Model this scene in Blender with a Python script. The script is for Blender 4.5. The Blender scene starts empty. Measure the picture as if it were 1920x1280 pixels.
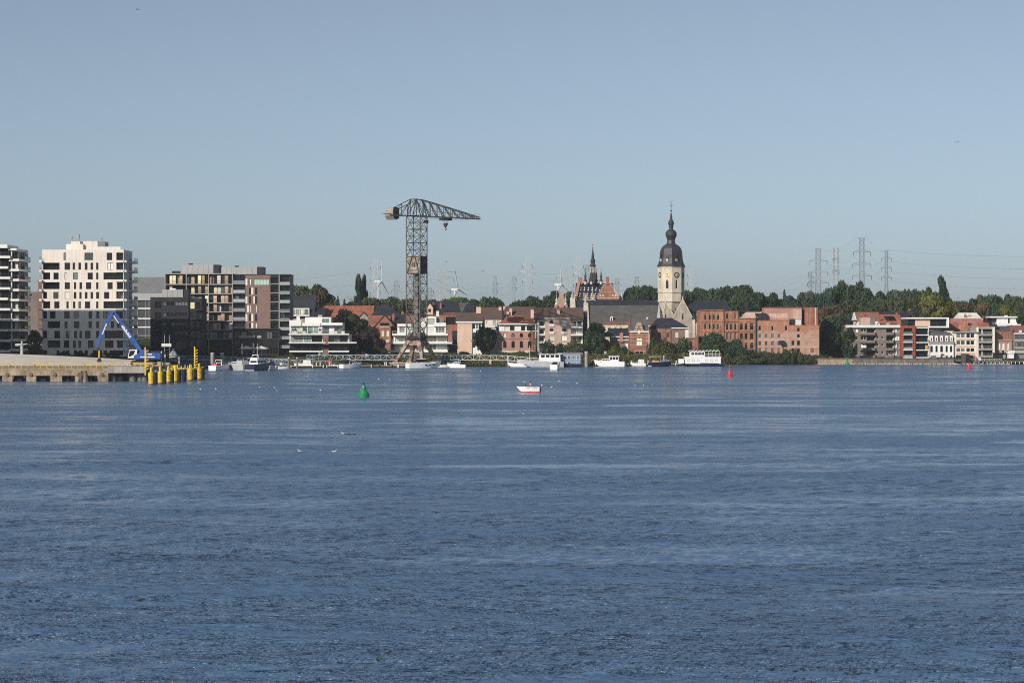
import bpy, math, random
from mathutils import Vector, Matrix
R = math.radians
rng = random.Random(7)
HAZE = 0.000065                             # scattering per metre of the air near the ground
S = bpy.context.scene
C = S.collection

# ------------------------------------------------------------------ camera, sky, sun, exposure
CAMH, FPX, HY = 12.0, 4000.0, 621.0        # eye height above the water, focal length and horizon row of a 1920 px wide frame
cam = bpy.data.cameras.new('camera')
cam.lens = FPX / 1920 * 36
cam.sensor_width = 36
cam.shift_y = -(640 - HY) / 1920
cam.clip_start = 1
cam.clip_end = 60000
camo = bpy.data.objects.new('camera', cam)
camo.location = (0, 0, CAMH)
camo.rotation_euler = (R(90), 0, 0)
C.objects.link(camo)
S.camera = camo

SUN_AZ, SUN_EL = 37.0, 27.0                # degrees to the left of straight behind the camera, and above the horizon
world = bpy.data.worlds.new('World')
S.world = world
world.use_nodes = True
wn = world.node_tree
sky = wn.nodes.new('ShaderNodeTexSky')
sky.sky_type = 'NISHITA'
sky.sun_disc = False
sky.sun_elevation = R(SUN_EL)
sky.sun_rotation = R(180 + SUN_AZ)
sky.altitude = 0
sky.air_density = 0.62
sky.dust_density = 0.9
sky.ozone_density = 3.2
hs = wn.nodes.new('ShaderNodeHueSaturation')
hs.inputs['Hue'].default_value = 0.487
hs.inputs['Saturation'].default_value = 0.68
bg = wn.nodes['Background']
bg.inputs['Strength'].default_value = 0.091
wn.links.new(sky.outputs[0], hs.inputs['Color'])
wn.links.new(hs.outputs[0], bg.inputs['Color'])

sun = bpy.data.lights.new('sun', 'SUN')
sun.energy = 4.4
sun.angle = R(0.53)
sun.color = (1.0, 0.92, 0.82)
suno = bpy.data.objects.new('sun', sun)
sd = Vector((-math.sin(R(SUN_AZ)) * math.cos(R(SUN_EL)), -math.cos(R(SUN_AZ)) * math.cos(R(SUN_EL)), math.sin(R(SUN_EL))))
suno.rotation_euler = sd.to_track_quat('Z', 'Y').to_euler()
suno.location = (-200, -200, 300)
C.objects.link(suno)

S.view_settings.view_transform = 'Standard'
S.view_settings.look = 'None'
S.view_settings.exposure = 0.0
S.view_settings.gamma = 1.0
S.view_settings.use_curve_mapping = False
S.cycles.use_denoising = False
S.cycles.use_adaptive_sampling = False
S.cycles.filter_width = 1.0
S.cycles.max_bounces = 5
S.cycles.diffuse_bounces = 1
S.cycles.glossy_bounces = 3
S.cycles.transmission_bounces = 3
S.cycles.transparent_max_bounces = 6
S.cycles.volume_bounces = 0
S.cycles.caustics_reflective = False
S.cycles.caustics_refractive = False

# ------------------------------------------------------------------ helpers
def wx(px, Y): return (px - 960.0) / FPX * Y
def wz(py, Y): return CAMH - (py - HY) / FPX * Y
def wy(py, z=0.0): return FPX * (CAMH - z) / (py - HY)      # depth of a point at height z seen on row py

def tag(o, label=None, cat=None, group=None, kind=None):
    if label: o['label'] = label
    if cat: o['category'] = cat
    if group: o['group'] = group
    if kind: o['kind'] = kind
    return o

def thing(name, label, cat, loc=(0, 0, 0), rz=0.0, group=None):
    o = bpy.data.objects.new(name, None)
    o.empty_display_size = 1
    o.location = loc
    o.rotation_euler = (0, 0, rz)
    C.objects.link(o)
    return tag(o, label, cat, group)

def inst(name, me, parent=None, loc=(0, 0, 0), rz=0.0):
    o = bpy.data.objects.new(name, me)
    C.objects.link(o)
    o.parent = parent
    o.location = loc
    o.rotation_euler = (0, 0, rz)
    return o

def copy_tree(o, parent=None):
    c = o.copy()
    C.objects.link(c)
    c.parent = parent
    for ch in o.children:
        copy_tree(ch, c)
    return c

class MB:
    def __init__(s): s.v = []; s.f = []; s.m = []
    def face(s, pts, m=0):
        i = len(s.v)
        s.v += [tuple(p) for p in pts]
        s.f.append(tuple(range(i, i + len(pts)))); s.m.append(m)
    def hexa(s, p, m=0):
        i = len(s.v); s.v += [tuple(q) for q in p]
        for f in ((0, 3, 2, 1), (4, 5, 6, 7), (0, 1, 5, 4), (1, 2, 6, 5), (2, 3, 7, 6), (3, 0, 4, 7)):
            s.f.append(tuple(i + k for k in f)); s.m.append(m)
        return s
    def box(s, x0, x1, y0, y1, z0, z1, m=0):
        return s.hexa([(x0, y0, z0), (x1, y0, z0), (x1, y1, z0), (x0, y1, z0), (x0, y0, z1), (x1, y0, z1), (x1, y1, z1), (x0, y1, z1)], m)
    def obox(s, c, dx, dy, dz, rz=0.0, m=0):
        ca, sa = math.cos(rz), math.sin(rz); p = []
        for z in (-dz / 2, dz / 2):
            for x, y in ((-dx / 2, -dy / 2), (dx / 2, -dy / 2), (dx / 2, dy / 2), (-dx / 2, dy / 2)):
                p.append((c[0] + x * ca - y * sa, c[1] + x * sa + y * ca, c[2] + z))
        return s.hexa(p, m)
    def prism(s, pts, y0, y1, m=0):          # (x, z) outline pushed along y
        n = len(pts); i = len(s.v)
        s.v += [(x, y0, z) for x, z in pts] + [(x, y1, z) for x, z in pts]
        s.f.append(tuple(range(i, i + n))); s.m.append(m)
        s.f.append(tuple(range(i + 2 * n - 1, i + n - 1, -1))); s.m.append(m)
        for k in range(n):
            j = (k + 1) % n
            s.f.append((i + k, i + n + k, i + n + j, i + j)); s.m.append(m)
        return s
    def prismx(s, pts, x0, x1, m=0):         # (y, z) outline pushed along x
        n = len(pts); i = len(s.v)
        s.v += [(x0, y, z) for y, z in pts] + [(x1, y, z) for y, z in pts]
        s.f.append(tuple(range(i, i + n))); s.m.append(m)
        s.f.append(tuple(range(i + 2 * n - 1, i + n - 1, -1))); s.m.append(m)
        for k in range(n):
            j = (k + 1) % n
            s.f.append((i + k, i + n + k, i + n + j, i + j)); s.m.append(m)
        return s
    def prismz(s, pts, z0, z1, m=0, k1=1.0):  # (x, y) outline pushed up
        n = len(pts); i = len(s.v)
        s.v += [(x, y, z0) for x, y in pts] + [(x * k1, y * k1, z1) for x, y in pts]
        s.f.append(tuple(range(i + n - 1, i - 1, -1))); s.m.append(m)
        s.f.append(tuple(range(i + n, i + 2 * n))); s.m.append(m)
        for k in range(n):
            j = (k + 1) % n
            s.f.append((i + k, i + j, i + n + j, i + n + k)); s.m.append(m)
        return s
    def bar(s, p, q, r, m=0, n=4, r2=None):
        p = Vector(p); q = Vector(q); d = q - p
        if d.length < 1e-6: return s
        d.normalize()
        a = d.cross(Vector((0, 0, 1)))
        if a.length < 1e-4: a = Vector((1, 0, 0))
        a.normalize(); b = d.cross(a)
        r2 = r if r2 is None else r2
        i = len(s.v)
        off = math.pi / 4 if n == 4 else 0
        for c, rr in ((p, r), (q, r2)):
            for k in range(n):
                t = 2 * math.pi * k / n + off
                s.v.append(tuple(c + (a * math.cos(t) + b * math.sin(t)) * rr))
        for k in range(n):
            j = (k + 1) % n
            s.f.append((i + k, i + j, i + n + j, i + n + k)); s.m.append(m)
        s.f.append(tuple(range(i + n - 1, i - 1, -1))); s.m.append(m)
        s.f.append(tuple(range(i + n, i + 2 * n))); s.m.append(m)
        return s
    def lathe(s, prof, n=12, m=0, cx=0.0, cy=0.0, rot=0.0):
        i = len(s.v); L = len(prof)
        for r, z in prof:
            for k in range(n):
                t = 2 * math.pi * k / n + rot
                s.v.append((cx + r * math.cos(t), cy + r * math.sin(t), z))
        for a in range(L - 1):
            for k in range(n):
                j = (k + 1) % n
                s.f.append((i + a * n + k, i + a * n + j, i + (a + 1) * n + j, i + (a + 1) * n + k)); s.m.append(m)
        s.f.append(tuple(range(i + n - 1, i - 1, -1))); s.m.append(m)
        s.f.append(tuple(range(i + (L - 1) * n, i + L * n))); s.m.append(m)
        return s
    def loft(s, rings, m=0, cap=True, closed=True, mc=None):
        i = len(s.v); n = len(rings[0])
        for r in rings: s.v += [tuple(p) for p in r]
        for a in range(len(rings) - 1):
            for k in range(n if closed else n - 1):
                j = (k + 1) % n
                s.f.append((i + a * n + k, i + a * n + j, i + (a + 1) * n + j, i + (a + 1) * n + k))
                s.m.append(m[k] if isinstance(m, (list, tuple)) else m)
        if cap:
            mm = mc if mc is not None else m[0] if isinstance(m, (list, tuple)) else m
            s.f.append(tuple(range(i + n - 1, i - 1, -1))); s.m.append(mm)
            b = i + (len(rings) - 1) * n
            s.f.append(tuple(range(b, b + n))); s.m.append(mm)
        return s
    def mesh(s, name, mats, smooth=False):
        me = bpy.data.meshes.new(name)
        me.from_pydata(s.v, [], s.f)
        if not isinstance(mats, (list, tuple)): mats = [mats]
        for m in mats: me.materials.append(m)
        if len(mats) > 1: me.polygons.foreach_set('material_index', s.m)
        if smooth: me.polygons.foreach_set('use_smooth', [True] * len(me.polygons))
        me.update()
        return me
    def build(s, name, mats, parent=None, loc=(0, 0, 0), rz=0.0, smooth=False):
        return inst(name, s.mesh(name, mats, smooth), parent, loc, rz)

# ------------------------------------------------------------------ materials
MATS = {}
def nodes_of(name):
    m = bpy.data.materials.new(name)
    m.use_nodes = True
    return m, m.node_tree, m.node_tree.nodes['Principled BSDF']

def mat(name, col, rough=0.8, var=0.25, scale=0.6, metal=0.0, streak=0.0, spec=0.3, bump=0.0, bscale=6.0, per_obj=0.0, fine=0.12):
    """weathered surface: broad blotches, fine grain and (for walls) rain streaks over one base colour"""
    m, nt, b = nodes_of(name)
    N, L = nt.nodes, nt.links
    tc = N.new('ShaderNodeTexCoord')
    n1 = N.new('ShaderNodeTexNoise'); n1.inputs['Scale'].default_value = scale; n1.inputs['Detail'].default_value = 4
    L.new(tc.outputs['Object'], n1.inputs['Vector'])
    n2 = N.new('ShaderNodeTexNoise'); n2.inputs['Scale'].default_value = 5.0; n2.inputs['Detail'].default_value = 2
    L.new(tc.outputs['Object'], n2.inputs['Vector'])
    mr = N.new('ShaderNodeMapRange'); mr.inputs['From Min'].default_value = .3; mr.inputs['From Max'].default_value = .7
    mr.inputs['To Min'].default_value = 1 - var; mr.inputs['To Max'].default_value = 1 + var * .7
    L.new(n1.outputs['Fac'], mr.inputs['Value'])
    mf = N.new('ShaderNodeMapRange'); mf.inputs['From Min'].default_value = .3; mf.inputs['From Max'].default_value = .7
    mf.inputs['To Min'].default_value = 1 - fine; mf.inputs['To Max'].default_value = 1 + fine
    L.new(n2.outputs['Fac'], mf.inputs['Value'])
    mu = N.new('ShaderNodeMath'); mu.operation = 'MULTIPLY'
    L.new(mr.outputs[0], mu.inputs[0]); L.new(mf.outputs[0], mu.inputs[1])
    last = mu.outputs[0]
    if streak > 0:
        mp = N.new('ShaderNodeMapping'); mp.inputs['Scale'].default_value = (1.6, 1.6, 0.09)
        L.new(tc.outputs['Object'], mp.inputs['Vector'])
        n3 = N.new('ShaderNodeTexNoise'); n3.inputs['Scale'].default_value = 1.0; n3.inputs['Detail'].default_value = 3
        L.new(mp.outputs[0], n3.inputs['Vector'])
        ms = N.new('ShaderNodeMapRange'); ms.inputs['From Min'].default_value = .42; ms.inputs['From Max'].default_value = .68
        ms.inputs['To Min'].default_value = 1; ms.inputs['To Max'].default_value = 1 - streak
        L.new(n3.outputs['Fac'], ms.inputs['Value'])
        m2 = N.new('ShaderNodeMath'); m2.operation = 'MULTIPLY'
        L.new(last, m2.inputs[0]); L.new(ms.outputs[0], m2.inputs[1]); last = m2.outputs[0]
    if per_obj > 0:
        oi = N.new('ShaderNodeObjectInfo')
        mo = N.new('ShaderNodeMapRange'); mo.inputs['To Min'].default_value = 1 - per_obj; mo.inputs['To Max'].default_value = 1 + per_obj
        L.new(oi.outputs['Random'], mo.inputs['Value'])
        m3 = N.new('ShaderNodeMath'); m3.operation = 'MULTIPLY'
        L.new(last, m3.inputs[0]); L.new(mo.outputs[0], m3.inputs[1]); last = m3.outputs[0]
    vm = N.new('ShaderNodeVectorMath'); vm.operation = 'SCALE'
    vm.inputs[0].default_value = col
    L.new(last, vm.inputs['Scale'])
    L.new(vm.outputs[0], b.inputs['Base Color'])
    b.inputs['Roughness'].default_value = rough
    b.inputs['Metallic'].default_value = metal
    b.inputs['Specular IOR Level'].default_value = spec
    if bump > 0:
        nb = N.new('ShaderNodeTexNoise'); nb.inputs['Scale'].default_value = bscale; nb.inputs['Detail'].default_value = 3
        L.new(tc.outputs['Object'], nb.inputs['Vector'])
        bp = N.new('ShaderNodeBump'); bp.inputs['Strength'].default_value = bump; bp.inputs['Distance'].default_value = 0.2
        L.new(nb.outputs['Fac'], bp.inputs['Height']); L.new(bp.outputs[0], b.inputs['Normal'])
    MATS[name] = m
    return m

def rust(name, c1, c2, scale=0.8, lo=.45, hi=.6, rough=0.75, zsplit=None):
    m, nt, b = nodes_of(name)
    N, L = nt.nodes, nt.links
    tc = N.new('ShaderNodeTexCoord')
    n1 = N.new('ShaderNodeTexNoise'); n1.inputs['Scale'].default_value = scale; n1.inputs['Detail'].default_value = 6
    L.new(tc.outputs['Object'], n1.inputs['Vector'])
    mr = N.new('ShaderNodeMapRange'); mr.inputs['From Min'].default_value = lo; mr.inputs['From Max'].default_value = hi
    fac = n1.outputs['Fac']
    if zsplit:                                  # the lower storeys have lost more of their facing than the upper ones
        sx = N.new('ShaderNodeSeparateXYZ'); L.new(tc.outputs['Object'], sx.inputs[0])
        zr = N.new('ShaderNodeMapRange'); zr.inputs['From Min'].default_value = zsplit + 1.2; zr.inputs['From Max'].default_value = zsplit - .6
        zr.inputs['To Min'].default_value = -.08; zr.inputs['To Max'].default_value = .12
        L.new(sx.outputs['Z'], zr.inputs['Value'])
        ad = N.new('ShaderNodeMath'); L.new(fac, ad.inputs[0]); L.new(zr.outputs[0], ad.inputs[1]); fac = ad.outputs[0]
    L.new(fac, mr.inputs['Value'])
    mx = N.new('ShaderNodeMix'); mx.data_type = 'RGBA'
    mx.inputs['A'].default_value = (*c1, 1); mx.inputs['B'].default_value = (*c2, 1)
    L.new(mr.outputs[0], mx.inputs['Factor'])
    L.new(mx.outputs['Result'], b.inputs['Base Color'])
    b.inputs['Roughness'].default_value = rough
    b.inputs['Specular IOR Level'].default_value = 0.25
    return m

def glass(name, col, rough=0.06, spec=0.5):
    """a window pane: dark room behind, sky on its face; every pane differs a little"""
    m, nt, b = nodes_of(name)
    N, L = nt.nodes, nt.links
    oi = N.new('ShaderNodeObjectInfo')
    mo = N.new('ShaderNodeMapRange'); mo.inputs['To Min'].default_value = .5; mo.inputs['To Max'].default_value = 1.7
    L.new(oi.outputs['Random'], mo.inputs['Value'])
    vm = N.new('ShaderNodeVectorMath'); vm.operation = 'SCALE'; vm.inputs[0].default_value = col
    L.new(mo.outputs[0], vm.inputs['Scale']); L.new(vm.outputs[0], b.inputs['Base Color'])
    b.inputs['Roughness'].default_value = rough
    b.inputs['Specular IOR Level'].default_value = spec
    b.inputs['IOR'].default_value = 1.5
    return m

M = dict(
    cream=mat('cream_render', (.80, .725, .645), .85, .10, .15, streak=.16, fine=.05),
    white=mat('white_paint', (.80, .79, .76), .7, .08, .3, streak=.10, fine=.05),
    offwhite=mat('offwhite_paint', (.70, .69, .66), .7, .1, .3, streak=.14),
    boatwhite=mat('white_gelcoat', (.80, .80, .78), .35, .05, .3, spec=.4, fine=.03),
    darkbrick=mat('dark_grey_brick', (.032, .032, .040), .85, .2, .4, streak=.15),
    brownbrick=mat('brown_brick', (.225, .150, .128), .85, .12, .3, streak=.12),
    greybrick=mat('grey_brown_brick', (.21, .175, .155), .85, .18, .3, streak=.2),
    redbrick=mat('red_brick', (.35, .155, .105), .85, .36, .45, streak=.35),
    redpaint=mat('brick_red_render', (.30, .075, .045), .8, .12, .35, streak=.12),
    salmon=mat('salmon_brick', (.43, .245, .195), .85, .16, .25, streak=.14),
    oldbrick=rust('old_factory_brick', (.39, .18, .115), (.43, .295, .23), .45, .42, .66, .9, 9.0),
    orangebrick=mat('orange_factory_brick', (.40, .19, .12), .88, .38, .30, streak=.42),
    palebrick=mat('pale_pink_brick', (.68, .48, .37), .85, .10, .25, streak=.10),
    beigebrick=mat('beige_pink_brick', (.50, .36, .29), .85, .12, .25, streak=.12),
    oldpink=mat('pale_flaked_render', (.60, .42, .34), .9, .3, .4, streak=.3),
    wood=mat('weathered_timber', (.33, .175, .115), .85, .35, .9, streak=.35),
    stone=mat('sandstone', (.62, .55, .44), .85, .16, .35, streak=.25),
    greystone=mat('grey_stone', (.40, .36, .30), .9, .22, .5, streak=.25),
    concrete=mat('concrete', (.36, .33, .29), .9, .2, .4, streak=.25),
    paleconcrete=mat('pale_concrete', (.60, .56, .50), .9, .14, .3, streak=.12),
    darkconcrete=mat('stained_concrete', (.17, .15, .13), .9, .3, .5, streak=.3),
    tan=mat('weathered_tan_concrete', (.35, .27, .18), .9, .32, .6, streak=.3),
    greymetal=mat('grey_metal_panel', (.38, .38, .38), .55, .08, .3, streak=.08, spec=.4),
    zinc=mat('grey_zinc', (.20, .205, .215), .5, .12, .25, streak=.15, spec=.4),
    frame=mat('pale_steel_frame', (.34, .32, .30), .6, .1, .5),
    darkmetal=mat('dark_metal', (.022, .023, .027), .55, .2, .8),
    black=mat('black_rubber', (.012, .012, .013), .8, .3, 1.0),
    slate=mat('grey_slate', (.105, .100, .098), .75, .2, .35, streak=.22, bump=.15),
    slatedark=mat('dark_slate', (.030, .032, .042), .6, .25, .3, streak=.15, spec=.35),
    roofbrown=mat('brown_roof_tile', (.115, .075, .062), .85, .16, .5, streak=.12),
    roofred=mat('red_roof_tile', (.31, .115, .075), .85, .25, .6, streak=.2),
    roofdull=mat('dull_red_roof_tile', (.26, .115, .085), .85, .25, .6, streak=.2),
    roofpink=mat('rose_metal_roof', (.36, .17, .16), .7, .15, .4),
    lead=mat('lead_sheet', (.038, .038, .046), .5, .2, .5, streak=.2, spec=.35),
    leadpale=mat('pale_lead', (.45, .46, .46), .5, .2, .5),
    gold=mat('gilding', (.75, .52, .16), .35, .1, 1, metal=.6),
    yellow=mat('yellow_paint', (.78, .52, .05), .65, .25, 1.1, streak=.35),
    green=mat('green_buoy_paint', (.01, .22, .085), .4, .15, 1.5, spec=.5),
    red=mat('red_buoy_paint', (.60, .022, .03), .45, .15, 1.5, spec=.5),
    blue=mat('blue_machine_paint', (.022, .085, .33), .45, .25, 1.2, streak=.25, spec=.4),
    bluesteel=mat('pale_blue_steel', (.31, .40, .53), .5, .15, 1.0),
    bluehouse=mat('blue_grey_paint', (.22, .30, .42), .5, .1, .5),
    navy=mat('navy_hull_paint', (.012, .02, .055), .3, .1, .5, spec=.5),
    greyhull=mat('grey_hull_paint', (.42, .43, .45), .4, .12, .5, spec=.5),
    pilegrey=mat('grey_steel_pile', (.36, .34, .32), .7, .18, .4, streak=.3),
    pilebrown=mat('brown_steel_pile', (.26, .20, .165), .8, .25, .5, streak=.3),
    timberpile=mat('wet_timber', (.10, .085, .06), .85, .4, 1.2, streak=.3),
    pylon=mat('galvanised_steel', (.15, .155, .16), .6, .1, .02),
    pylonw=mat('white_galvanised_steel', (.50, .49, .49), .6, .1, .02),
    wire=mat('aluminium_wire', (.16, .165, .17), .6, .05, .02),
    turbine=mat('turbine_white', (.62, .63, .64), .5, .03, .02),
    craneold=rust('rusty_grey_steel', (.155, .155, .14), (.10, .065, .045), .5, .5, .66),
    cranedark=rust('dark_weathered_steel', (.026, .026, .027), (.040, .026, .020), .4, .5, .7),
    cranerust=rust('flaking_red_lead_steel', (.34, .27, .21), (.15, .085, .06), .7, .46, .6),
    cranecab=rust('peeling_cream_paint', (.36, .32, .25), (.20, .14, .09), .5, .44, .62),
    skin=mat('skin', (.62, .34, .22), .6, .08, 3),
    hair=mat('dark_hair', (.015, .012, .011), .7, .1, 3),
    cloth=mat('dark_cloth', (.03, .03, .035), .9, .2, 3),
    orange=mat('orange_fabric', (.75, .28, .12), .8, .1, 2),
    redsmall=mat('bright_red_plastic', (.72, .06, .045), .5, .1, 2),
    soil=mat('bank_soil', (.10, .085, .055), .95, .35, .25, bump=.4, bscale=1.2),
    curtain_glare=mat('pale_curtain_glare', (.72, .70, .60), .8, .1, 1.5, per_obj=.25),  # curtains, and pale reflections on some panes painted as the same cream
    yellowblind=mat('yellow_blind', (.78, .74, .45), .8, .1, 1.5, per_obj=.15),
    tanblind=mat('tan_screen', (.52, .38, .27), .8, .12, 1.5, per_obj=.3),
    glass=glass('dark_window_glass', (.009, .012, .015), .06, .22),
    glassgrey=glass('grey_window_glass', (.10, .115, .12)),
    glassgreen=glass('green_tinted_glass', (.16, .24, .20)),
    glasspale=glass('pale_reflecting_glass', (.40, .46, .40), .15),
    mint=mat('mint_green_glass', (.42, .62, .50), .3, .06, .6, spec=.5),
    railglass=glass('balustrade_glass', (.22, .26, .29), .12),
)
def gl(kind='mix'):
    r = rng.random()
    if kind == 'mix': return M['glass'] if r < .72 else (M['glassgrey'] if r < .88 else M['curtain_glare'])
    if kind == 'dark': return M['glass'] if r < .85 else M['glassgrey']
    if kind == 'light': return M['curtain_glare'] if r < .35 else (M['glassgrey'] if r < .65 else M['glass'])
    if kind == 'green': return M['glassgreen'] if r < .5 else (M['glasspale'] if r < .75 else M['glass'])
    return M[kind]

# ------------------------------------------------------------------ windows and walls
_WIN = {}
def window(parent, x, y, z, w, h, frame='darkmetal', g='mix', arch=False, nm=None, rz=0.0, rows=0, name='window'):
    """a framed window: frame (with mullions) and its pane"""
    w = round(w * 10) / 10 or .1; h = round(h * 10) / 10 or .1
    nm = (max(0, round(w / 1.15) - 1) if nm is None else nm)
    key = (w, h, frame, arch, nm, rows)
    if key not in _WIN:
        t = .09 if frame != 'none' else .03
        mb = MB()
        ah = min(w / 2, h * .5) if arch else 0
        mb.box(0, t, -.05, .06, 0, h - ah); mb.box(w - t, w, -.05, .06, 0, h - ah)
        mb.box(t, w - t, -.05, .06, 0, t)
        if arch:
            n = 8; zc = h - ah
            for k in range(n):
                a0, a1 = math.pi * k / n, math.pi * (k + 1) / n
                P = lambda a, q: (w / 2 + (w / 2 - q) * math.cos(a), zc + (ah - q) * math.sin(a))
                p = [P(a0, 0), P(a1, 0), P(a1, t), P(a0, t)]
                mb.prism(p, -.05, .06)
            mb.box(t, w - t, -.045, .05, zc - t / 2, zc + t / 2)
        else:
            mb.box(t, w - t, -.05, .06, h - t, h)
        for k in range(nm):
            xx = w * (k + 1) / (nm + 1)
            mb.box(xx - t / 2, xx + t / 2, -.04, .055, t, h - t - ah)
        for k in range(rows):
            zz = (h - ah) * (k + 1) / (rows + 1)
            mb.box(t, w - t, -.035, .05, zz - t / 3, zz + t / 3)
        me = mb.mesh('window', M['darkmetal'] if frame == 'none' else M[frame])
        panes = {}
        _WIN[key] = (me, panes, ah)
    me, panes, ah = _WIN[key]
    gm = gl(g)
    if gm.name not in panes:
        mb = MB()
        pts = [(0, 0), (w, 0), (w, h - ah)]
        if arch: pts += [(w / 2 + w / 2 * math.cos(a), h - ah + ah * math.sin(a)) for a in [math.pi * k / 8 for k in range(1, 8)]]
        pts.append((0, h - ah))
        mb.prism(pts, .02, .045)
        panes[gm.name] = mb.mesh('pane', gm)
    o = inst(name, me, parent, (x, y, z), rz)
    inst('pane', panes[gm.name], o)
    return o

def sheet(mb, u0, u1, z0, z1, holes, xf, m=0):
    """a wall face with real openings; holes: (u0, u1, z0, z1, depth, arch height); xf maps (u, depth, z) to the wall's space"""
    us = sorted({u0, u1} | {h[0] for h in holes} | {h[1] for h in holes})
    zs = sorted({z0, z1} | {h[2] for h in holes} | {h[3] for h in holes})
    us = [u for u in us if u0 <= u <= u1]; zs = [z for z in zs if z0 <= z <= z1]
    for a in range(len(zs) - 1):
        zc = (zs[a] + zs[a + 1]) / 2; run = None
        for b in range(len(us) - 1):
            uc = (us[b] + us[b + 1]) / 2
            inside = any(h[0] < uc < h[1] and h[2] < zc < h[3] for h in holes)
            if not inside and run is None: run = us[b]
            if (inside or b == len(us) - 2) and run is not None:
                e = us[b] if inside else us[b + 1]
                mb.face([xf(run, 0, zs[a]), xf(e, 0, zs[a]), xf(e, 0, zs[a + 1]), xf(run, 0, zs[a + 1])], m)
                run = None
    for h in holes:
        a, b, c, d, dep, ah = h
        zt = d - ah
        mb.face([xf(a, 0, c), xf(b, 0, c), xf(b, dep, c), xf(a, dep, c)], m)
        mb.face([xf(a, 0, c), xf(a, dep, c), xf(a, dep, zt), xf(a, 0, zt)], m)
        mb.face([xf(b, 0, c), xf(b, 0, zt), xf(b, dep, zt), xf(b, dep, c)], m)
        if ah <= 0:
            mb.face([xf(a, 0, d), xf(a, dep, d), xf(b, dep, d), xf(b, 0, d)], m)
        else:
            n = 8; pr = None
            for k in range(n + 1):
                t = math.pi * k / n
                p = ((a + b) / 2 + (b - a) / 2 * math.cos(t), zt + ah * math.sin(t))
                if pr:
                    mb.face([xf(pr[0], 0, pr[1]), xf(pr[0], 0, d), xf(p[0], 0, d), xf(p[0], 0, p[1])], m)
                    mb.face([xf(pr[0], 0, pr[1]), xf(p[0], 0, p[1]), xf(p[0], dep, p[1]), xf(pr[0], dep, pr[1])], m)
                pr = p

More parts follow.
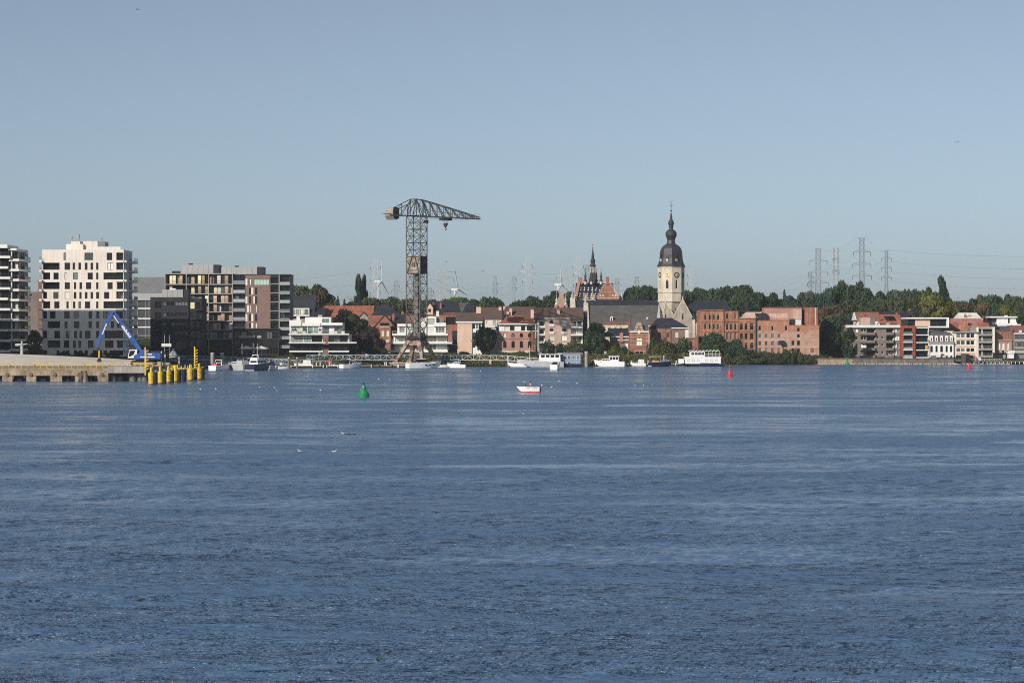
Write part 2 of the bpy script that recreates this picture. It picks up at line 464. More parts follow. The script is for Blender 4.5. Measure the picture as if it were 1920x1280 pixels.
class B:
    """a building whose front stands square to the river at depth Y; outlines are read off in rows and columns of the 1920 px frame"""
    def __init__(s, name, label, x0, x1, Y, gz=3.5, cat='building', group=None):
        s.Y, s.gz = Y, gz
        s.cx = wx((x0 + x1) / 2, Y)
        s.root = thing(name, label, cat, (s.cx, Y, gz), 0, group)
    def X(s, px, dy=0): return wx(px, s.Y + dy) - s.cx
    def Z(s, py, dy=0): return wz(py, s.Y + dy) - s.gz
    def wall(s, x0, x1, yt, yb, holes, m, depth=12, dy=0, rec=.25, frame='darkmetal', g='mix', name='wall', side=(), top=True, raw=False):
        """holes: (x0, x1, ytop, ybottom[, kind]); kind: w window, a arched window, L loggia, p plain opening with pane, b bare niche"""
        X0, X1 = s.X(x0, dy), s.X(x1, dy)
        zt, zb = s.Z(yt, dy), (0 if yb is None else s.Z(yb, dy))
        hs = []; wins = []; logs = []
        for h in holes:
            k = h[4] if len(h) > 4 else 'w'
            a, b, d, c = s.X(h[0], dy), s.X(h[1], dy), s.Z(h[2], dy), s.Z(h[3], dy)
            a = max(a, X0 + .02); b = min(b, X1 - .02)
            w_, h_ = round((b - a) * 10) / 10, round((d - c) * 10) / 10
            if k == 'L':
                hs.append((a, b, c, d, 1.5, 0)); logs.append((a, b, c, d, h[5] if len(h) > 5 else g))
            else:
                b = a + max(w_, .3); d = c + max(h_, .3)
                ah = min((b - a) / 2, (d - c) * .5) if k == 'a' else 0
                hs.append((a, b, c, d, rec, ah))
                wins.append((a, c, b - a, d - c, k == 'a', h[5] if len(h) > 5 else g, h[6] if len(h) > 6 else frame))
        mb = MB()
        sheet(mb, X0, X1, zb, zt, hs, lambda u, d, z: (u, dy + d, z))
        y1 = dy + depth
        for sg, XX in ((-1, X0), (1, X1)):
            sh = [q for q in side if q[0] == sg]
            shs = []
            for q in sh:
                u0, u1, d, c = q[1], q[2], s.Z(q[3], dy), s.Z(q[4], dy)
                shs.append((dy + u0, dy + u1, c, d, .25, 0))
                w_ = u1 - u0; h_ = d - c
                if sg > 0: window(s.root, XX - .25, dy + u0, c, w_, h_, frame, g, rz=R(90))
                else: window(s.root, XX + .25, dy + u1, c, w_, h_, frame, g, rz=R(-90))
            sheet(mb, dy, y1, zb, zt, shs, (lambda u, d, z, XX=XX, sg=sg: (XX - sg * d, u, z)))
        mb.face([(X0, y1, zb), (X1, y1, zb), (X1, y1, zt), (X0, y1, zt)])
        if top: mb.face([(X0, dy, zt), (X1, dy, zt), (X1, y1, zt), (X0, y1, zt)])
        o = mb.build(name, M[m], s.root)
        for a, c, w_, h_, ar, gg, fr in wins:
            window(s.root, a, dy + rec - .06, c, w_, h_, fr, gg, ar)
        for a, b, c, d, gg in logs:
            window(s.root, a, dy + 1.42, c, b - a, d - c, 'darkmetal', gg, nm=max(1, int((b - a) / 1.6)))
        return o
    def box(s, name, x0, x1, yt, yb, m, dy=0, depth=1.0, front=0.0):
        mb = MB(); mb.box(s.X(x0, dy), s.X(x1, dy), dy - front, dy + depth, s.Z(yb, dy), s.Z(yt, dy))
        return mb.build(name, M[m], s.root)
    def gable_x(s, x0, x1, ye, yr, m, dy=0, depth=10, over=.35, name='roof', hipl=0.0, hipr=0.0, th=.22):
        """pitched roof with its ridge along the river; hipl, hipr: how far the ridge stops short of the ends"""
        X0, X1 = s.X(x0, dy) - over, s.X(x1, dy) + over
        ze = s.Z(ye, dy); zr = s.Z(yr, dy + depth / 2)
        ya, ym, yb = dy - over, dy + depth / 2, dy + depth + over
        A, Bq, Cq, D = (X0, ya, ze), (X1, ya, ze), (X1, yb, ze), (X0, yb, ze)
        E, F = (X0 + hipl, ym, zr), (X1 - hipr, ym, zr)
        mb = MB()
        for f in ((A, Bq, F, E), (Cq, D, E, F), (D, A, E), (Bq, Cq, F)): mb.face(f)
        lo = lambda p: (p[0], p[1], p[2] - th)
        mb.face([lo(A), lo(D), lo(Cq), lo(Bq)])
        for p, q in ((A, Bq), (Bq, Cq), (Cq, D), (D, A)): mb.face([p, q, lo(q), lo(p)])
        rb = MB(); rb.bar((E[0], ym, zr + .02), (F[0], ym, zr + .02), .14)
        o = mb.build(name, M[m], s.root)
        rb.build('ridge', M[m], o)
        return o
    def gable_y(s, x0, x1, ye, yr, m, wallm, dy=0, depth=12, over=.35, xr=None, name='roof', th=.22):
        """pitched roof with a gable towards the river"""
        X0, X1 = s.X(x0, dy), s.X(x1, dy)
        xm = (X0 + X1) / 2 if xr is None else s.X(xr, dy)
        ze, zr = s.Z(ye, dy), s.Z(yr, dy)
        kl = (zr - ze) / (xm - X0); kr = (zr - ze) / (X1 - xm)
        a, b = X0 - over, X1 + over
        mb = MB()
        mb.prism([(a, ze - kl * over), (xm, zr), (b, ze - kr * over), (b, ze - kr * over + th), (xm, zr + th + .03), (a, ze - kl * over + th)], dy - over, dy + depth + over)
        o = mb.build(name, M[m], s.root)
        g = MB(); g.prism([(X0, ze), (X1, ze), (xm, zr - .02)], dy + .01, dy + depth - .01)
        g.build('gable', M[wallm], s.root)
        return o
    def chimney(s, x0, x1, yt, yb, m='palebrick', dy=3, depth=.9, pots=1):
        X0, X1, zt, zb = s.X(x0, dy), s.X(x1, dy), s.Z(yt, dy), s.Z(yb, dy)
        mb = MB(); mb.box(X0, X1, dy, dy + depth, zb, zt - .15)
        mb.box(X0 - .07, X1 + .07, dy - .07, dy + depth + .07, zt - .15, zt)
        o = mb.build('chimney', M[m], s.root)
        for k in range(pots):
            p = MB(); p.lathe([(.14, 0), (.11, .45)], 8)
            p.build('chimney_pot', M['roofdull'], o, (X0 + (X1 - X0) * (k + .5) / pots, dy + depth / 2, zt))
        return o
    def skylight(s, x0, x1, yt, yb, dy, slope_m, g='glassgrey', frame='greymetal'):
        """roof window lying on the slope: dy is the depth of its foot, slope_m rise per metre"""
        X0, X1, zb = s.X(x0, dy), s.X(x1, dy), s.Z(yb, dy)
        h = (s.Z(yt, dy) - zb); L = h / slope_m if slope_m > .2 else 1.0
        mb = MB(); pb = MB()
        n = Vector((0, -slope_m, 1)).normalized() * .09
        q = [Vector((X0, dy, zb)), Vector((X1, dy, zb)), Vector((X1, dy + L, zb + h)), Vector((X0, dy + L, zb + h))]
        mb.hexa([p - n * .5 for p in q] + [p + n for p in q])
        c = sum(q, Vector()) / 4
        q2 = [c + (p - c) * .78 + n * 1.3 for p in q]
        pb.hexa([p - n * .4 for p in q2] + [p for p in q2])
        o = mb.build('skylight', M[frame], s.root)
        pb.build('pane', M[g], o)
    def rail(s, x0, x1, yb, h=1.0, dy=-1.4, y1=0.0, m='darkmetal', glassy=None, name='railing', ends=(1, 1), zb=None):
        """balcony balustrade round a slab that stands out to dy"""
        X0, X1, z = s.X(x0, 0), s.X(x1, 0), (s.Z(yb, 0) if zb is None else zb)
        mb = MB(); segs = [((X0, dy), (X1, dy))]
        if ends[0]: segs.append(((X0, dy), (X0, y1)))
        if ends[1]: segs.append(((X1, dy), (X1, y1)))
        gb = MB()
        for (a, b) in segs:
            mb.bar((*a, z + h), (*b, z + h), .035)
            L = math.hypot(b[0] - a[0], b[1] - a[1]); n = max(1, int(L / 1.3))
            for k in range(n + 1):
                t = k / n; p = (a[0] + (b[0] - a[0]) * t, a[1] + (b[1] - a[1]) * t)
                mb.bar((*p, z), (*p, z + h), .025)
            if glassy:
                gb.bar((*a, z + h * .5), (*b, z + h * .5), .01)
                d = Vector((b[0] - a[0], b[1] - a[1], 0)).normalized(); nn = Vector((-d.y, d.x, 0)) * .012
                p0, p1 = Vector((*a, z + .06)), Vector((*b, z + .06)); up = Vector((0, 0, h - .12))
                gb.hexa([p0 - nn, p1 - nn, p1 + nn, p0 + nn, p0 - nn + up, p1 - nn + up, p1 + nn + up, p0 + nn + up])
            else:
                mb.bar((*a, z + h * .5), (*b, z + h * .5), .02)
                mb.bar((*a, z + h * .2), (*b, z + h * .2), .02)
        o = mb.build(name, M[m], s.root)
        if glassy: gb.build('pane', M[glassy], o)
        return o
    def slab(s, x0, x1, yt, yb, m='white', dy=-1.4, y1=0.0, name='balcony'):
        mb = MB(); mb.box(s.X(x0, 0), s.X(x1, 0), dy, y1, s.Z(yb, 0), s.Z(yt, 0))
        return mb.build(name, M[m], s.root)

# ------------------------------------------------------------------ the setting: river, land, embankment, quay
def water_material():
    m, nt, b = nodes_of('river_water')
    N, L = nt.nodes, nt.links
    tc = N.new('ShaderNodeTexCoord')
    def noise(scale, stretch, detail=2, rough=.5, rot=0.0, dist=0.0):
        mp = N.new('ShaderNodeMapping'); mp.inputs['Scale'].default_value = (scale * stretch[0], scale * stretch[1], scale)
        mp.inputs['Rotation'].default_value = (0, 0, rot)
        L.new(tc.outputs['Object'], mp.inputs['Vector'])
        n = N.new('ShaderNodeTexNoise'); n.inputs['Scale'].default_value = 1; n.inputs['Detail'].default_value = detail
        n.inputs['Roughness'].default_value = rough; n.inputs['Distortion'].default_value = dist
        L.new(mp.outputs[0], n.inputs['Vector'])
        return n.outputs['Fac']
    def math_(op, a, c):
        x = N.new('ShaderNodeMath'); x.operation = op
        for i, q in enumerate((a, c)):
            if isinstance(q, (int, float)): x.inputs[i].default_value = q
            else: L.new(q, x.inputs[i])
        return x.outputs[0]
    def rng_(v, a, c, lo, hi):
        x = N.new('ShaderNodeMapRange'); x.interpolation_type = 'SMOOTHSTEP'
        x.inputs['From Min'].default_value = a; x.inputs['From Max'].default_value = c
        x.inputs['To Min'].default_value = lo; x.inputs['To Max'].default_value = hi
        L.new(v, x.inputs['Value']); return x.outputs[0]
    # gusts: smoother lanes and rougher patches drifting along the river, broken up down to single wavelets
    g1 = noise(1.0, (.006, .020), 3, .55, R(4), .4)
    g2 = noise(1.0, (.045, .11), 7, .74, R(-3), .2)
    lane = rng_(g1, .40, .62, -.09, .09)
    calm = math_('MULTIPLY', rng_(g1, .50, .63, 0, 1), rng_(noise(1.0, (.014, .05), 3, .6, R(2), .6), .46, .60, 0, -.34))   # pale calm streaks
    gust = rng_(math_('ADD', math_('ADD', g2, lane), calm), .32, .64, 0, 1)
    w1 = noise(2.6, (.55, 1), 3, .6, R(12))
    w2 = noise(.85, (.5, 1), 3, .6, R(-14))
    w3 = noise(.24, (.5, 1), 3, .6, R(8))
    w4 = noise(.07, (.45, 1), 2, .5, R(-6))
    h = math_('ADD', math_('ADD', math_('MULTIPLY', w1, .14), math_('MULTIPLY', w2, .42)), math_('ADD', math_('MULTIPLY', w3, 1.0), math_('MULTIPLY', w4, .9)))
    h = math_('MULTIPLY', h, rng_(gust, 0, 1, .35, 1.1))
    bp = N.new('ShaderNodeBump'); bp.inputs['Strength'].default_value = 1.0; bp.inputs['Distance'].default_value = 0.60
    L.new(h, bp.inputs['Height'])
    L.new(bp.outputs[0], b.inputs['Normal'])
    b.inputs['Base Color'].default_value = (.080, .152, .262, 1)
    L.new(rng_(gust, 0, 1, .15, .38), b.inputs['Roughness'])
    b.inputs['IOR'].default_value = 1.333
    b.inputs['Specular IOR Level'].default_value = .5
    return m

def river_mesh():
    """one sheet of water: wind waves as real relief where the river is near, flat beyond"""
    import numpy as np
    v = np.linspace(368, 58, 720)                         # rows crowd together near the camera, as the waves need there
    Yr = (2133.0 * 12.0 / v)[:, None]
    tx = np.linspace(-.285, .285, 1040)[None, :]
    X = tx * Yr; Y = Yr + 0 * tx
    dY = np.abs(np.gradient(Yr[:, 0]))[:, None]
    g = np.random.default_rng(11)
    gust = np.zeros_like(X)
    for _ in range(14):
        lam = 10 ** g.uniform(.75, 1.9); t = g.uniform(0, 6.283); an = g.normal(0, .35)
        gust += np.sin((X * math.sin(an) * .5 + Y * math.cos(an)) * 6.283 / lam + t + 1.3 * np.sin(X * 6.283 / (lam * 2.7) + t * 2))
    gust = 1 + .16 * gust / 2.6
    Z = np.zeros_like(X)
    for k in range(84):
        lam = .22 * (20.0 ** (k / 83.0)); an = g.normal(0, .75); t = g.uniform(0, 6.283)
        kx, ky = math.sin(an) * 6.283 / lam, math.cos(an) * 6.283 / lam
        ph = kx * X + ky * Y + t + .9 * np.sin(X * 6.283 / (lam * g.uniform(3, 7)) + g.uniform(0, 6.283))
        fade = np.clip((lam / (2.0 * dY) - .7) / .6, 0, 1)
        Z += fade * WAVE * lam ** .48 / 6.283 * ((.5 + .5 * np.sin(ph)) ** 1.4 * 2 - .85)
    edge = np.clip((440 - Y) / 90, 0, 1) * np.clip((.285 - np.abs(tx)) / .01, 0, 1) * np.clip((Y - Y.min()) / 1.5, 0, 1)
    Z *= edge * np.clip(gust, .6, 1.5)
    n, m = X.shape
    co = np.stack([X, Y, Z], -1).reshape(-1, 3)
    i = (np.arange(n - 1)[:, None] * m + np.arange(m - 1)[None, :]).ravel()
    quads = np.stack([i, i + 1, i + m + 1, i + m], -1)
    c = [0, m - 1, (n - 1) * m, n * m - 1]                # near left, near right, far left, far right
    o = n * m
    far = 30000.0
    ext = np.array([(-far, -200, 0), (far, -200, 0), (far, Y[0, -1], 0), (-far, Y[0, 0], 0), (far, Y[-1, -1], 0), (-far, Y[-1, 0], 0), (far, far, 0), (-far, far, 0)], float)
    co = np.vstack([co, ext])
    more = np.array([(o, o + 1, o + 2, o + 3), (o + 3, c[0], c[2], o + 5), (c[1], o + 2, o + 4, c[3]), (o + 5, o + 4, o + 6, o + 7)])
    quads = np.vstack([quads, more]).astype(np.int32)
    me = bpy.data.meshes.new('river')
    me.vertices.add(len(co)); me.vertices.foreach_set('co', co.astype(np.float32).ravel())
    me.loops.add(quads.size); me.loops.foreach_set('vertex_index', quads.ravel())
    me.polygons.add(len(quads)); me.polygons.foreach_set('loop_start', np.arange(0, quads.size, 4, dtype=np.int32))
    me.polygons.foreach_set('use_smooth', np.ones(len(quads), bool))
    me.update(calc_edges=True)
    me.materials.append(water_material())
    return me
WAVE = .030
river = inst('river', river_mesh())
tag(river, 'broad rippled blue river filling the foreground', 'river', kind='structure')

BANK = [(-30000, 590), (-150, 590), (-128, 596), (-122, 650), (-116, 694), (-95, 701), (-60, 707), (-50, 710), (-20, 724), (20, 730), (50, 748), (80, 764), (112, 777), (180, 779), (30000, 790)]
def lerp_tab(t, x):
    for (a, b), (c, d) in zip(t, t[1:]):
        if x <= c: return b + (d - b) * (x - a) / (c - a)
    return t[-1][1]
PROF = [(-8, -4), (-1, -.5), (0, 0), (2, .8), (6, 2.5), (9, 3.3), (25, 3.5), (60, 4.3), (90, 6.2), (130, 8.3), (180, 9.6), (250, 10.3), (400, 10.5), (30000, 10.5)]
LOWL = [(-30000, 1), (92, 1), (112, .6), (30000, .6)]        # the quay on the right lies lower
def prof_z(x, d):
    z = lerp_tab(PROF, d)
    return z * (lerp_tab(LOWL, x) if 0 < d < 30 else 1 if d < 0 else lerp_tab(LOWL, x) + (1 - lerp_tab(LOWL, x)) * min(1, (d - 30) / 60))
def ground_z(x, y): return prof_z(x, y - lerp_tab(BANK, x))

xs = [-30000, -8000, -3000, -1200, -600, -400] + [-300 + 5 * k for k in range(121)] + [400, 600, 1200, 3000, 8000, 30000]
ds = [-8, -3, -1, 0, 1, 2, 3, 4.5, 6, 7.5, 9, 12, 17, 25, 40, 60, 75, 90, 110, 130, 155, 180, 215, 250, 320, 400, 700, 1500, 4000, 12000, 29000]
mb = MB()
gr = random.Random(3)
for x in xs:
    yb = lerp_tab(BANK, x) + gr.uniform(-.5, .5)
    for d in ds:
        mb.v.append((x, yb + d, prof_z(x, d) + (gr.uniform(-.12, .12) if 0 < d < 400 else 0)))
n = len(ds)
for i in range(len(xs) - 1):
    for k in range(n - 1):
        mb.f.append((i * n + k, (i + 1) * n + k, (i + 1) * n + k + 1, i * n + k + 1)); mb.m.append(0)
def ground_material():
    m, nt, b = nodes_of('bank_ground')
    N, L = nt.nodes, nt.links
    tc = N.new('ShaderNodeTexCoord')
    n1 = N.new('ShaderNodeTexNoise'); n1.inputs['Scale'].default_value = .25; n1.inputs['Detail'].default_value = 8
    L.new(tc.outputs['Object'], n1.inputs['Vector'])
    cr = N.new('ShaderNodeValToRGB')
    cr.color_ramp.elements[0].position = .35; cr.color_ramp.elements[0].color = (.085, .070, .045, 1)
    cr.color_ramp.elements[1].position = .62; cr.color_ramp.elements[1].color = (.045, .065, .022, 1)
    L.new(n1.outputs['Fac'], cr.inputs[0]); L.new(cr.outputs[0], b.inputs['Base Color'])
    b.inputs['Roughness'].default_value = .95; b.inputs['Specular IOR Level'].default_value = .1
    return m
tag(mb.build('ground', ground_material()), 'green and brown riverbank rising behind the water', 'ground', kind='structure')

# pale sloping embankment behind the pier
mb = MB()
A = [(-215, 7.0), (-144, 5.9), (-128, 5.3), (-112, 4.5), (-100, 3.7), (-93, 3.0)]
rings = []
for x, zt in A:
    rings.append([(x, 548, -1), (x, 549, 2.7), (x, 562, 3.0), (x, 588, zt), (x, 594, zt), (x, 600, 2.0), (x, 600, -1)])
mb.loft(rings, 0)
tag(mb.build('embankment', M['paleconcrete']), 'pale concrete embankment sloping down behind the yellow railing', 'embankment', kind='structure')

# quay wall with capping, in cast bays
qt = wz(671.2, 774)
x0q, x1q = wx(1535, 774), wx(1789, 774)
quay = thing('quay_wall', 'long low concrete quay wall along the water under the flats', 'quay wall', ((x0q + x1q) / 2, 774, 0))
mb = MB(); cx = (x0q + x1q) / 2
nb = 16
for k in range(nb):
    a, b = x0q - cx + (x1q - x0q) * k / nb, x0q - cx + (x1q - x0q) * (k + 1) / nb
    q = MB(); dz = gr.uniform(-.03, .03)
    q.hexa([(a + .02, -.15, -1.5), (b - .02, -.15, -1.5), (b - .02, 6, -1.5), (a + .02, 6, -1.5), (a + .02, .05, qt - .25 + dz), (b - .02, .05, qt - .25 + dz), (b - .02, 6, qt - .25), (a + .02, 6, qt - .25)])
    q.build('panel', M['tan'] if k < 4 else M['darkconcrete'], quay)
    q = MB(); q.box(a + .01, b - .01, -.12, .7, qt - .26, qt + gr.uniform(-.02, .02))
    q.build('coping', M['darkconcrete'], quay)
rl = MB()
for k in range(34):
    x = x0q - cx + (x1q - x0q) * (k + .5) / 34
    rl.bar((x, .3, qt), (x, .3, qt + 1.0), .05)
rl.bar((x0q - cx, .3, qt + 1), (x1q - cx, .3, qt + 1), .03); rl.bar((x0q - cx, .3, qt + .55), (x1q - cx, .3, qt + .55), .02)
rl.build('railing', M['darkmetal'], quay)
# rubble foot of the wall
mb = MB()
for k in range(420):
    x = gr.uniform(x0q, x1q + 20); r = gr.uniform(.15, .45); y = 773.6 - gr.random() ** 2 * 1.6; z = .1 + gr.uniform(-.1, .25) + (y - 772) * .12
    p = [(x + r * math.cos(t) * gr.uniform(.7, 1.2), y + r * math.sin(t) * gr.uniform(.7, 1.2)) for t in [k2 * 1.2566 for k2 in range(5)]]
    i = len(mb.v); mb.v += [(a, b, z - r) for a, b in p] + [(x, y, z + r * .6)]
    for q in range(5): mb.f.append((i + q, i + (q + 1) % 5, i + 5)); mb.m.append(0)
tag(mb.build('rubble', M['greystone']), 'band of small stones at the foot of the quay wall', 'stones', kind='stuff')

# rough grass and reeds on the bank
def grass_field(name, label, spans, n, hmin, hmax, col, seed):
    g = random.Random(seed); mb = MB()
    for _ in range(n):
        a, b = g.choice(spans); x = g.uniform(a, b); d = g.uniform(.2, 10)
        y = lerp_tab(BANK, x) + d; z = prof_z(x, d) - .1
        h = g.uniform(hmin, hmax); t = g.uniform(0, 3.14); w = g.uniform(.10, .32)
        cx_, sx_ = math.cos(t) * w, math.sin(t) * w; lx, ly = g.uniform(-.3, .3), g.uniform(-.3, .3)
        mb.face([(x - cx_, y - sx_, z), (x + cx_, y + sx_, z), (x + cx_ * .5 + lx, y + sx_ * .5 + ly, z + h), (x - cx_ * .4 + lx, y - sx_ * .4 + ly, z + h * .9)])
    tag(mb.build(name, col), label, 'grass', kind='stuff')
def leafmat(name, c1, c2, c3=None):
    """foliage: three leaf tones in clumps, a little different from tree to tree"""
    m, nt, b = nodes_of(name)
    N, L = nt.nodes, nt.links
    tc = N.new('ShaderNodeTexCoord'); oi = N.new('ShaderNodeObjectInfo')
    n1 = N.new('ShaderNodeTexNoise'); n1.inputs['Scale'].default_value = .9; n1.inputs['Detail'].default_value = 3
    L.new(tc.outputs['Object'], n1.inputs['Vector'])
    ge = N.new('ShaderNodeNewGeometry')
    ad = N.new('ShaderNodeMath'); ad.operation = 'MULTIPLY_ADD'; ad.inputs[1].default_value = .22
    L.new(ge.outputs['Random Per Island'], ad.inputs[0]); L.new(n1.outputs['Fac'], ad.inputs[2])
    cr = N.new('ShaderNodeValToRGB'); e = cr.color_ramp.elements
    e[0].position = .42; e[0].color = (*c1, 1); e[1].position = .74; e[1].color = (*(c3 or c2), 1)
    k = e.new(.58); k.color = (*c2, 1)
    L.new(ad.outputs[0], cr.inputs[0])
    mr = N.new('ShaderNodeMapRange'); mr.inputs['To Min'].default_value = .72; mr.inputs['To Max'].default_value = 1.25
    L.new(oi.outputs['Random'], mr.inputs['Value'])
    vm = N.new('ShaderNodeVectorMath'); vm.operation = 'SCALE'
    L.new(cr.outputs[0], vm.inputs[0]); L.new(mr.outputs[0], vm.inputs['Scale']); L.new(vm.outputs[0], b.inputs['Base Color'])
    b.inputs['Roughness'].default_value = .65; b.inputs['Specular IOR Level'].default_value = .18
    MATS[name] = m
    return m
LEAF = dict(
    dark=leafmat('dark_green_leaf', (.016, .031, .017), (.026, .045, .022), (.040, .063, .026)),
    mid=leafmat('green_leaf', (.020, .036, .018), (.032, .055, .022), (.048, .078, .028)),
    olive=leafmat('olive_leaf', (.030, .038, .018), (.046, .054, .023), (.070, .075, .030)),
    autumn=leafmat('bronze_leaf', (.038, .034, .019), (.062, .048, .024), (.09, .066, .030)),
    yellow=leafmat('yellow_green_leaf', (.036, .046, .014), (.066, .074, .018), (.11, .105, .025)),
    bright=leafmat('bright_green_leaf', (.045, .085, .014), (.075, .13, .022), (.11, .17, .03)),
    copper=leafmat('copper_beech_leaf', (.018, .012, .013), (.030, .018, .018), (.05, .03, .024)),
    grey=leafmat('grey_green_leaf', (.032, .044, .032), (.05, .064, .046), (.08, .095, .07)),
    blue=leafmat('blue_green_needle', (.016, .034, .026), (.026, .050, .036), (.038, .066, .046)),
    reed=leafmat('bank_grass_blade', (.045, .045, .018), (.075, .075, .025), (.11, .105, .04)),
)
grass_field('bank_grass', 'rough grass and weeds along the foot of the river bank', [(-66, 118)], 15000, .5, 1.3, LEAF['reed'], 5)
grass_field('reeds', 'tall pale reeds on the bank before the brick factory', [(64, 116)], 3500, .9, 1.9, LEAF['olive'], 6)

# ------------------------------------------------------------------ buildings, left bank
# cream tower
FL = [(473.5, 487.7), (492.5, 505.8), (510.9, 523.9), (529, 542), (547, 560), (565, 578), (583.8, 597), (602, 615), (620, 634), (638, 652), (656.5, 666)]
TW = [[(119.1, 124.1), (158.4, 174.6), (200, 210.3)],
      [(121, 131), (136.3, 140.6), (147, 152), (159.2, 164), (169.8, 174.6), (180.3, 184.8), (201.5, 212.2)],
      [(100.3, 109.7), (121, 125.8), (137, 146.3), (164.3, 174), (180.3, 184.8)],
      [(121.3, 131), (138.6, 143), (149, 153.7), (161.3, 171), (180.3, 184.8), (201.5, 211)],
      [(100, 109.7), (121.3, 131), (138.4, 143), (148.8, 153), (159.2, 163.8), (169.8, 174.6), (180.3, 186), (195.2, 205)],
      [(101.8, 111.7), (124.5, 129), (137, 141), (147, 152), (159.3, 169), (180.3, 184.8)],
      [(93.7, 104), (120.4, 130.8), (138, 148), (166, 172.4), (180.7, 186), (193, 213)],
      [(121, 126.7), (138.5, 148.7), (166, 172), (180.4, 185.8), (208, 214)],
      [(102, 112.6), (123.5, 130), (139, 144.6), (149, 154), (159.4, 169.5), (180.4, 185.8)],
      [(120, 129.6), (136.8, 142), (147, 152.6), (165, 175), (197, 213)],
      [(106, 111), (124.7, 130), (138.5, 144), (148, 154), (158.6, 164.7), (174, 191), (194, 201)]]
LOG = [[(218, 231, 'dark')], [(80, 111.7, 'dark'), (218, 231, 'dark')], [(80, 94, 'dark'), (194, 231, 'dark')], [(80, 111.7, 'light'), (219, 231, 'dark')],
       [(80, 88, 'dark'), (218, 231, 'dark')], [(80, 94, 'dark'), (194, 231, 'dark')], [(80, 88, 'dark'), (218, 231, 'dark')], [(89, 112.6, 'dark'), (219, 231, 'dark')],
       [(80, 88, 'dark'), (196, 231, 'dark')], [(89, 113, 'dark'), (219, 231, 'dark')], [(80, 88, 'dark'), (205, 231, 'dark')]]
b = B('apartment_tower', 'cream apartment tower with many tall windows behind the blue excavator', 79, 232, 660, 4.2, group='white apartment towers')
hs = []
for (t, q), ws, ls in zip(FL, TW, LOG):
    hs += [(a, c, t, q, 'w', rng.choice(['mix', 'dark', 'dark', 'light']) if t < 580 else 'dark') for a, c in ws]
    hs += [(a, c, t, q, 'L', g) for a, c, g in ls]
side = []
for i, (t, q) in enumerate(FL):
    for u in ((1.2, 2.0), (4.0, 4.9), (6.3, 7.2), (9.6, 10.9)):
        if rng.random() < .85: side.append((1, u[0], u[1], t, q))
b.wall(79, 232, 468, None, hs, 'cream', 15, side=side)
for i, (t, q) in enumerate(FL[:-1]):
    yt = q + .2; yb = q + 4.3
    mb = MB(); mb.box(b.X(74.5), b.X(79) + .02, -1.0, 4.5, b.Z(yb), b.Z(yt)); sl = mb.build('balcony', M['cream'], b.root)
    r = MB()
    for (p, qq) in (((b.X(74.7), -.95), (b.X(79), -.95)), ((b.X(74.7), -.95), (b.X(74.7), 4.4))):
        for hh in (.35, .7, 1.05): r.bar((*p, b.Z(yt) + hh), (*qq, b.Z(yt) + hh), .03)
    r.build('railing', M['darkmetal'], sl)
    mb = MB(); mb.box(b.X(218), b.X(232) + .25, -.35, -.003, b.Z(yb), b.Z(yt)); mb.box(b.X(232) + .003, b.X(232) + 1.7, 8.5, 15.3, b.Z(yb), b.Z(yt))
    mb.box(b.X(232) + .003, b.X(232) + .9, -.35, 3.2, b.Z(yb), b.Z(yt))
    sl = mb.build('balcony', M['cream'], b.root)
    r = MB(); XX = b.X(232)
    for hh in (.5, 1.05): r.bar((XX + 1.65, 8.6, b.Z(yt) + hh), (XX + 1.65, 15.2, b.Z(yt) + hh), .03); r.bar((XX + .85, -.3, b.Z(yt) + hh), (XX + .85, 3.1, b.Z(yt) + hh), .03)
    r.hexa([(XX + 1.62, 8.6, b.Z(yt)), (XX + 1.66, 8.6, b.Z(yt)), (XX + 1.66, 15.2, b.Z(yt)), (XX + 1.62, 15.2, b.Z(yt)), (XX + 1.62, 8.6, b.Z(yt) + 1), (XX + 1.66, 8.6, b.Z(yt) + 1), (XX + 1.66, 15.2, b.Z(yt) + 1), (XX + 1.62, 15.2, b.Z(yt) + 1)])
    r.build('railing', M['railglass'], sl)
b.box('stair_house', 124, 156, 457.5, 468.1, 'cream', 3, 6); b.box('stair_house', 133, 150, 452.5, 457.6, 'cream', 3.5, 5)
b.box('lift_house', 156.2, 183, 452, 468.1, 'cream', 4, 6); b.box('lift_house', 183.1, 197, 453, 468.1, 'zinc', 4.2, 5.5)
b.box('parapet', 180, 226, 462.5, 468.1, 'offwhite', 2, .15)
for x, t, q in ((133.5, 444, 452.4), (146.8, 439.5, 452.4), (190, 446, 452.9)):
    mb = MB(); mb.lathe([(.22, b.Z(q, 5)), (.22, b.Z(q, 5) + .9), (.42, b.Z(q, 5) + .95), (.42, b.Z(t, 5))], 8); mb.build('chimney_flue', M['greymetal'], b.root, (b.X(x, 5), 5.5, 0))

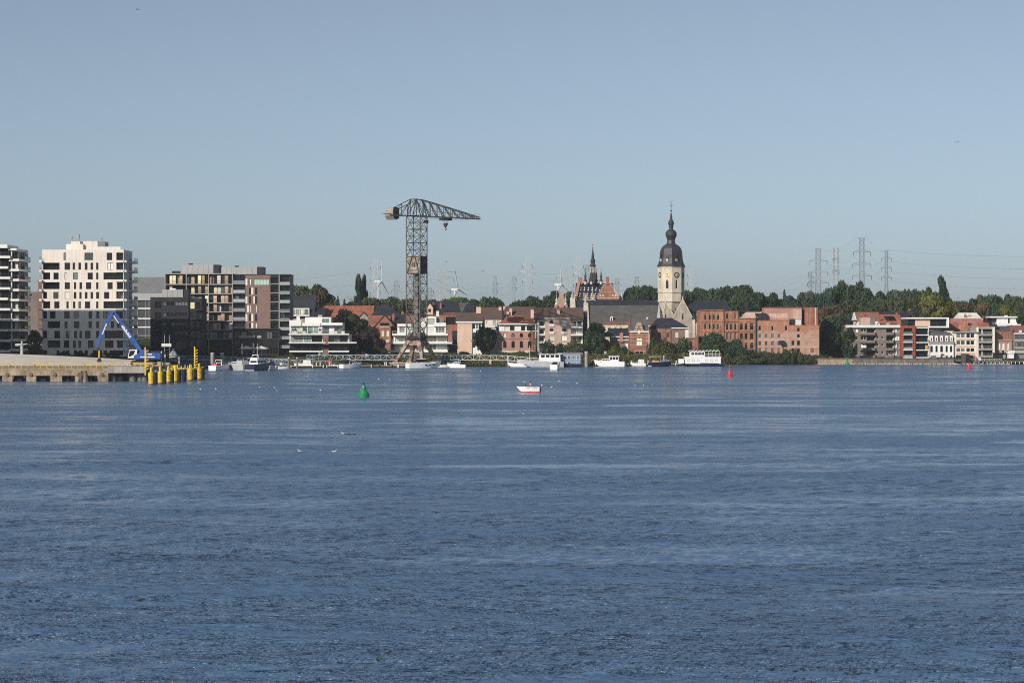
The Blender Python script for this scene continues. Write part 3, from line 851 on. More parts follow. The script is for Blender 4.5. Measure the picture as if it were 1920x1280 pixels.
# balcony tower at the edge of the picture
b = B('balcony_tower', 'white tower of stacked wraparound balconies cut by the picture edge', -30, 34, 664, 4.2, group='white apartment towers')
b.wall(-40, 13.5, 462, None, [], 'darkmetal', 14, dy=1.6)
b.wall(15.5, 31, 470, None, [], 'glassgrey', 14, dy=2.6, name='glazed_core')
b.box('roof_slab', -40, 13.8, 458.5, 465, 'white', 0, 15)
b.box('roof_slab', 15.3, 31, 465.5, 469.5, 'white', 1.0, 16)
for k in range(11):
    t = 479.6 + 19.6 * k
    if t < 660:
        b.slab(-40, 19 if k % 3 != 1 else 14.5, t, t + 4.4, 'white', 0, 1.7)
        b.rail(-40, 18.6, t, 1.0, .1, 1.6, ends=(0, 1))
        for q in range(3):
            x = -36 + q * 18
            window(b.root, b.X(x), 1.55, b.Z(t), 2.3, 2.4, 'darkmetal', 'dark', nm=1)
    t = 485 + 18.8 * k
    if t < 660:
        mb = MB(); mb.box(b.X(15.3), b.X(34.2), .9, 17, b.Z(t + 4.2), b.Z(t)); sl = mb.build('balcony', M['white'], b.root)
        r = MB(); X0, X1 = b.X(15.6), b.X(34); z = b.Z(t)
        for hh in (.5, 1.0): r.bar((X1, 1, z + hh), (X1, 16.9, z + hh), .03); r.bar((X0, 1, z + hh), (X1, 1, z + hh), .03)
        for q in range(9): r.bar((X1, 1 + 2 * q, z), (X1, 1 + 2 * q, z + 1), .03)
        rr = r.build('railing', M['darkmetal'], sl)
        g = MB(); g.box(X1 - .06, X1 - .03, 9, 16.8, z + .1, z + .95); g.build('pane', M['railglass'], rr)
        window(b.root, b.X(16.5), 2.55, z, 1.3, 2.3, 'white', 'dark', nm=0); window(b.root, b.X(24), 2.55, z, 1.1, 2.3, 'white', 'light', nm=0)
        for q in range(4): window(b.root, b.X(31) + .06, 3.4 + 3.2 * q, z, 2.4, 2.3, 'darkmetal', 'dark', rz=R(90))
        mb = MB(); mb.box(b.X(18.8), b.X(20.4), 1.4, 2.2, z, z + 2.4); mb.build('column', M['white'], b.root)

# apartment slab that stands just outside the frame and shades the lower storeys
b = B('apartment_slab', 'plain cream apartment slab outside the frame beside the balcony tower', -330, -8, 598, 4.2)
b.cx = -187; b.root.location.x = b.cx
X0, X1 = -35, 34
H = 50.5 - 4.2
hs = []
for f in range(15):
    z0 = .9 + f * 3.05
    for k in range(14):
        hs.append((X0 + 2 + k * 4.8, X0 + 4.1 + k * 4.8, z0, z0 + 1.8, .25, 0))
mb = MB(); sheet(mb, X0, X1, 0, H, hs, lambda u, d, z: (u, d, z))
mb.face([(X0, 12, 0), (X1, 12, 0), (X1, 12, H), (X0, 12, H)]); mb.face([(X0, 0, H), (X1, 0, H), (X1, 12, H), (X0, 12, H)])
mb.face([(X0, 0, 0), (X0, 12, 0), (X0, 12, H), (X0, 0, H)]); mb.face([(X1, 0, 0), (X1, 12, 0), (X1, 12, H), (X1, 0, H)])
mb.build('wall', M['cream'], b.root)
for h in hs[::2]: window(b.root, h[0], .19, h[2], 2.1, 1.8, 'darkmetal', 'dark')

# houses glimpsed between the two towers
b = B('brick_house', 'brick house with red tiled roof seen between the two white towers', 36, 76, 735, 3.5)
b.wall(34, 78, 585, None, [(48, 53, 592, 600), (59, 64, 592, 600), (60, 66, 606, 614)], 'brownbrick', 9)
b.gable_x(34, 78, 585, 553, 'roofdull', 0, 9)
b.skylight(58, 62, 560, 563, 2.7, .9); b.skylight(65, 69, 560, 563, 2.7, .9)
b = B('flat_house', 'grey house with a flat white edge between the white towers', 38, 76, 720, 3.5)
b.wall(56, 76, 597, None, [(60, 66, 604, 613), (68, 73, 604, 613)], 'zinc', 8); b.box('fascia', 55, 76, 594.5, 597, 'white', -.2, 8)
b = B('brick_block', 'brown brick block behind the cream tower', 40, 78, 700, 3.5)
b.wall(71.5, 85, 524, None, [], 'brownbrick', 10); b.wall(38, 71, 547, None, [(45, 50, 551, 554), (55, 60, 551, 554)], 'greybrick', 10, dy=6)

# standing-seam roofed hall
b = B('seam_roof_hall', 'glazed hall under a grey standing seam roof beside the cream tower', 250, 320, 768, 3.5)
b.wall(244, 325, 556, None, [], 'glassgrey', 16)
b.box('fascia', 244, 325, 550, 563, 'greymetal', -.6, .6)
ro = b.gable_x(244, 325, 550, 520, 'zinc', 0, 18)
mb = MB(); X0, X1 = b.X(244), b.X(325); ze, zr = b.Z(550), b.Z(520, 9)
for k in range(27):
    x = X0 + (X1 - X0) * k / 26; mb.bar((x, -.3, ze + .05), (x, 9, zr + .05), .05)
mb.build('seam', M['greymetal'], ro)
for y in (577, 596, 612, 628): b.box('floor_band', 244, 325, y, y + 2.4, 'white' if y < 620 else 'zinc', -.35, .35)
for x in (258, 273, 279): b.box('mullion', x, x + 1, 563, 660, 'greymetal', -.2, .2)

# dark brick block
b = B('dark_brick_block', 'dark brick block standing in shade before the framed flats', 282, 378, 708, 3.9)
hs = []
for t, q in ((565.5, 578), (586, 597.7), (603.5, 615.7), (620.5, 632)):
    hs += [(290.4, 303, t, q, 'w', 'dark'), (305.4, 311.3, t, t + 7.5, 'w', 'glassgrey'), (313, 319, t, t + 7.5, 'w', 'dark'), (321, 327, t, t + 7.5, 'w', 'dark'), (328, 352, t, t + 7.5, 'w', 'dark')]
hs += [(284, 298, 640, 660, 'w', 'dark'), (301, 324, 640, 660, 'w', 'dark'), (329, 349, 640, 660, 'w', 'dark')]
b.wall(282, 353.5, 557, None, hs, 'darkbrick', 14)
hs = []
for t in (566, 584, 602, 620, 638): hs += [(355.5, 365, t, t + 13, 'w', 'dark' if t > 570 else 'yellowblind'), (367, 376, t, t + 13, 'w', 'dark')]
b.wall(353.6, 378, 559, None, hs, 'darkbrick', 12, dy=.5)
for t in (580, 598, 616): b.slab(366, 379, t, t + 1.6, 'darkmetal', -.9, .5); b.rail(366, 379, t, 1.0, -.85, .5)
b.box('plant_room', 304, 343, 543, 557, 'greymetal', 3, 6); b.box('plant_room', 343.1, 353, 543.5, 557, 'darkmetal', 3.3, 5)
for k in range(1, 4): b.box('panel_joint', 304 + k * 9.7, 304.4 + k * 9.7, 543.4, 556.8, 'zinc', 2.97, .05)
b.box('roof_dome', 318, 329, 540.5, 543, 'white', 4, 2)

# framed apartment block
b = B('framed_apartment_block', 'apartment block with pale frame grid and yellow blinds', 309, 460, 734, 3.9)
b.wall(309, 437, 513, None, [], 'darkmetal', 13, dy=1.7, name='core_wall')
FLO = [512.3, 532.3, 550, 567, 584, 601, 618, 635]
cols = [309.3, 349, 391, 435.5]
for i, y in enumerate(FLO): b.box('floor_slab', 309, 437, y, y + 1.7, 'frame', 0, 1.7)
for x in cols: b.box('column', x - .6, x + .9, 514, 668, 'frame', -.05, .5)
for i in range(7):
    t, q = FLO[i] + 1.8, FLO[i + 1] - .1
    for c in range(3):
        a, e = cols[c] + 1.2, cols[c + 1] - .8
        n = 6; w = (e - a) / n
        for k in range(n):
            r = rng.random()
            if i == 0: g = ['glass', 'yellowblind', 'yellowblind', 'yellowblind', 'tanblind', 'glass', 'glassgrey', 'tanblind', 'glass', 'yellowblind', 'tanblind', 'glass', 'tanblind', 'glass', 'curtain_glare', 'glassgrey', 'tanblind', 'glass'][c * 6 + k]
            else: g = 'tanblind' if r < .38 else 'glass' if r < .72 else 'glassgrey' if r < .84 else 'curtain_glare' if r < .96 else 'yellowblind'
            ofs = 1.55 if g.startswith('glass') or rng.random() < .4 else rng.uniform(.25, .9)
            window(b.root, b.X(a + k * w + .2), ofs, b.Z(q), b.X(a + (k + 1) * w - .2) - b.X(a + k * w), b.Z(t) - b.Z(q) - .35, 'none', g, nm=0, rows=1 if g == 'tanblind' else 0)
    b.rail(309.5, 435, q, 1.0, .12, 1.6, ends=(0, 0))
# recessed column with glass balustrades
b.wall(437.3, 460, 512, None, [(439, 448, y + 3, y + 14, 'w', 'dark') for y in FLO[:-1]] + [(449.5, 458.5, y + 2, y + 15, 'w', 'mix') for y in FLO[:-1]], 'darkmetal', 12, dy=1.2)
for i in range(1, 7):
    y = FLO[i] - 1.5
    b.slab(437.4, 459.5, y + .2, y + 1.8, 'frame', -.3, 1.2); b.rail(437.6, 459.3, y + .2, 1.0, -.25, 1.1, glassy='railglass', ends=(0, 1))
b.box('plant_room', 342, 400, 496.5, 512.2, 'greymetal', 3, 7); b.box('plant_room', 400.1, 411, 496.2, 512.2, 'darkmetal', 3.2, 6.6)
for k in range(1, 6): b.box('panel_joint', 342 + k * 9.7, 342.4 + k * 9.7, 496.9, 512, 'zinc', 2.97, .05)
b.box('plant_room', 322.5, 336, 508, 512.3, 'darkmetal', 3, 3); b.box('vent_cowl', 353.5, 361, 493.6, 496.5, 'darkmetal', 5, 1.5)
mb = MB(); mb.bar((b.X(333), 4, b.Z(508)), (b.X(333), 4, b.Z(497)), .06); mb.bar((b.X(331.5), 4, b.Z(500)), (b.X(334.5), 4, b.Z(501)), .05); mb.build('antenna', M['greymetal'], b.root)

# brown brick block with loggia stack
b = B('brown_brick_block', 'brown brick block with cream shutters and a mint green window', 460, 544, 731, 3.8)
hs = [(476, 504.7, 523.8, 534.5, 'w', 'mint'), (467.3, 471, 522.6, 534.5, 'w', 'light')]
rows = [(539.3, 552.3), (556, 569), (572.3, 585.4), (588.7, 602), (605, 615)]
for t, q in rows: hs += [(467.3, 470.7, t, q), (478.4, 482, t, q)]
b.wall(460.2, 507, 516, 616.5, hs, 'brownbrick', 12)
for x0, x1, r in ((460.3, 464, None), (471, 475, 0), (460.3, 464, 1), (475, 478.2, 1), (463.2, 467.2, 2), (460.3, 464, 3), (471.2, 475, 3), (471, 475, 4)):
    t, q = (522.6, 534.5) if r is None else rows[r]
    mb = MB(); mb.box(b.X(x0), b.X(x1), -.07, -.003, b.Z(q), b.Z(t)); mb.build('shutter', M['cream'], b.root)
hs = []
for k in range(6):
    t = 517.5 + 16.9 * k
    hs.append((508.3, 522, t + 2, t + 14, 'L', 'dark'))
b.wall(507.1, 523, 515.5, 616.5, hs, 'darkmetal', 12, dy=.2)
for k in range(6):
    t = 517.5 + 16.9 * k
    b.slab(507.2, 523, t + 14, t + 15.3, 'frame', -.3, .2); b.rail(507.4, 522.6, t + 14, .95, -.25, .2, ends=(0, 0))
b.box('column', 522.6, 524.2, 515, 640, 'frame', -.35, .5)
hs = []
for k in range(9):
    t = 516 + 16.9 * k
    if t < 655: hs += [(525, 533.5, t + 1, t + 14, 'w', 'dark' if k < 5 else 'mix'), (534.5, 542.5, t + 1, t + 14, 'w', 'mix')]
b.wall(524.3, 543.5, 514.5, None, hs, 'darkmetal', 12, dy=1.0)
for k in range(8):
    t = 529.5 + 16.9 * k
    b.slab(524.4, 543.6, t + 3.5, t + 5, 'frame', -.3, 1.0); b.rail(524.6, 543.4, t + 3.5, .85, -.25, 1.0, glassy='railglass', ends=(0, 1))
b.box('roof_edge', 460, 544, 514, 516, 'darkmetal', .3, 12)
b.box('plant_room', 415, 482, 500.5, 514.5, 'greymetal', 4, 7); b.box('plant_room', 482.1, 494, 500.2, 514.5, 'darkmetal', 4.2, 6.6)
for k in range(1, 7): b.box('panel_joint', 415 + k * 9.6, 415.4 + k * 9.6, 500.9, 514, 'zinc', 3.97, .05)
b.box('vent_cowl', 440, 447.5, 498, 500.5, 'darkmetal', 6, 1.5)
mb = MB(); mb.bar((b.X(449.5), 6, b.Z(500)), (b.X(449.5), 6, b.Z(489.5)), .07); mb.bar((b.X(502), 6, b.Z(516)), (b.X(502), 6, b.Z(497)), .03); mb.build('antenna', M['greymetal'], b.root)
# shaded ground floors with restaurant
hs = [(x, x + 10.5, t, t + 13, 'w', 'dark') for t in (622, 637, 651) for x in (440, 452, 464, 476, 488, 500, 511)]
b.wall(437.5, 523, 616.6, None, hs, 'darkmetal', 14, dy=-1.5)
b.box('canopy', 437, 524, 615.8, 617.2, 'darkmetal', -2.2, 2)
b.box('parapet', 449, 478, 629, 633.5, 'frame', -1.7, .15); b.box('parapet', 482, 490, 629, 633.5, 'frame', -1.7, .15)
# faint roof emblem and row of letters on the fascia
mb = MB(); z = b.Z(651.2); dy = -1.56
xx = b.X(460.2)
mb.prism([(xx, z), (xx + .9, z), (xx + .9, z + .42), (xx + .65, z + .66), (xx + .25, z + .66), (xx, z + .42)], dy - .05, dy)
for k in range(6): w = rng.uniform(.14, .2); mb.box(xx + 1.1 + k * .27, xx + 1.1 + k * .27 + w, dy - .05, dy, z, z + (.62 if k == 0 else .4))
for k in range(6): mb.box(xx + 3.9 + k * .27, xx + 3.9 + k * .27 + .17, dy - .05, dy, z, z + .36)
mb.build('lettering', M['greymetal'], b.root)
for px, op in ((454, 0), (475.5, 0), (463, 1), (490, 1)):
    Yp = 712
    t = thing('parasol', {454: 'closed white parasol nearest the twin grey piles', 475.5: 'closed white parasol between the two opened ones', 463: 'open white parasol over the terrace by the twin piles', 490: 'open white parasol behind the tall boat mast'}[px], 'parasol', (wx(px, Yp), Yp, 3.3), 0, 'restaurant parasols')
    mb = MB(); mb.lathe([(.05, 0), (.05, 4.6 if not op else 3.9)], 6); mb.build('pole', M['white'], t)
    mb = MB()
    if op: mb.lathe([(2.6, 2.85), (2.5, 3.0), (.1, 3.8)], 8)
    else: mb.lathe([(.3, 1.2), (.38, 2.4), (.26, 4.3), (.05, 4.9)], 8)
    mb.build('canopy', M['cream'], t)

# white terraced villa flats
b = B('terraced_white_flats', 'white terraced flats with planters and green glass left of the copper beech', 542, 655, 722, 3.2, group='white terraced riverside flats')
b.wall(543, 642, 605, 627, [(546.5, 565, 611.5, 625, 'w', 'glasspale')] + [(x, x + 9.4, 611.5, 625, 'w', 'glassgreen', 'white') for x in (567, 577.5, 588)] + [(604.5, 617, 611, 625, 'w', 'glassgrey'), (627, 640, 611.5, 625, 'w', 'glassgreen')], 'white', 10, dy=1.5)
b.wall(543, 655, 627, 644, [(545, 568, 629, 641, 'w', 'glasspale'), (569.5, 583, 629, 641, 'w', 'glassgreen'), (584, 604, 629, 641, 'w', 'dark'), (617, 635, 629, 641, 'w', 'glassgreen'), (636, 652, 629, 641, 'w', 'dark')], 'white', 11, dy=1.2)
b.wall(543, 650, 644, None, [(544.5, 566, 645.5, 657.5, 'w', 'green'), (568, 582, 645.5, 657.5, 'w', 'dark'), (583, 603, 645.5, 657.5, 'w', 'dark'), (617, 634, 645.5, 657.5, 'w', 'dark'), (635, 648, 645.5, 657.5, 'w', 'dark')], 'darkmetal', 11, dy=1.2)
for x0, x1, y in ((542, 655, 625), (542, 611, 641), (616, 669, 641), (543, 606, 657.2), (616, 655, 657.2)):
    b.slab(x0, x1, y, y + 2.7, 'offwhite', -1.2, 1.2); b.rail(x0, x1, y, .95, -1.1, 1.2)
b.box('brick_pier', 605, 616, 628, 646, 'brownbrick', -.9, 2); b.box('brick_pier', 604, 616.5, 655, 664, 'brownbrick', -.9, 2)
b.box('roof_pavilion', 572, 593, 594.5, 605.2, 'white', 3, 6); b.wall(593.1, 620, 594.5, 611, [(604, 618, 597.4, 608, 'w', 'glassgreen', 'white')], 'white', 7, dy=2.2)
b.box('parapet', 542.5, 565, 600, 611, 'white', .6, .3); b.box('parapet', 566, 600, 605.2, 611, 'white', .9, .3); b.box('canopy', 600, 642, 608.3, 610, 'offwhite', -.2, 1.5)
b.box('vent_cowl', 556, 562, 593.5, 601, 'white', 4, 1.2); b.box('vent_cowl', 596, 604, 590.5, 594.5, 'greymetal', 4, 1.2)
for x, w in ((548, 3.5), (552.5, 4), (568, 6), (597.5, 6.5), (628, 5), (639.5, 7)):
    mb = MB(); X0 = b.X(x); mb.box(X0, X0 + w * .18, -.9, -.3, b.Z(625), b.Z(620.6)); p = mb.build('planter', M['white'], b.root)
    mb = MB()
    for _ in range(60):
        a = [X0 + w * .09 + rng.gauss(0, w * .05), -.6 + rng.gauss(0, .2), b.Z(620.6) + abs(rng.gauss(.3, .3))]
        mb.face([(a[0] - .12, a[1], a[2]), (a[0] + .12, a[1] - .1, a[2] + .05), (a[0] + .05, a[1], a[2] + .25)])
    mb.build('shrub', LEAF['mid'], p)

# houses behind
b = B('dormer_house', 'dark mansard house with a wide balcony dormer above the white flats', 543, 590, 790, 4.5)
b.wall(543, 588, 592, None, [(548, 556, 581, 592, 'w', 'glassgreen')], 'greystone', 10)
b.gable_x(540, 588, 592, 555, 'slatedark', 0, 11)
b.wall(546, 580, 577.5, 591, [(548, 553, 580, 590, 'w', 'glassgreen'), (554.5, 561, 580, 590, 'w', 'green'), (563, 569, 580, 590, 'w', 'light'), (571, 578, 580, 590, 'w', 'green')], 'offwhite', 4, dy=-.3, name='dormer')
b.rail(546, 581, 591, 1.0, -1.3, -.3); b.slab(545, 581, 591, 593, 'offwhite', -1.4, -.3)
b.skylight(554, 557.5, 566.5, 570.5, 3.4, 1.2); b.skylight(558.5, 562, 566.5, 570.5, 3.4, 1.2); b.skylight(570, 574, 566.5, 570, 3.4, 1.2)
b.chimney(572, 579, 550, 560, 'darkbrick', 5)
b.wall(588, 605, 590, None, [], 'darkbrick', 8); b.gable_x(586, 607, 590, 578, 'slatedark', 0, 8)
b = B('long_red_roof_hall', 'long hall under one big orange red tiled roof', 596, 699, 800, 4.5)
b.wall(598, 698, 594, None, [], 'salmon', 11); b.gable_x(598, 698, 594, 573.5, 'roofred', 0, 11, hipl=2.2, hipr=0)
for x in (620, 652): b.chimney(x, x + 2.2, 581, 590, 'palebrick', 3.2)
b.chimney(600, 605, 583, 595, 'leadpale', -1)
for x0, x1, nm in ((643, 662, 'small gabled grey house in front of the long red roof'), (671, 692, 'small slate roofed house below the end of the long red roof')):
    b = B('gabled_cottage', nm, x0, x1, 780, 4.2); b.wall(x0, x1, 597, None, [(x0 + 6, x0 + 10, 600, 607)], 'greystone', 7); b.gable_y(x0, x1, 597, 586, 'slate', 'greystone', 0, 8)
b = B('hip_roof_house', 'house with a broad dark hipped roof left of the crane', 698, 747, 800, 4.5)
b.wall(700, 745, 590, None, [], 'redbrick', 10); b.gable_x(698, 747, 590, 570.5, 'slatedark', 0, 11, hipl=3.2, hipr=5)
b = B('red_gable_house', 'red brick gabled house with brown roof beside the copper beech', 692, 738, 765, 3.8)
b.wall(704, 732, 611, None, [(714.5, 720, 619.5, 630, 'w', 'curtain_glare', 'white'), (724, 729, 619.5, 630, 'w', 'curtain_glare', 'white'), (723, 729, 636, 641, 'w', 'light', 'white')], 'redbrick', 9)
b.wall(693, 704, 606, None, [(706, 710, 619, 626)], 'redbrick', 8, dy=.5)
b.gable_y(703, 738, 611, 591, 'roofbrown', 'redbrick', 0, 10, xr=720.5)
b.gable_x(690, 716, 608, 592, 'roofdull', 2, 9)
mb = MB(); mb.box(b.X(712), b.X(730), -.25, -.003, b.Z(613), b.Z(611.2)); mb.build('string_course', M['stone'], b.root)
window(b.root, b.X(712.5), -.08, b.Z(611), b.X(729.5) - b.X(712.5), b.Z(605) - b.Z(611), 'darkmetal', 'dark', nm=1)
b = B('brick_chimney_house', 'small dark roofed house with red chimney between gable house and crane', 732, 762, 775, 3.8)
b.wall(733, 760, 604, None, [(738, 743, 606, 611)], 'redbrick', 8); b.gable_x(733, 760, 604, 590, 'slatedark', 0, 8); b.chimney(735.5, 739.5, 588.5, 605, 'redbrick', -.2); b.chimney(752, 757, 584, 596, 'redbrick', 4)
b = B('small_red_roof_house', 'narrow house with red tiled roof glimpsed behind the crane mast', 750, 775, 790, 4.0)
b.wall(752, 774, 604, None, [], 'redbrick', 8); b.gable_x(752, 774, 604, 592, 'roofred', 0, 8)

# white terraced flats behind the crane
b = B('terraced_white_flats', 'white terraced flats with wide balconies standing behind the crane', 724, 848, 757, 3.4, group='white terraced riverside flats')
b.wall(745, 836, 611.5, 627, [(749, 759, 613, 623.5, 'w', 'glassgrey', 'white'), (761, 770, 613, 623.5, 'w', 'green', 'white'), (772, 798, 613, 623.5, 'w', 'green', 'white'), (800, 814, 613, 623.5, 'w', 'glasspale', 'white'), (817, 834, 613, 623.5, 'w', 'glassgrey', 'white')], 'white', 10, dy=1.4)
b.wall(738, 838, 627, 643, [(741, 757, 629.5, 641, 'w', 'glasspale', 'white'), (759, 766, 629.5, 641, 'w', 'dark', 'white'), (768, 796, 629.5, 641, 'w', 'mix', 'white'), (797, 818, 629.5, 641, 'w', 'tanblind', 'white'), (822, 837, 629.5, 641, 'w', 'curtain_glare', 'white')], 'white', 11, dy=1.2)
b.wall(740, 838, 643, None, [(742, 756, 645.5, 656, 'w', 'curtain_glare', 'white'), (758, 778, 645.5, 656, 'w', 'glassgreen', 'white'), (780, 795, 645.5, 656, 'w', 'mix', 'white'), (797, 818, 645.5, 656, 'w', 'glassgreen', 'white'), (821, 836, 645.5, 656, 'w', 'glasspale', 'white')], 'white', 11, dy=1.2)
b.wall(799, 818, 593, 611.6, [(801, 815.5, 597, 609, 'w', 'glasspale', 'white')], 'white', 7, dy=2.5)
b.box('parapet', 745, 771, 607, 611.6, 'white', .8, .5); b.box('parapet', 813, 836, 605, 611.6, 'white', .8, .5); b.box('roof_pavilion', 775, 799, 596, 611.6, 'offwhite', 4, 6)
b.box('chimney', 818, 823, 583, 593, 'white', 4, 1.2); b.box('roof_pavilion', 818.2, 832, 596, 605, 'zinc', 4, 5)
for x0, x1, y in ((736, 840, 625.5), (730, 848, 641), (724, 840, 656.5)):
    b.slab(x0, x1, y, y + 3.4, 'white', -1.8, 1.2); b.rail(x0, x1, y, .95, -1.7, 1.2, 'white')
b.box('plinth', 745, 835, 660.5, 666, 'cream', -.5, 2)
b.wall(840, 860, 640, None, [(841, 850, 648, 656, 'w', 'dark'), (851, 859, 648, 656, 'w', 'dark')], 'darkbrick', 9, dy=3); b.box('stair_core', 848, 859, 620, 640, 'darkmetal', 3.5, 5)

# ------------------------------------------------------------------ buildings, centre
b = B('dark_roof_villa', 'villa with a big dark slate roof and red chimneys right of the crane', 798, 862, 790, 4.2)
b.wall(802, 858, 588, None, [(836, 858, 594, 608, 'w', 'dark'), (812, 820, 592, 600)], 'redbrick', 11)
b.gable_x(797, 862, 588, 565, 'slatedark', 0, 12, hipr=1.0)
b.wall(799, 812, 577, 590, [(803, 808, 579, 585)], 'palebrick', 4, dy=-.4, name='dormer'); b.gable_y(799, 812, 577, 567, 'slatedark', 'palebrick', -.4, 5)
for x, t, q in ((810.5, 568, 580), (824.5, 568, 582)): b.chimney(x, x + 3.6, t, q, 'redbrick', 2.2)
mb = MB(); z0, z1 = b.Z(603, -1), b.Z(574, -1); x0, x1 = b.X(832, -1), b.X(825, -1)
mb.bar((x0, -.4, z0), (x1, 3, z1), .35); mb.build('verge', M['redbrick'], b.root)
b.box('lintel', 831, 858, 586.5, 588.2, 'redbrick', -.4, .4)
b = B('slate_hip_house', 'dark slate hipped house behind the pale brick end wall', 842, 895, 815, 4.5)
b.wall(846, 892, 591, None, [], 'darkbrick', 10); b.gable_x(844, 893, 591, 568, 'slate', 0, 12, hipl=3, hipr=3)
b.gable_x(866, 893, 590, 569.5, 'slatedark', -1, 12, name='wing_roof', hipl=2, hipr=2)

b = B('pale_brick_house', 'pale pink brick house with blank end wall beside the round tree', 857, 904, 758, 3.6)
b.wall(857.5, 885, 604, None, [], 'palebrick', 11)
b.wall(885.1, 903, 604, None, [(885.6, 891.4, 607, 616.7, 'w', 'dark', 'white'), (893, 896.4, 607, 616.7, 'w', 'mix', 'white'), (897.3, 902, 607, 616.7, 'w', 'mix', 'white'), (886, 892, 624, 634, 'w', 'mix', 'white'), (894, 901, 624, 634, 'w', 'mix', 'white'), (886, 892, 641, 652, 'w', 'mix', 'white')], 'white', 10, dy=.4)
b.box('fascia', 854.5, 904.5, 602.5, 605.2, 'white', -.45, .42); b.gable_x(856, 904, 603, 586.5, 'roofbrown', 0, 11.5)
b.skylight(875, 880, 594, 598, 1.9, .5, 'glass'); b.skylight(891, 895, 593.5, 598, 1.9, .5); b.chimney(893, 901.5, 575.5, 588, 'palebrick', 5.5, 1.2, 2)
b = B('balcony_house', 'brown roofed house with white balcony above the round tree', 905, 940, 775, 3.8)
b.wall(909, 940, 598, None, [(911.5, 915, 602, 608, 'w', 'mix', 'white'), (924, 931, 600, 611, 'w', 'glasspale', 'white'), (932, 938, 600, 611, 'w', 'glasspale', 'white'), (921, 929, 618, 628, 'w', 'dark', 'white'), (930, 937, 618, 628, 'w', 'dark', 'white')], 'cream', 10)
b.gable_x(903, 940, 597.5, 576.5, 'roofbrown', 0, 11)
for x in (909, 919, 929.5): b.skylight(x, x + 4.5, 588.5, 592, 1.6, .75, 'glasspale', 'white')
b.slab(917, 939, 611.5, 614, 'white', -1.5, 0); b.rail(917, 939, 611.5, .9, -1.4, 0, 'white'); b.chimney(935, 940.3, 575.5, 583.5, 'palebrick', 4, 1, 2)
for k, (x0, x1, t, q) in enumerate(((921, 932, 615, 619), (924, 938, 620, 624))):
    b.box('awning', x0, x1, t, q, 'white', -1.2, 1)
b = B('brown_roof_terrace', 'terrace under a long brown roof behind the arched brick house', 945, 1003, 788, 4.2)
b.wall(946, 1002, 600, None, [(950, 956, 602, 609), (985, 992, 602, 609)], 'beigebrick', 10); b.gable_x(946, 1002, 598, 575.5, 'roofbrown', 0, 12)
for x in (967, 974): b.skylight(x, x + 5, 588.5, 591.5, 2.2, .8, 'glasspale', 'white')
b.chimney(955, 960, 578, 596, 'palebrick', 1.0, 1, 1); b.chimney(943.5, 947.5, 574.5, 582, 'palebrick', 5, 1, 2); b.chimney(949.8, 954.5, 584, 595, 'palebrick', .2, 1, 1); b.chimney(995, 1002.5, 580.5, 597, 'palebrick', .2, .8, 1)
b.wall(943, 953, 589, 600, [(945, 950, 592, 597, 'w', 'dark', 'white')], 'darkbrick', 5, dy=-1.0, name='dormer')

# arched brick house
b = B('arched_brick_house', 'salmon brick house with arched windows and red hipped roof by the round tree', 935, 1006, 768, 3.6)
hs = []
for t, q in ((624, 632), (639, 652)):
    for i, x in enumerate((943.5, 959, 974.6, 990)): hs.append((x, x + 6, t, q, 'a', 'curtain_glare' if (i == 0 and t < 630) else 'dark', 'darkmetal'))
b.wall(935, 1004, 620.5, None, hs, 'salmon', 12, rec=.3)
b.box('string_course', 934.8, 1004.2, 634.6, 635.8, 'redbrick', -.12, .12); b.box('base_course', 934.6, 1004.4, 657, 661, 'stone', -.15, .15)
b.wall(935.5, 1003.5, 608.6, 620.5, [(946, 954.8, 610.5, 619, 'w', 'curtain_glare', 'white'), (956, 965, 610.5, 619.6, 'w', 'dark'), (977, 985, 610.5, 619.6, 'w', 'dark'), (987.5, 1003, 610.5, 619.6, 'w', 'dark')], 'white', 11.6, dy=.12)
b.box('fascia', 933.5, 1007.5, 606.8, 608.6, 'white', -.9, .9); b.gable_x(935, 1006, 607.2, 592, 'roofred', 0, 12.4, over=.7, hipl=4.6, hipr=4.9)
b.skylight(972, 976, 599, 602, 2.6, .5, 'glass', 'darkmetal'); b.slab(998, 1008, 620, 621.5, 'white', -1.2, .1); b.rail(998, 1008, 620, 1, -1.1, .1, 'offwhite'); b.box('post', 1003.8, 1005.2, 608, 634, 'white', -1.2, .25)

# beige apartment house
b = B('beige_apartment_house', 'beige brick apartment house with brown roof and white balconies', 1010, 1093, 762, 3.6)
hs = []
for t, q, g in ((600.4, 607.3, 'mix'), (615.5, 621.5, 'mix')):
    for x in (1030.5, 1053.9): hs.append((x, x + 8, t, q, 'w', g, 'white'))
for x in (1029.5, 1053): hs.append((x, x + 9.5, 629, 638.5, 'w', 'curtain_glare', 'white')); hs.append((x, x + 9.5, 641.5, 650, 'w', 'curtain_glare', 'white'))
b.wall(1022, 1070, 597, None, hs, 'beigebrick', 12)
for y in (607.6, 622): 
    for x in (1029.5, 1052.5): b.box('window_box', x, x + 10, y, y + 4, 'offwhite', -.35, .34)
b.box('cornice', 1021, 1071, 596, 598, 'cream', -.3, .3)
b.wall(1070.1, 1093, 597, None, [(1075, 1081, t, t + 10, 'w', 'dark', 'white') for t in (602, 617, 631)] + [(1082.5, 1091, t, t + 10, 'w', 'light', 'white') for t in (602, 617, 631)], 'cream', 10, dy=1.6)
b.wall(1008, 1021.9, 599, None, [(1011, 1020, t, t + 9, 'w', 'dark', 'white') for t in (602, 617, 631, 645)], 'cream', 10, dy=2)
for y in (611.8, 626.2, 641):
    b.slab(1070.2, 1092.5, y, y + 3, 'white', -.4, 1.6); b.rail(1070.3, 1092, y, .9, -.3, 1.5, 'white'); b.slab(1008.5, 1021.8, y, y + 2.6, 'white', .3, 2)
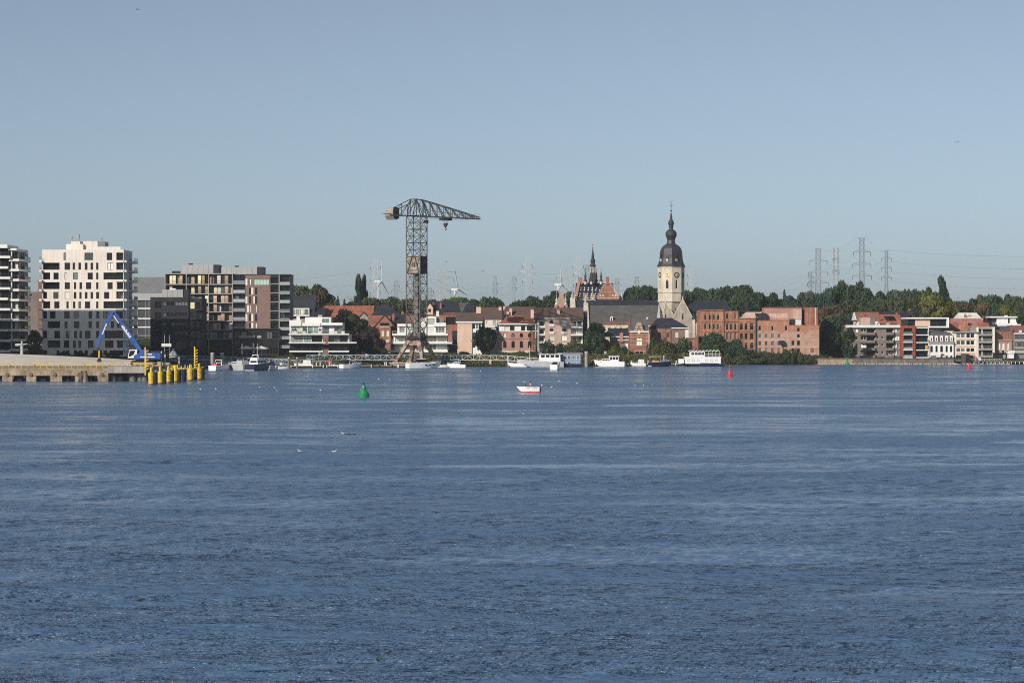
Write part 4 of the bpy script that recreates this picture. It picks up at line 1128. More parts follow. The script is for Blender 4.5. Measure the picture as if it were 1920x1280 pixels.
b.gable_x(1003, 1093, 597.5, 577.3, 'roofbrown', 0, 12, over=.3); b.chimney(1044, 1050, 579.5, 589, 'beigebrick', 2.4)
b.skylight(1059, 1064, 587.5, 593, 1.7, .75, 'glass', 'white'); b.skylight(1079, 1084, 587.5, 593, 1.7, .75)
b.box('gable_end', 1092.2, 1101.5, 583, 660, 'darkbrick', 4, 6)  # dark brick puts the shade of the turned end into its colour

# ------------------------------------------------------------------ church
b = B('church', 'stone church with slate roofs and a domed octagonal bell tower', 1080, 1372, 806, 5.5, cat='church')
b.wall(1108, 1240, 606, None, [(1118 + 11 * k, 1123 + 11 * k, 614, 626, 'a', 'dark') for k in range(10)], 'stone', 10)
b.box('cornice', 1107, 1240, 604.5, 608, 'redbrick', -.35, .35)
o = b.gable_x(1104, 1241, 606, 573, 'slate', 0, 22, name='aisle_roof')
b.wall(1079, 1240, 592, None, [], 'stone', 10, dy=16, name='nave_wall'); b.gable_x(1078, 1241, 592, 563.3, 'slatedark', 12, 18, name='nave_roof')
# dormer on the aisle roof
b.wall(1144, 1149.5, 594.5, 604, [(1145.3, 1148.3, 596, 602, 'w', 'dark', 'white')], 'offwhite', 3, dy=1.2, name='dormer'); b.gable_y(1143.5, 1150, 594.5, 592, 'slate', 'offwhite', 1.2, 4, over=.1)
# raised stone gable copings
def rake(x, ye, yr, dy, depth, wd=1.0):
    X = b.X(x, dy); ze = b.Z(ye, dy); zr = b.Z(yr, dy + depth / 2)
    mb = MB(); mb.prismx([(dy - .6, ze - 8), (dy - .6, ze + .7), (dy + depth / 2, zr + 1.1), (dy + depth + .6, ze + .7), (dy + depth + .6, ze - 8)], X - wd, X + .1)
    mb.build('gable_wall', M['stone'], b.root)
    mb = MB(); mb.lathe([(.55, 0), (.4, 1.0), (.1, 3.0)], 4); mb.build('finial', M['leadpale'], b.root, (X - wd / 2, dy + depth / 2, zr + 1.0))
    mb = MB(); mb.hexa([(X - wd, dy - 2.4, -2), (X + .1, dy - 2.4, -2), (X + .1, dy - .6, -2), (X - wd, dy - .6, -2), (X - wd, dy - 1.2, ze - 1), (X + .1, dy - 1.2, ze - 1), (X + .1, dy - .6, ze + .6), (X - wd, dy - .6, ze + .6)]); mb.build('buttress', M['stone'], b.root)
rake(1104, 606, 573, 0, 22, 1.6); rake(1079, 592, 563.3, 12, 18, 1.8)
# east roof
b.wall(1285, 1369, 590, None, [(1304 + 12 * k, 1309 + 12 * k, 600, 622, 'a', 'dark') for k in range(5)], 'stone', 12, dy=3); b.gable_x(1283, 1371, 590, 563.3, 'slatedark', 3, 18, hipr=1.2, name='choir_roof')
b.box('cornice', 1284, 1370, 588.8, 591, 'offwhite', 2.7, .3)
# transept and chapel gables
def gable_front(x0, x1, xa, ye, ya, dy, depth, win):
    X0, X1, xm, ze, za = b.X(x0, dy), b.X(x1, dy), b.X(xa, dy), b.Z(ye, dy), b.Z(ya, dy)
    mb = MB(); a0, a1, t, q = win; wa, wb, wt, wq = b.X(a0, dy), b.X(a1, dy), b.Z(t, dy), b.Z(q, dy)
    mb.prism([(X0, -2), (wa, -2), (wa, ze), (X0, ze)], dy, dy + .9); mb.prism([(wb, -2), (X1, -2), (X1, ze), (wb, ze)], dy, dy + .9)
    k = lambda x: za - (za - ze) * abs(x - xm) / ((xm - X0) if x < xm else (X1 - xm))
    mb.prism([(X0, ze), (wa, ze), (wa, k(wa))], dy, dy + .9); mb.prism([(wb, ze), (X1, ze), (wb, k(wb))], dy, dy + .9)
    mb.prism([(wa, -2), (wb, -2), (wb, min(wq, ze)), (wa, min(wq, ze))], dy, dy + .9)
    if wq > ze: mb.prism([(wa, ze), (wb, ze), (wb, wq), (wa, wq)], dy + .002, dy + .9)
    pts = [(wa, wt), (wb, wt), (wb, k(wb))]
    if wa < xm < wb: pts.append((xm, za))
    mb.prism(pts + [(wa, k(wa))], dy, dy + .9)
    mb.build('gable_wall', M['greystone'], b.root)
    window(b.root, wa, dy + .3, wq, wb - wa, wt - wq, 'stone', 'dark', arch=True)
    cp = MB()
    for (p, q2) in (((X0, ze), (xm, za)), ((xm, za), (X1, ze))): cp.bar((p[0], dy + .3, p[1]), (q2[0], dy + .3, q2[1]), .42)
    cp.build('coping', M['stone'], b.root)
    mb = MB(); mb.prism([(X0 + .2, ze - .3), (xm, za - .3), (X1 - .2, ze - .3)], dy + .95, dy + depth); mb.build('transept_roof', M['slatedark'], b.root)
    mb = MB(); mb.lathe([(.3, 0), (.25, .6), (.06, 1.6)], 4); mb.build('finial', M['stone'], b.root, (xm, dy + .3, za))
gable_front(1262.5, 1297.5, 1280.3, 595, 562.5, -3, 16, (1278.6, 1282.2, 588, 599))
gable_front(1242.7, 1262.4, 1248.6, 590, 568.5, -1, 10, (1247, 1250, 588.5, 596))
for x, t, q in ((1298, 594, 650), (1304, 600, 650), (1311, 604, 660)):
    mb = MB(); mb.box(b.X(x, -3), b.X(x + 5, -3), -3.6, 2, -2, b.Z(t + 6, -3)); mb.prismx([(-3.6, b.Z(t + 6, -3)), (2, b.Z(t + 6, -3)), (2, b.Z(t, -3))], b.X(x, -3), b.X(x + 5, -3)); mb.build('buttress', M['stone'], b.root)
mb = MB(); mb.lathe([(.75, b.Z(597)), (.7, b.Z(592)), (.12, b.Z(570)), (.03, b.Z(568))], 6); mb.build('pinnacle', M['leadpale'], b.root, (b.X(1235.5), -.8, 0))
mb = MB(); mb.lathe([(.45, b.Z(597)), (.4, b.Z(592)), (.05, b.Z(586))], 6); mb.build('pinnacle', M['leadpale'], b.root, (b.X(1301), 2.2, 0))
# octagonal tower
ty = 8.0; TX = b.X(1258.3, ty); k = (b.Y + ty) / FPX
oct_ = lambda r: [(r * math.cos(R(-90 + 45 * i)), r * math.sin(R(-90 + 45 * i))) for i in range(8)]
zf = lambda y: b.Z(y, ty)
mb = MB()
r0 = 25.0 * k
mb.prismz(oct_(15.5 * k), -3, zf(588)); mb.prismz(oct_(16 * k), zf(588), zf(565), k1=23.8 / 16)
mb.prismz(oct_(24.4 * k), zf(565), zf(548)); 
tower_low = mb.build('tower_base', M['stone'], b.root, (TX, ty, 0))
ap = r0 * math.cos(R(22.5)); fw = 2 * r0 * math.sin(R(22.5))
mb = MB(); wins = []
for i in range(8):
    a = R(-90 + 22.5 + 45 * i); nx, ny = math.cos(a), math.sin(a); tx, tyv = -ny, nx
    xf = lambda u, d, z, nx=nx, ny=ny, tx=tx, tyv=tyv: (nx * (ap - d) + tx * u, ny * (ap - d) + tyv * u, z)
    vis = i in (0, 1, 6, 7)
    ww = 4.9 * k
    holes = [(-ww / 2, ww / 2, zf(541.5), zf(525), .5, ww / 2)]
    sheet(mb, -fw / 2, fw / 2, zf(548.2), zf(499.7), holes, xf)
    wins.append((i, nx, ny, tx, tyv, ww))
mb.build('tower_shaft', M['stone'], b.root, (TX, ty, 0))
for i, nx, ny, tx, tyv, ww in wins:
    rz = math.atan2(tyv, tx)
    p = (TX + nx * (ap - .45) - tx * ww / 2, ty + ny * (ap - .45) - tyv * ww / 2, zf(541.5))
    window(b.root, p[0], p[1], p[2], ww, zf(525) - zf(541.5), 'stone', 'glass', arch=True, rz=rz, nm=0, name='belfry_opening')
    if i in (0, 1, 6, 7):
        rr = 5.4 * k
        c = MB()
        if i == 7:
            c.lathe([(rr * .75, 0), (rr * .75, .12)], 20); mt = 'gold'
        else:
            for q in range(24):
                a0, a1 = 2 * math.pi * q / 24, 2 * math.pi * (q + 1) / 24
                c.hexa([(rr * math.cos(a0), rr * math.sin(a0), 0), (rr * math.cos(a1), rr * math.sin(a1), 0), (rr * .82 * math.cos(a1), rr * .82 * math.sin(a1), 0), (rr * .82 * math.cos(a0), rr * .82 * math.sin(a0), 0),
                        (rr * math.cos(a0), rr * math.sin(a0), .1), (rr * math.cos(a1), rr * math.sin(a1), .1), (rr * .82 * math.cos(a1), rr * .82 * math.sin(a1), .1), (rr * .82 * math.cos(a0), rr * .82 * math.sin(a0), .1)])
            for q in range(12):
                a0 = math.pi * q / 6; c.bar((rr * .58 * math.cos(a0), rr * .58 * math.sin(a0), .05), (rr * .76 * math.cos(a0), rr * .76 * math.sin(a0), .05), .09)
            c.bar((0, 0, .08), (rr * .45, .2, .08), .07); c.bar((0, 0, .08), (.15, -rr * .6, .08), .06); mt = 'darkmetal'
        o = c.build('clock_face', M[mt], b.root, (TX + nx * (ap + .01), ty + ny * (ap + .01), zf(516)))
        o.rotation_euler = (R(90), 0, rz)
        if i == 7:
            h2 = MB(); h2.bar((0, -.6, .16), (0, .6, .16), .12); h2.bar((-.5, .55, .16), (.5, .55, .16), .1); h2.bar((-.5, -.55, .16), (.5, -.55, .16), .1); h2.build('clock_hand', M['roofdull'], o)
mb = MB()
for y0, y1, rr in ((499.8, 502, 25.8), (547, 549, 25.6), (563.5, 566, 25.2)): mb.prismz(oct_(rr * k), zf(y1), zf(y0))
mb.build('cornice', M['stone'], b.root, (TX, ty, 0))
def oct_lathe(name, prof, m, n=8, rot=R(-90)):
    q = MB(); q.lathe([(r * k, zf(y)) for r, y in prof], n, rot=rot); return q.build(name, M[m], b.root, (TX, ty, 0))
oct_lathe('dome', [(27.2, 500), (26.6, 499), (24.3, 495), (22.6, 490), (21.6, 484), (21.2, 477), (20.4, 471), (18.6, 466), (15.5, 461.8), (11.5, 459), (8.4, 457)], 'lead')
oct_lathe('neck', [(8.6, 457.2), (8.0, 455), (7.2, 451), (7.6, 448.5), (8.4, 447.6), (8.4, 446.6)], 'lead')
oct_lathe('bulb', [(7.8, 446.6), (9.6, 444), (10.6, 440.5), (10.4, 437), (8.6, 433.5), (5.4, 431), (4.2, 430)], 'lead', 16)
oct_lathe('spire', [(3.8, 430), (3.4, 427.5), (4.6, 425.2), (4.3, 423), (5.5, 419.5), (5.3, 416.5), (3.6, 413.5), (2.6, 411), (2.3, 407), (1.4, 402), (.5, 398)], 'lead', 12)
q = MB(); q.bar((0, 0, zf(399)), (0, 0, zf(378)), .12); q.bar((-.75, 0, zf(386.5)), (.75, 0, zf(386.5)), .09); q.lathe([(.05, zf(397)), (.42, zf(395.5)), (.05, zf(394))], 8); q.build('cross', M['darkmetal'], b.root, (TX, ty, 0))
q = MB(); q.prism([(-.8, zf(377)), (-.2, zf(378.6)), (.35, zf(378.2)), (.8, zf(375.2)), (.35, zf(376.4)), (0, zf(377.2)), (-.55, zf(375))], -.08, .08); q.build('weathercock', M['gold'], b.root, (TX, ty, 0))
for i in (0, 7, 6):
    a = R(-90 + 22.5 + 45 * i); rr = 20.6 * k
    q = MB(); q.box(-.36, .36, -.45, .7, 0, 1.0); o = q.build('lucarne', M['gold'] if i == 0 else M['stone'], b.root, (TX + rr * math.cos(a), ty + rr * math.sin(a), zf(490.5)), a + R(90))
    q = MB(); q.lathe([(.85, 1.25), (.5, 1.7), (.05, 3.0)], 4, rot=R(45)); q.build('lucarne_roof', M['lead'], o)

# ------------------------------------------------------------------ town hall
b = B('town_hall', 'brick town hall with stepped gable and a slender turreted spire', 1078, 1160, 905, 8, cat='town hall')
b.wall(1078, 1158, 560, None, [], 'redbrick', 14)
ro = b.gable_x(1082, 1150, 562, 531, 'slatedark', 0, 15)
for row, (y, dyy) in enumerate(((541, 4.9), (545, 4.0), (552, 2.3), (556.5, 1.3))):
    for q in range(6 if row < 2 else 5):
        x = 1088 + q * 7.2 - row * .8
        if x < 1124: b.wall(x, x + 2.0, y - 1.5, y + 1.5, [], 'white', 2.0, dy=dyy, name='dormer'); b.gable_y(x - .2, x + 2.2, y - 1.5, y - 3.2, 'slatedark', 'white', dyy, 2.2, over=.05, th=.08)
def stepped(b, x0, x1, yb, ya, n, dy, m, depth=.9):
    xm = (x0 + x1) / 2; mb = MB(); cp = MB()
    for i in range(n):
        f = i / n; w = (x1 - x0) / 2 * (1 - f * .86); t0 = yb + (ya - yb) * i / n; t1 = yb + (ya - yb) * (i + 1) / n
        mb.box(b.X(xm - w, dy), b.X(xm + w, dy), dy, dy + depth, b.Z(t0, dy), b.Z(t1, dy) - .01)
        for sg in (-1, 1):
            xx = b.X(xm + sg * w, dy); cp.box(xx - .45, xx + .45, dy - .08, dy + depth + .08, b.Z(t1, dy), b.Z(t1, dy) + .35)
    o = mb.build('stepped_gable', M[m], b.root); cp.build('coping', M['stone'], o); return o
o = stepped(b, 1119, 1160, 562, 531, 9, -1, 'redbrick'); b.box('chimney', 1136.5, 1142, 519, 534, 'redbrick', -1.2, 1.3)
for x in (1124, 1129.5, 1148, 1153): b.box('blind_arch', x, x + 2.6, 552, 556, 'stone', -1.06, .06)
b.box('string_course', 1120, 1159, 558.5, 559.8, 'stone', -1.15, .15); b.box('string_course', 1127, 1152, 547.5, 548.3, 'stone', -1.12, .12)
o = b.box('side_gable', 1078.5, 1086, 556, 566, 'salmon', 0, 13)
mb = MB()
for i in range(8):
    f = i / 8; zb0 = b.Z(562, 7) + (b.Z(529, 7) - b.Z(562, 7)) * f
    X = b.X(1079.5 + 8 * f, 4 * (1 - f)); mb.box(X - .5, X + .6, 7.5 - 7.5 * (1 - f), 7.5 + 7.5 * (1 - f), zb0, zb0 + 2.0)
mb.build('stepped_gable', M['salmon'], b.root); b.box('chimney', 1086, 1092, 520, 533, 'redbrick', 6, 1.5)
cyy = 7.5; kk = (b.Y + cyy) / FPX; TX = b.X(1111.5, cyy); zt = lambda y: b.Z(y, cyy)
q = MB(); q.lathe([(11.5 * kk, zt(532)), (9 * kk, zt(522)), (7.0 * kk, zt(512))], 4, rot=R(45)); q.build('spire_base', M['slatedark'], b.root, (TX, cyy, 0))
q = MB(); q.lathe([(5.2 * kk, zt(512)), (5.0 * kk, zt(499))], 8, rot=R(22.5)); q.build('lantern', M['brownbrick'], b.root, (TX, cyy, 0))
for i in range(8):
    a = R(45 * i); window(b.root, TX + 4.8 * kk * math.cos(a) - .3 * -math.sin(a), cyy + 4.8 * kk * math.sin(a) - .3 * math.cos(a), zt(510), .6, 1.9, 'white', 'dark', rz=a + R(90), nm=0)
q = MB(); q.lathe([(6.8 * kk, zt(499)), (6.0 * kk, zt(498)), (4.0 * kk, zt(494.5)), (3.8 * kk, zt(493)), (4.6 * kk, zt(490)), (4.2 * kk, zt(486.5)), (2.2 * kk, zt(484)), (2.6 * kk, zt(481.5)), (2.4 * kk, zt(479)), (1.2 * kk, zt(471)), (.3 * kk, zt(461))], 10); q.build('spire', M['lead'], b.root, (TX, cyy, 0))
q = MB(); q.bar((0, 0, zt(462)), (0, 0, zt(457.5)), .07); q.lathe([(.05, zt(459.5)), (.38, zt(458.3)), (.05, zt(457))], 8); q.build('finial', M['gold'], b.root, (TX, cyy, 0))
for x, dyq in ((1097.5, 4.5), (1108.8, 2.8), (1127, 4.5), (1118, 11)):
    X = b.X(x, dyq); z = lambda y: b.Z(y, dyq)
    q = MB(); q.lathe([(2.2 * kk, z(533)), (2.2 * kk, z(527.5))], 8); o = q.build('turret', M['stone'], b.root, (X, dyq, 0))
    q = MB(); q.lathe([(3.4 * kk, z(527.5)), (3.0 * kk, z(525)), (1.8 * kk, z(523.5)), (1.7 * kk, z(520)), (2.3 * kk, z(519)), (1.5 * kk, z(515)), (.3 * kk, z(508)), (.08, z(502))], 8); q.build('turret_roof', M['lead'], o)
for x, yb in ((1076, 553), (1098.5, 552), (1111, 553)):
    o = stepped(b, x - 4, x + 4, 566, yb, 4, -2.2, 'salmon', .7)
q = MB(); q.lathe([(.55, b.Z(562)), (.2, b.Z(556)), (.05, b.Z(538))], 8); q.build('finial', M['leadpale'], b.root, (b.X(1111), -1.9, 0))
q = MB(); q.lathe([(.9, b.Z(562)), (.5, b.Z(558)), (.7, b.Z(555)), (.1, b.Z(548)), (.04, b.Z(538))], 8); q.build('finial', M['leadpale'], b.root, (b.X(1166), 2, 0))
b2 = B('stepped_gable_house', 'red stepped gable with tall slim pinnacles behind the beige flats', 1041, 1064, 870, 7)
b2.wall(1040, 1064, 571, None, [(1045, 1048, 573.5, 577), (1057, 1060, 573.5, 577)], 'salmon', 10)
stepped(b2, 1046, 1059, 571, 553, 5, 0, 'salmon'); b2.box('chimney', 1050.3, 1054.7, 548, 560, 'salmon', .1, .8)
for x in (1043.8, 1060.5):
    q = MB(); q.lathe([(.75, b2.Z(571.5)), (.7, b2.Z(569)), (.35, b2.Z(566)), (.55, b2.Z(563)), (.1, b2.Z(557)), (.05, b2.Z(543))], 8); q.build('pinnacle', M['leadpale'], b2.root, (b2.X(x), .5, 0))
b2.gable_x(1056, 1080, 572, 559, 'slatedark', 3, 9)

# ------------------------------------------------------------------ houses below the church
b = B('low_slate_wing', 'low brick wing with dark slate roof below the church aisle', 1131, 1181, 782, 3.6)
b.wall(1145, 1181, 631.5, None, [(1172, 1177.5, 643, 655, 'w', 'curtain_glare', 'white'), (1158, 1162, 645, 652)], 'brownbrick', 8); b.gable_x(1131, 1181, 630.5, 616, 'slatedark', 0, 9, hipl=3)
b.box('gutter', 1146, 1181, 630.2, 632, 'white', -.5, .4); b.box('parapet', 1157, 1181, 637, 638.6, 'white', -.6, .6); b.chimney(1162, 1168.5, 624, 641, 'salmon', -.7, 1, 1)
b = B('brick_annex', 'little brick annex with a white roof edge at the waterside', 1163, 1178, 770, 2.8)
b.wall(1164, 1178, 659, None, [(1166.5, 1171, 666.5, 671.5, 'w', 'curtain_glare', 'white')], 'redbrick', 5); b.box('fascia', 1162.5, 1179, 657.6, 659.2, 'white', -.3, 5.5)
b = B('ornate_brick_house', 'narrow ornate brick house with white bands and a small front gable', 1181, 1216, 776, 2.8)
b.wall(1181, 1216, 622, None, [(1193, 1204, 634, 647, 'w', 'light', 'white'), (1192, 1206.5, 658.5, 672, 'w', 'mix', 'white')], 'redbrick', 9)
b.gable_x(1182, 1216, 621.5, 596, 'slate', 0, 11, over=.1)
for y in (626.5, 632, 638, 647, 658, 665): b.box('string_course', 1180.9, 1216.1, y, y + .8, 'stone', -.09, .085)
b.box('cornice', 1180.5, 1216.5, 620.5, 623, 'white', -.35, .35)
mb = MB()
X0, X1 = b.X(1180.3), b.X(1182)
for k2 in range(9):
    f = k2 / 9; mb.box(X0, X1, 5.5 * f, 11 - 5.5 * f, b.Z(624) + (b.Z(594, 5.5) - b.Z(624)) * f, b.Z(624) + (b.Z(594, 5.5) - b.Z(624)) * (k2 + 1) / 9 - .01)
mb.build('stepped_gable', M['redbrick'], b.root)
stepped(b, 1191.5, 1204.5, 623, 607, 5, -.12, 'redbrick', 1.2); b.box('niche', 1196.5, 1200, 619, 625.5, 'white', -.2, .1)
q = MB(); q.lathe([(.3, b.Z(607.5)), (.05, b.Z(601))], 6); q.build('finial', M['redbrick'], b.root, (b.X(1198), .4, 0))
b.chimney(1212, 1214.5, 594.5, 600, 'offwhite', 5); b.box('drainpipe', 1186, 1186.9, 654, 672, 'darkmetal', -.2, .12)
b = B('timber_clad_house', 'timber clad house under a dark hipped roof below the church tower', 1220, 1292, 785, 3.4)
b.wall(1221, 1259, 614, None, [(1234, 1239.6, 623, 632.3), (1250, 1254.4, 623, 632.3)], 'wood', 9)
mb = MB()
for k2 in range(30):
    x = b.X(1221.3) + (b.X(1258.7) - b.X(1221.3)) * k2 / 30
    if not (b.X(1233.6) < x + .1 < b.X(1240) or b.X(1249.6) < x + .1 < b.X(1254.8)):
        q = MB(); q.box(x, x + .15, -.05, -.003, .0, b.Z(614.3)); q.build('plank', M['wood'], b.root)
b.wall(1259.1, 1284, 615.5, None, [(1265.5, 1271.6, 622.5, 632, 'w', 'curtain_glare', 'white')], 'brownbrick', 8, dy=.2); b.box('return_wall', 1284.1, 1291, 615.5, 634, 'offwhite', .2, 6)
b.box('fascia', 1259, 1292, 614, 616, 'white', -.5, .6); b.gable_x(1220, 1292, 614.5, 596.5, 'slatedark', 0, 10, hipl=3, hipr=6, over=.2)
b.skylight(1246, 1249, 609, 612.5, .9, .9); b.skylight(1264, 1267, 609, 612.5, .9, .9)
b = B('brick_outbuilding', 'low brick outbuilding between timber clad house and factory', 1289, 1318, 778, 3.0)
b.wall(1290, 1309, 634, None, [(1294, 1298, 640, 650, 'w', 'dark')], 'redbrick', 8); b.box('flat_roof', 1289, 1310, 632.5, 634.2, 'zinc', -.3, 8); b.wall(1304, 1309.5, 628, None, [], 'redbrick', 2, dy=-1); b.box('door', 1309.8, 1313, 644, 656, 'white', .5, .2)
b.box('garden_wall', 1309.6, 1320, 630, 668, 'darkbrick', 2, 1)

# ------------------------------------------------------------------ brick factory
b = B('brick_factory', 'derelict red brick factory with rows of arched windows above the reeds', 1312, 1536, 786, 2.6, cat='factory')
f = lambda us: [(1290 + a / 7.11, 1290 + c / 7.11) for a, c in us]
W1 = f([(218, 247), (278, 306), (335, 362), (390, 418)])
hs = []
for t, q in ((588.5, 599.8), (606, 617.4), (624, 636), (643, 655)): hs += [(a, c, t, q, 'a', 'dark', 'oldpink') for a, c in W1]
b.wall(1312.5, 1357, 581.5, None, hs, 'orangebrick', 14, rec=.4)
W2 = f([(508, 540), (560, 590), (618, 648)])
hs = [(a, c, 587, 597.7, 'a', 'dark', 'oldpink') for a, c in (W2[0], W2[2])] + [(a, c, 606, 618.8, 'a', 'dark', 'oldpink') for a, c in W2] + [(a, c, 624, 637, 'w', 'glassgrey', 'oldpink') for a, c in W2] + [(a, c, 644, 656, 'a', 'dark', 'oldpink') for a, c in W2]
b.wall(1357.1, 1384, 583, None, hs, 'orangebrick', 14, dy=.35, rec=.4)
W3 = f([(695, 733), (757, 795), (828, 880)])
hs = [(a, c, 605.4, 618.8, 'a', 'dark', 'oldpink') for a, c in W3] + [(a, c, 624.4, 636.3, 'w', 'dark', 'oldpink') for a, c in W3] + [(a, c, 642, 653.2, 'a', 'dark', 'oldpink') for a, c in W3] + [(a, c, 659, 668, 'a', 'dark', 'oldpink') for a, c in W3]
b.wall(1384.1, 1417, 597, None, hs, 'orangebrick', 14, rec=.4)
W4 = f([(940, 975), (1025, 1060), (1110, 1145), (1195, 1230)])
hs = [(a, c, 611, 620, 'w', 'mix', 'white') for a, c in f([(940, 975), (1112, 1145), (1293, 1328)])]
for t, q in ((626, 633.5), (640, 647.6), (652.5, 661), (667, 674)): hs += [(a, c, t, q, 'w', 'glassgrey', 'oldpink') for a, c in W4]
b.wall(1418, 1480, 601, None, hs, 'oldbrick', 14, rec=.3)
hs = [(a, c, t, q, 'w', 'mix', 'white') for t, q in ((614.5, 622), (626.5, 633.5)) for a, c in f([(1455, 1495)])] + [(a, c, t, q, 'w', 'mix', 'oldpink') for t, q in ((638.5, 647.6), (653, 660)) for a, c in f([(1380, 1420), (1455, 1495)])] + [(1520, 1526, 653, 661, 'w', 'roofdull', 'roofdull'), (1519, 1528, 668, 676, 'b', 'dark')]
b.wall(1480.1, 1536, 610, None, hs, 'oldbrick', 14, rec=.3)
for x0, x1, y in ((1312.5, 1384, 602), (1384, 1417, 601.5), (1312.5, 1417, 620.8), (1312.5, 1417, 640), (1418, 1480, 637), (1418, 1536, 650), (1418, 1480, 664)): b.box('string_course', x0 + .1, x1 - .1, y, y + 1.0, 'orangebrick' if y < 630 else 'oldpink', -.14, .13 if x0 > 1350 or x1 < 1390 else .12)
for x in (1312.8, 1334, 1355.5, 1383.4, 1416): b.box('pilaster', x, x + 1.3, 584 if x < 1380 else 598, 672, 'orangebrick', -.2, .19)
b.box('cornice', 1312, 1357.2, 580.6, 582.2, 'redbrick', -.3, .5); b.box('cornice', 1384, 1417.3, 596, 597.6, 'redbrick', -.3, .5); b.box('coping', 1418, 1480, 600.2, 601.2, 'redbrick', -.1, .5); b.box('coping', 1480, 1536.3, 609.2, 610.2, 'redbrick', -.1, .5)
# upper blocks and roofs
b.wall(1434, 1503, 576.5, 604, [], 'salmon', 9, dy=5, name='upper_wall'); b.box('render_patch', 1442, 1478, 588, 596, 'oldpink', 4.95, .06); b.box('render_patch', 1487, 1503, 581, 597, 'oldpink', 4.94, .07)
b.box('coping', 1433.6, 1503.4, 575.8, 576.8, 'redbrick', 4.8, 9.3)
b.wall(1510, 1533, 576, 612, [], 'redbrick', 9, dy=4, name='upper_wall'); b.box('upper_wall', 1503.3, 1510, 577, 610, 'darkbrick', 9, 4); b.box('lift_house', 1490, 1502.5, 599.5, 610.5, 'offwhite', 3.5, 1.5); b.box('gap_shade', 1481, 1490, 598, 610.5, 'darkmetal', 3, 3); b.box('coping', 1528, 1530, 577, 610, 'stone', 3.9, .1)  # dark right side and dark gap box put the shade there into colour
mb = MB(); dy0, dy1 = .6, 9
A, Bq, Cq, D = (b.X(1384.5, dy0), dy0, b.Z(596.5, dy0)), (b.X(1417, dy0), dy0, b.Z(597, dy0)), (b.X(1430, dy1), dy1, b.Z(584, dy1)), (b.X(1400, dy1), dy1, b.Z(584, dy1))
E_, F_ = (Bq[0] + 2.2, dy0 + 4, Bq[2] - .2), (Cq[0] + 1, dy1 + 6, Bq[2])
mb.face([A, Bq, Cq, D]); mb.face([Bq, E_, Cq]); mb.face([A, D, (D[0], dy1 + 6, A[2])]); mb.face([D, Cq, F_, (D[0], dy1 + 6, A[2])])
mb.build('sloping_roof', M['palebrick'], b.root)
b.box('gable_wall', 1417.3, 1437, 587, 602, 'darkbrick', 3, 6)
b.box('roof_edge', 1336, 1425, 581.8, 583.8, 'darkmetal', 8, 5)
mb = MB(); mb.bar((b.X(1417.6), -.35, b.Z(661)), (b.X(1417.6), -.35, b.Z(587)), .22, n=8); mb.build('flue_pipe', M['darkmetal'], b.root)
mb = MB(); mb.hexa([(b.X(1461), -1.6, b.Z(646)), (b.X(1471), -1.6, b.Z(646)), (b.X(1471), 0, b.Z(643)), (b.X(1461), 0, b.Z(643)), (b.X(1461), -1.6, b.Z(639.5)), (b.X(1470), -1.6, b.Z(639)), (b.X(1470), 0, b.Z(638)), (b.X(1461), 0, b.Z(638))]); mb.build('loading_hoist', M['darkmetal'], b.root)
mb = MB(); mb.bar((b.X(1466), -.8, b.Z(664)), (b.X(1466), -.8, b.Z(646)), .12); mb.build('hoist_post', M['darkmetal'], b.root)

# ------------------------------------------------------------------ right bank
b = B('grey_brick_flats', 'grey brown brick flats with white windows beside the dark tree', 1588, 1687, 797, 2.4)
ROW = [(615.3, 622.6), (630, 637.6), (644, 651.7), (658, 665.3)]
hs = []
for i, (t, q) in enumerate(ROW):
    if i: hs += [(1644, 1648, t, t + 5.2, 'w', 'dark', 'white'), (1652.7, 1657.4, t, t + 5.2, 'w', 'dark', 'white')]
    hs += [(1625, 1641.5, t, q + 1, 'L', 'dark'), (1661.8, 1676, t, q + 1, 'L', 'mix')]
    hs += [(1677.6, 1681.4, t, q, 'w', 'curtain_glare', 'white'), (1682.2, 1686, t, q, 'w', 'light', 'white')]
    hs += [(1614, 1624, t, q, 'w', 'mix', 'white'), (1590, 1594.5, t, q, 'w', 'mix', 'white'), (1597, 1601, t, q, 'w', 'mix', 'white'), (1604, 1609, t, q, 'w', 'mix', 'white')]
b.wall(1588, 1687, 612, None, hs, 'greybrick', 12)
for t, q in ROW:
    for x0, x1 in ((1611, 1642.5), (1660, 1677)):
        mb = MB(); X0, X1 = b.X(x0), b.X(x1); z0, z1 = b.Z(q + 5.2), b.Z(q + .4)
        mb.prismz([(X0, -.003), (X0 + .5, -1.3), (X1 - .5, -1.3), (X1, -.003)], z0, z1); mb.build('balcony', M['greybrick'], b.root)
    for x in (1674, 1640): mb = MB(); mb.prism([(b.X(x), b.Z(q)), (b.X(x + 3.4), b.Z(q)), (b.X(x + 3.4), b.Z(t)), (b.X(x + 1.8), b.Z(t))], .6, .75); mb.build('privacy_screen', M['white'], b.root)
b.box('roof_edge', 1586, 1688, 609.2, 614.2, 'offwhite', -.9, 1); b.box('roof_deck', 1587, 1687, 610, 612.2, 'zinc', .11, 12)
for x0, x1, t, q, m, d in ((1614, 1632, 595, 609.5, 'beigebrick', 2), (1632.2, 1641, 593, 609.5, 'greybrick', 2.2)): b.box('roof_house', x0, x1, t, q, m, d, 5)
b.chimney(1662, 1668, 605, 611, 'greystone', 2); b.box('roof_house', 1683, 1690, 599.5, 610, 'redbrick', 1, 3); b.box('roof_house', 1690.2, 1702, 598, 610.5, 'darkbrick', 1.5, 3)
b = B('red_tile_house', 'white gabled house with orange tiled roof above the grey flats', 1604, 1650, 815, 4.5)
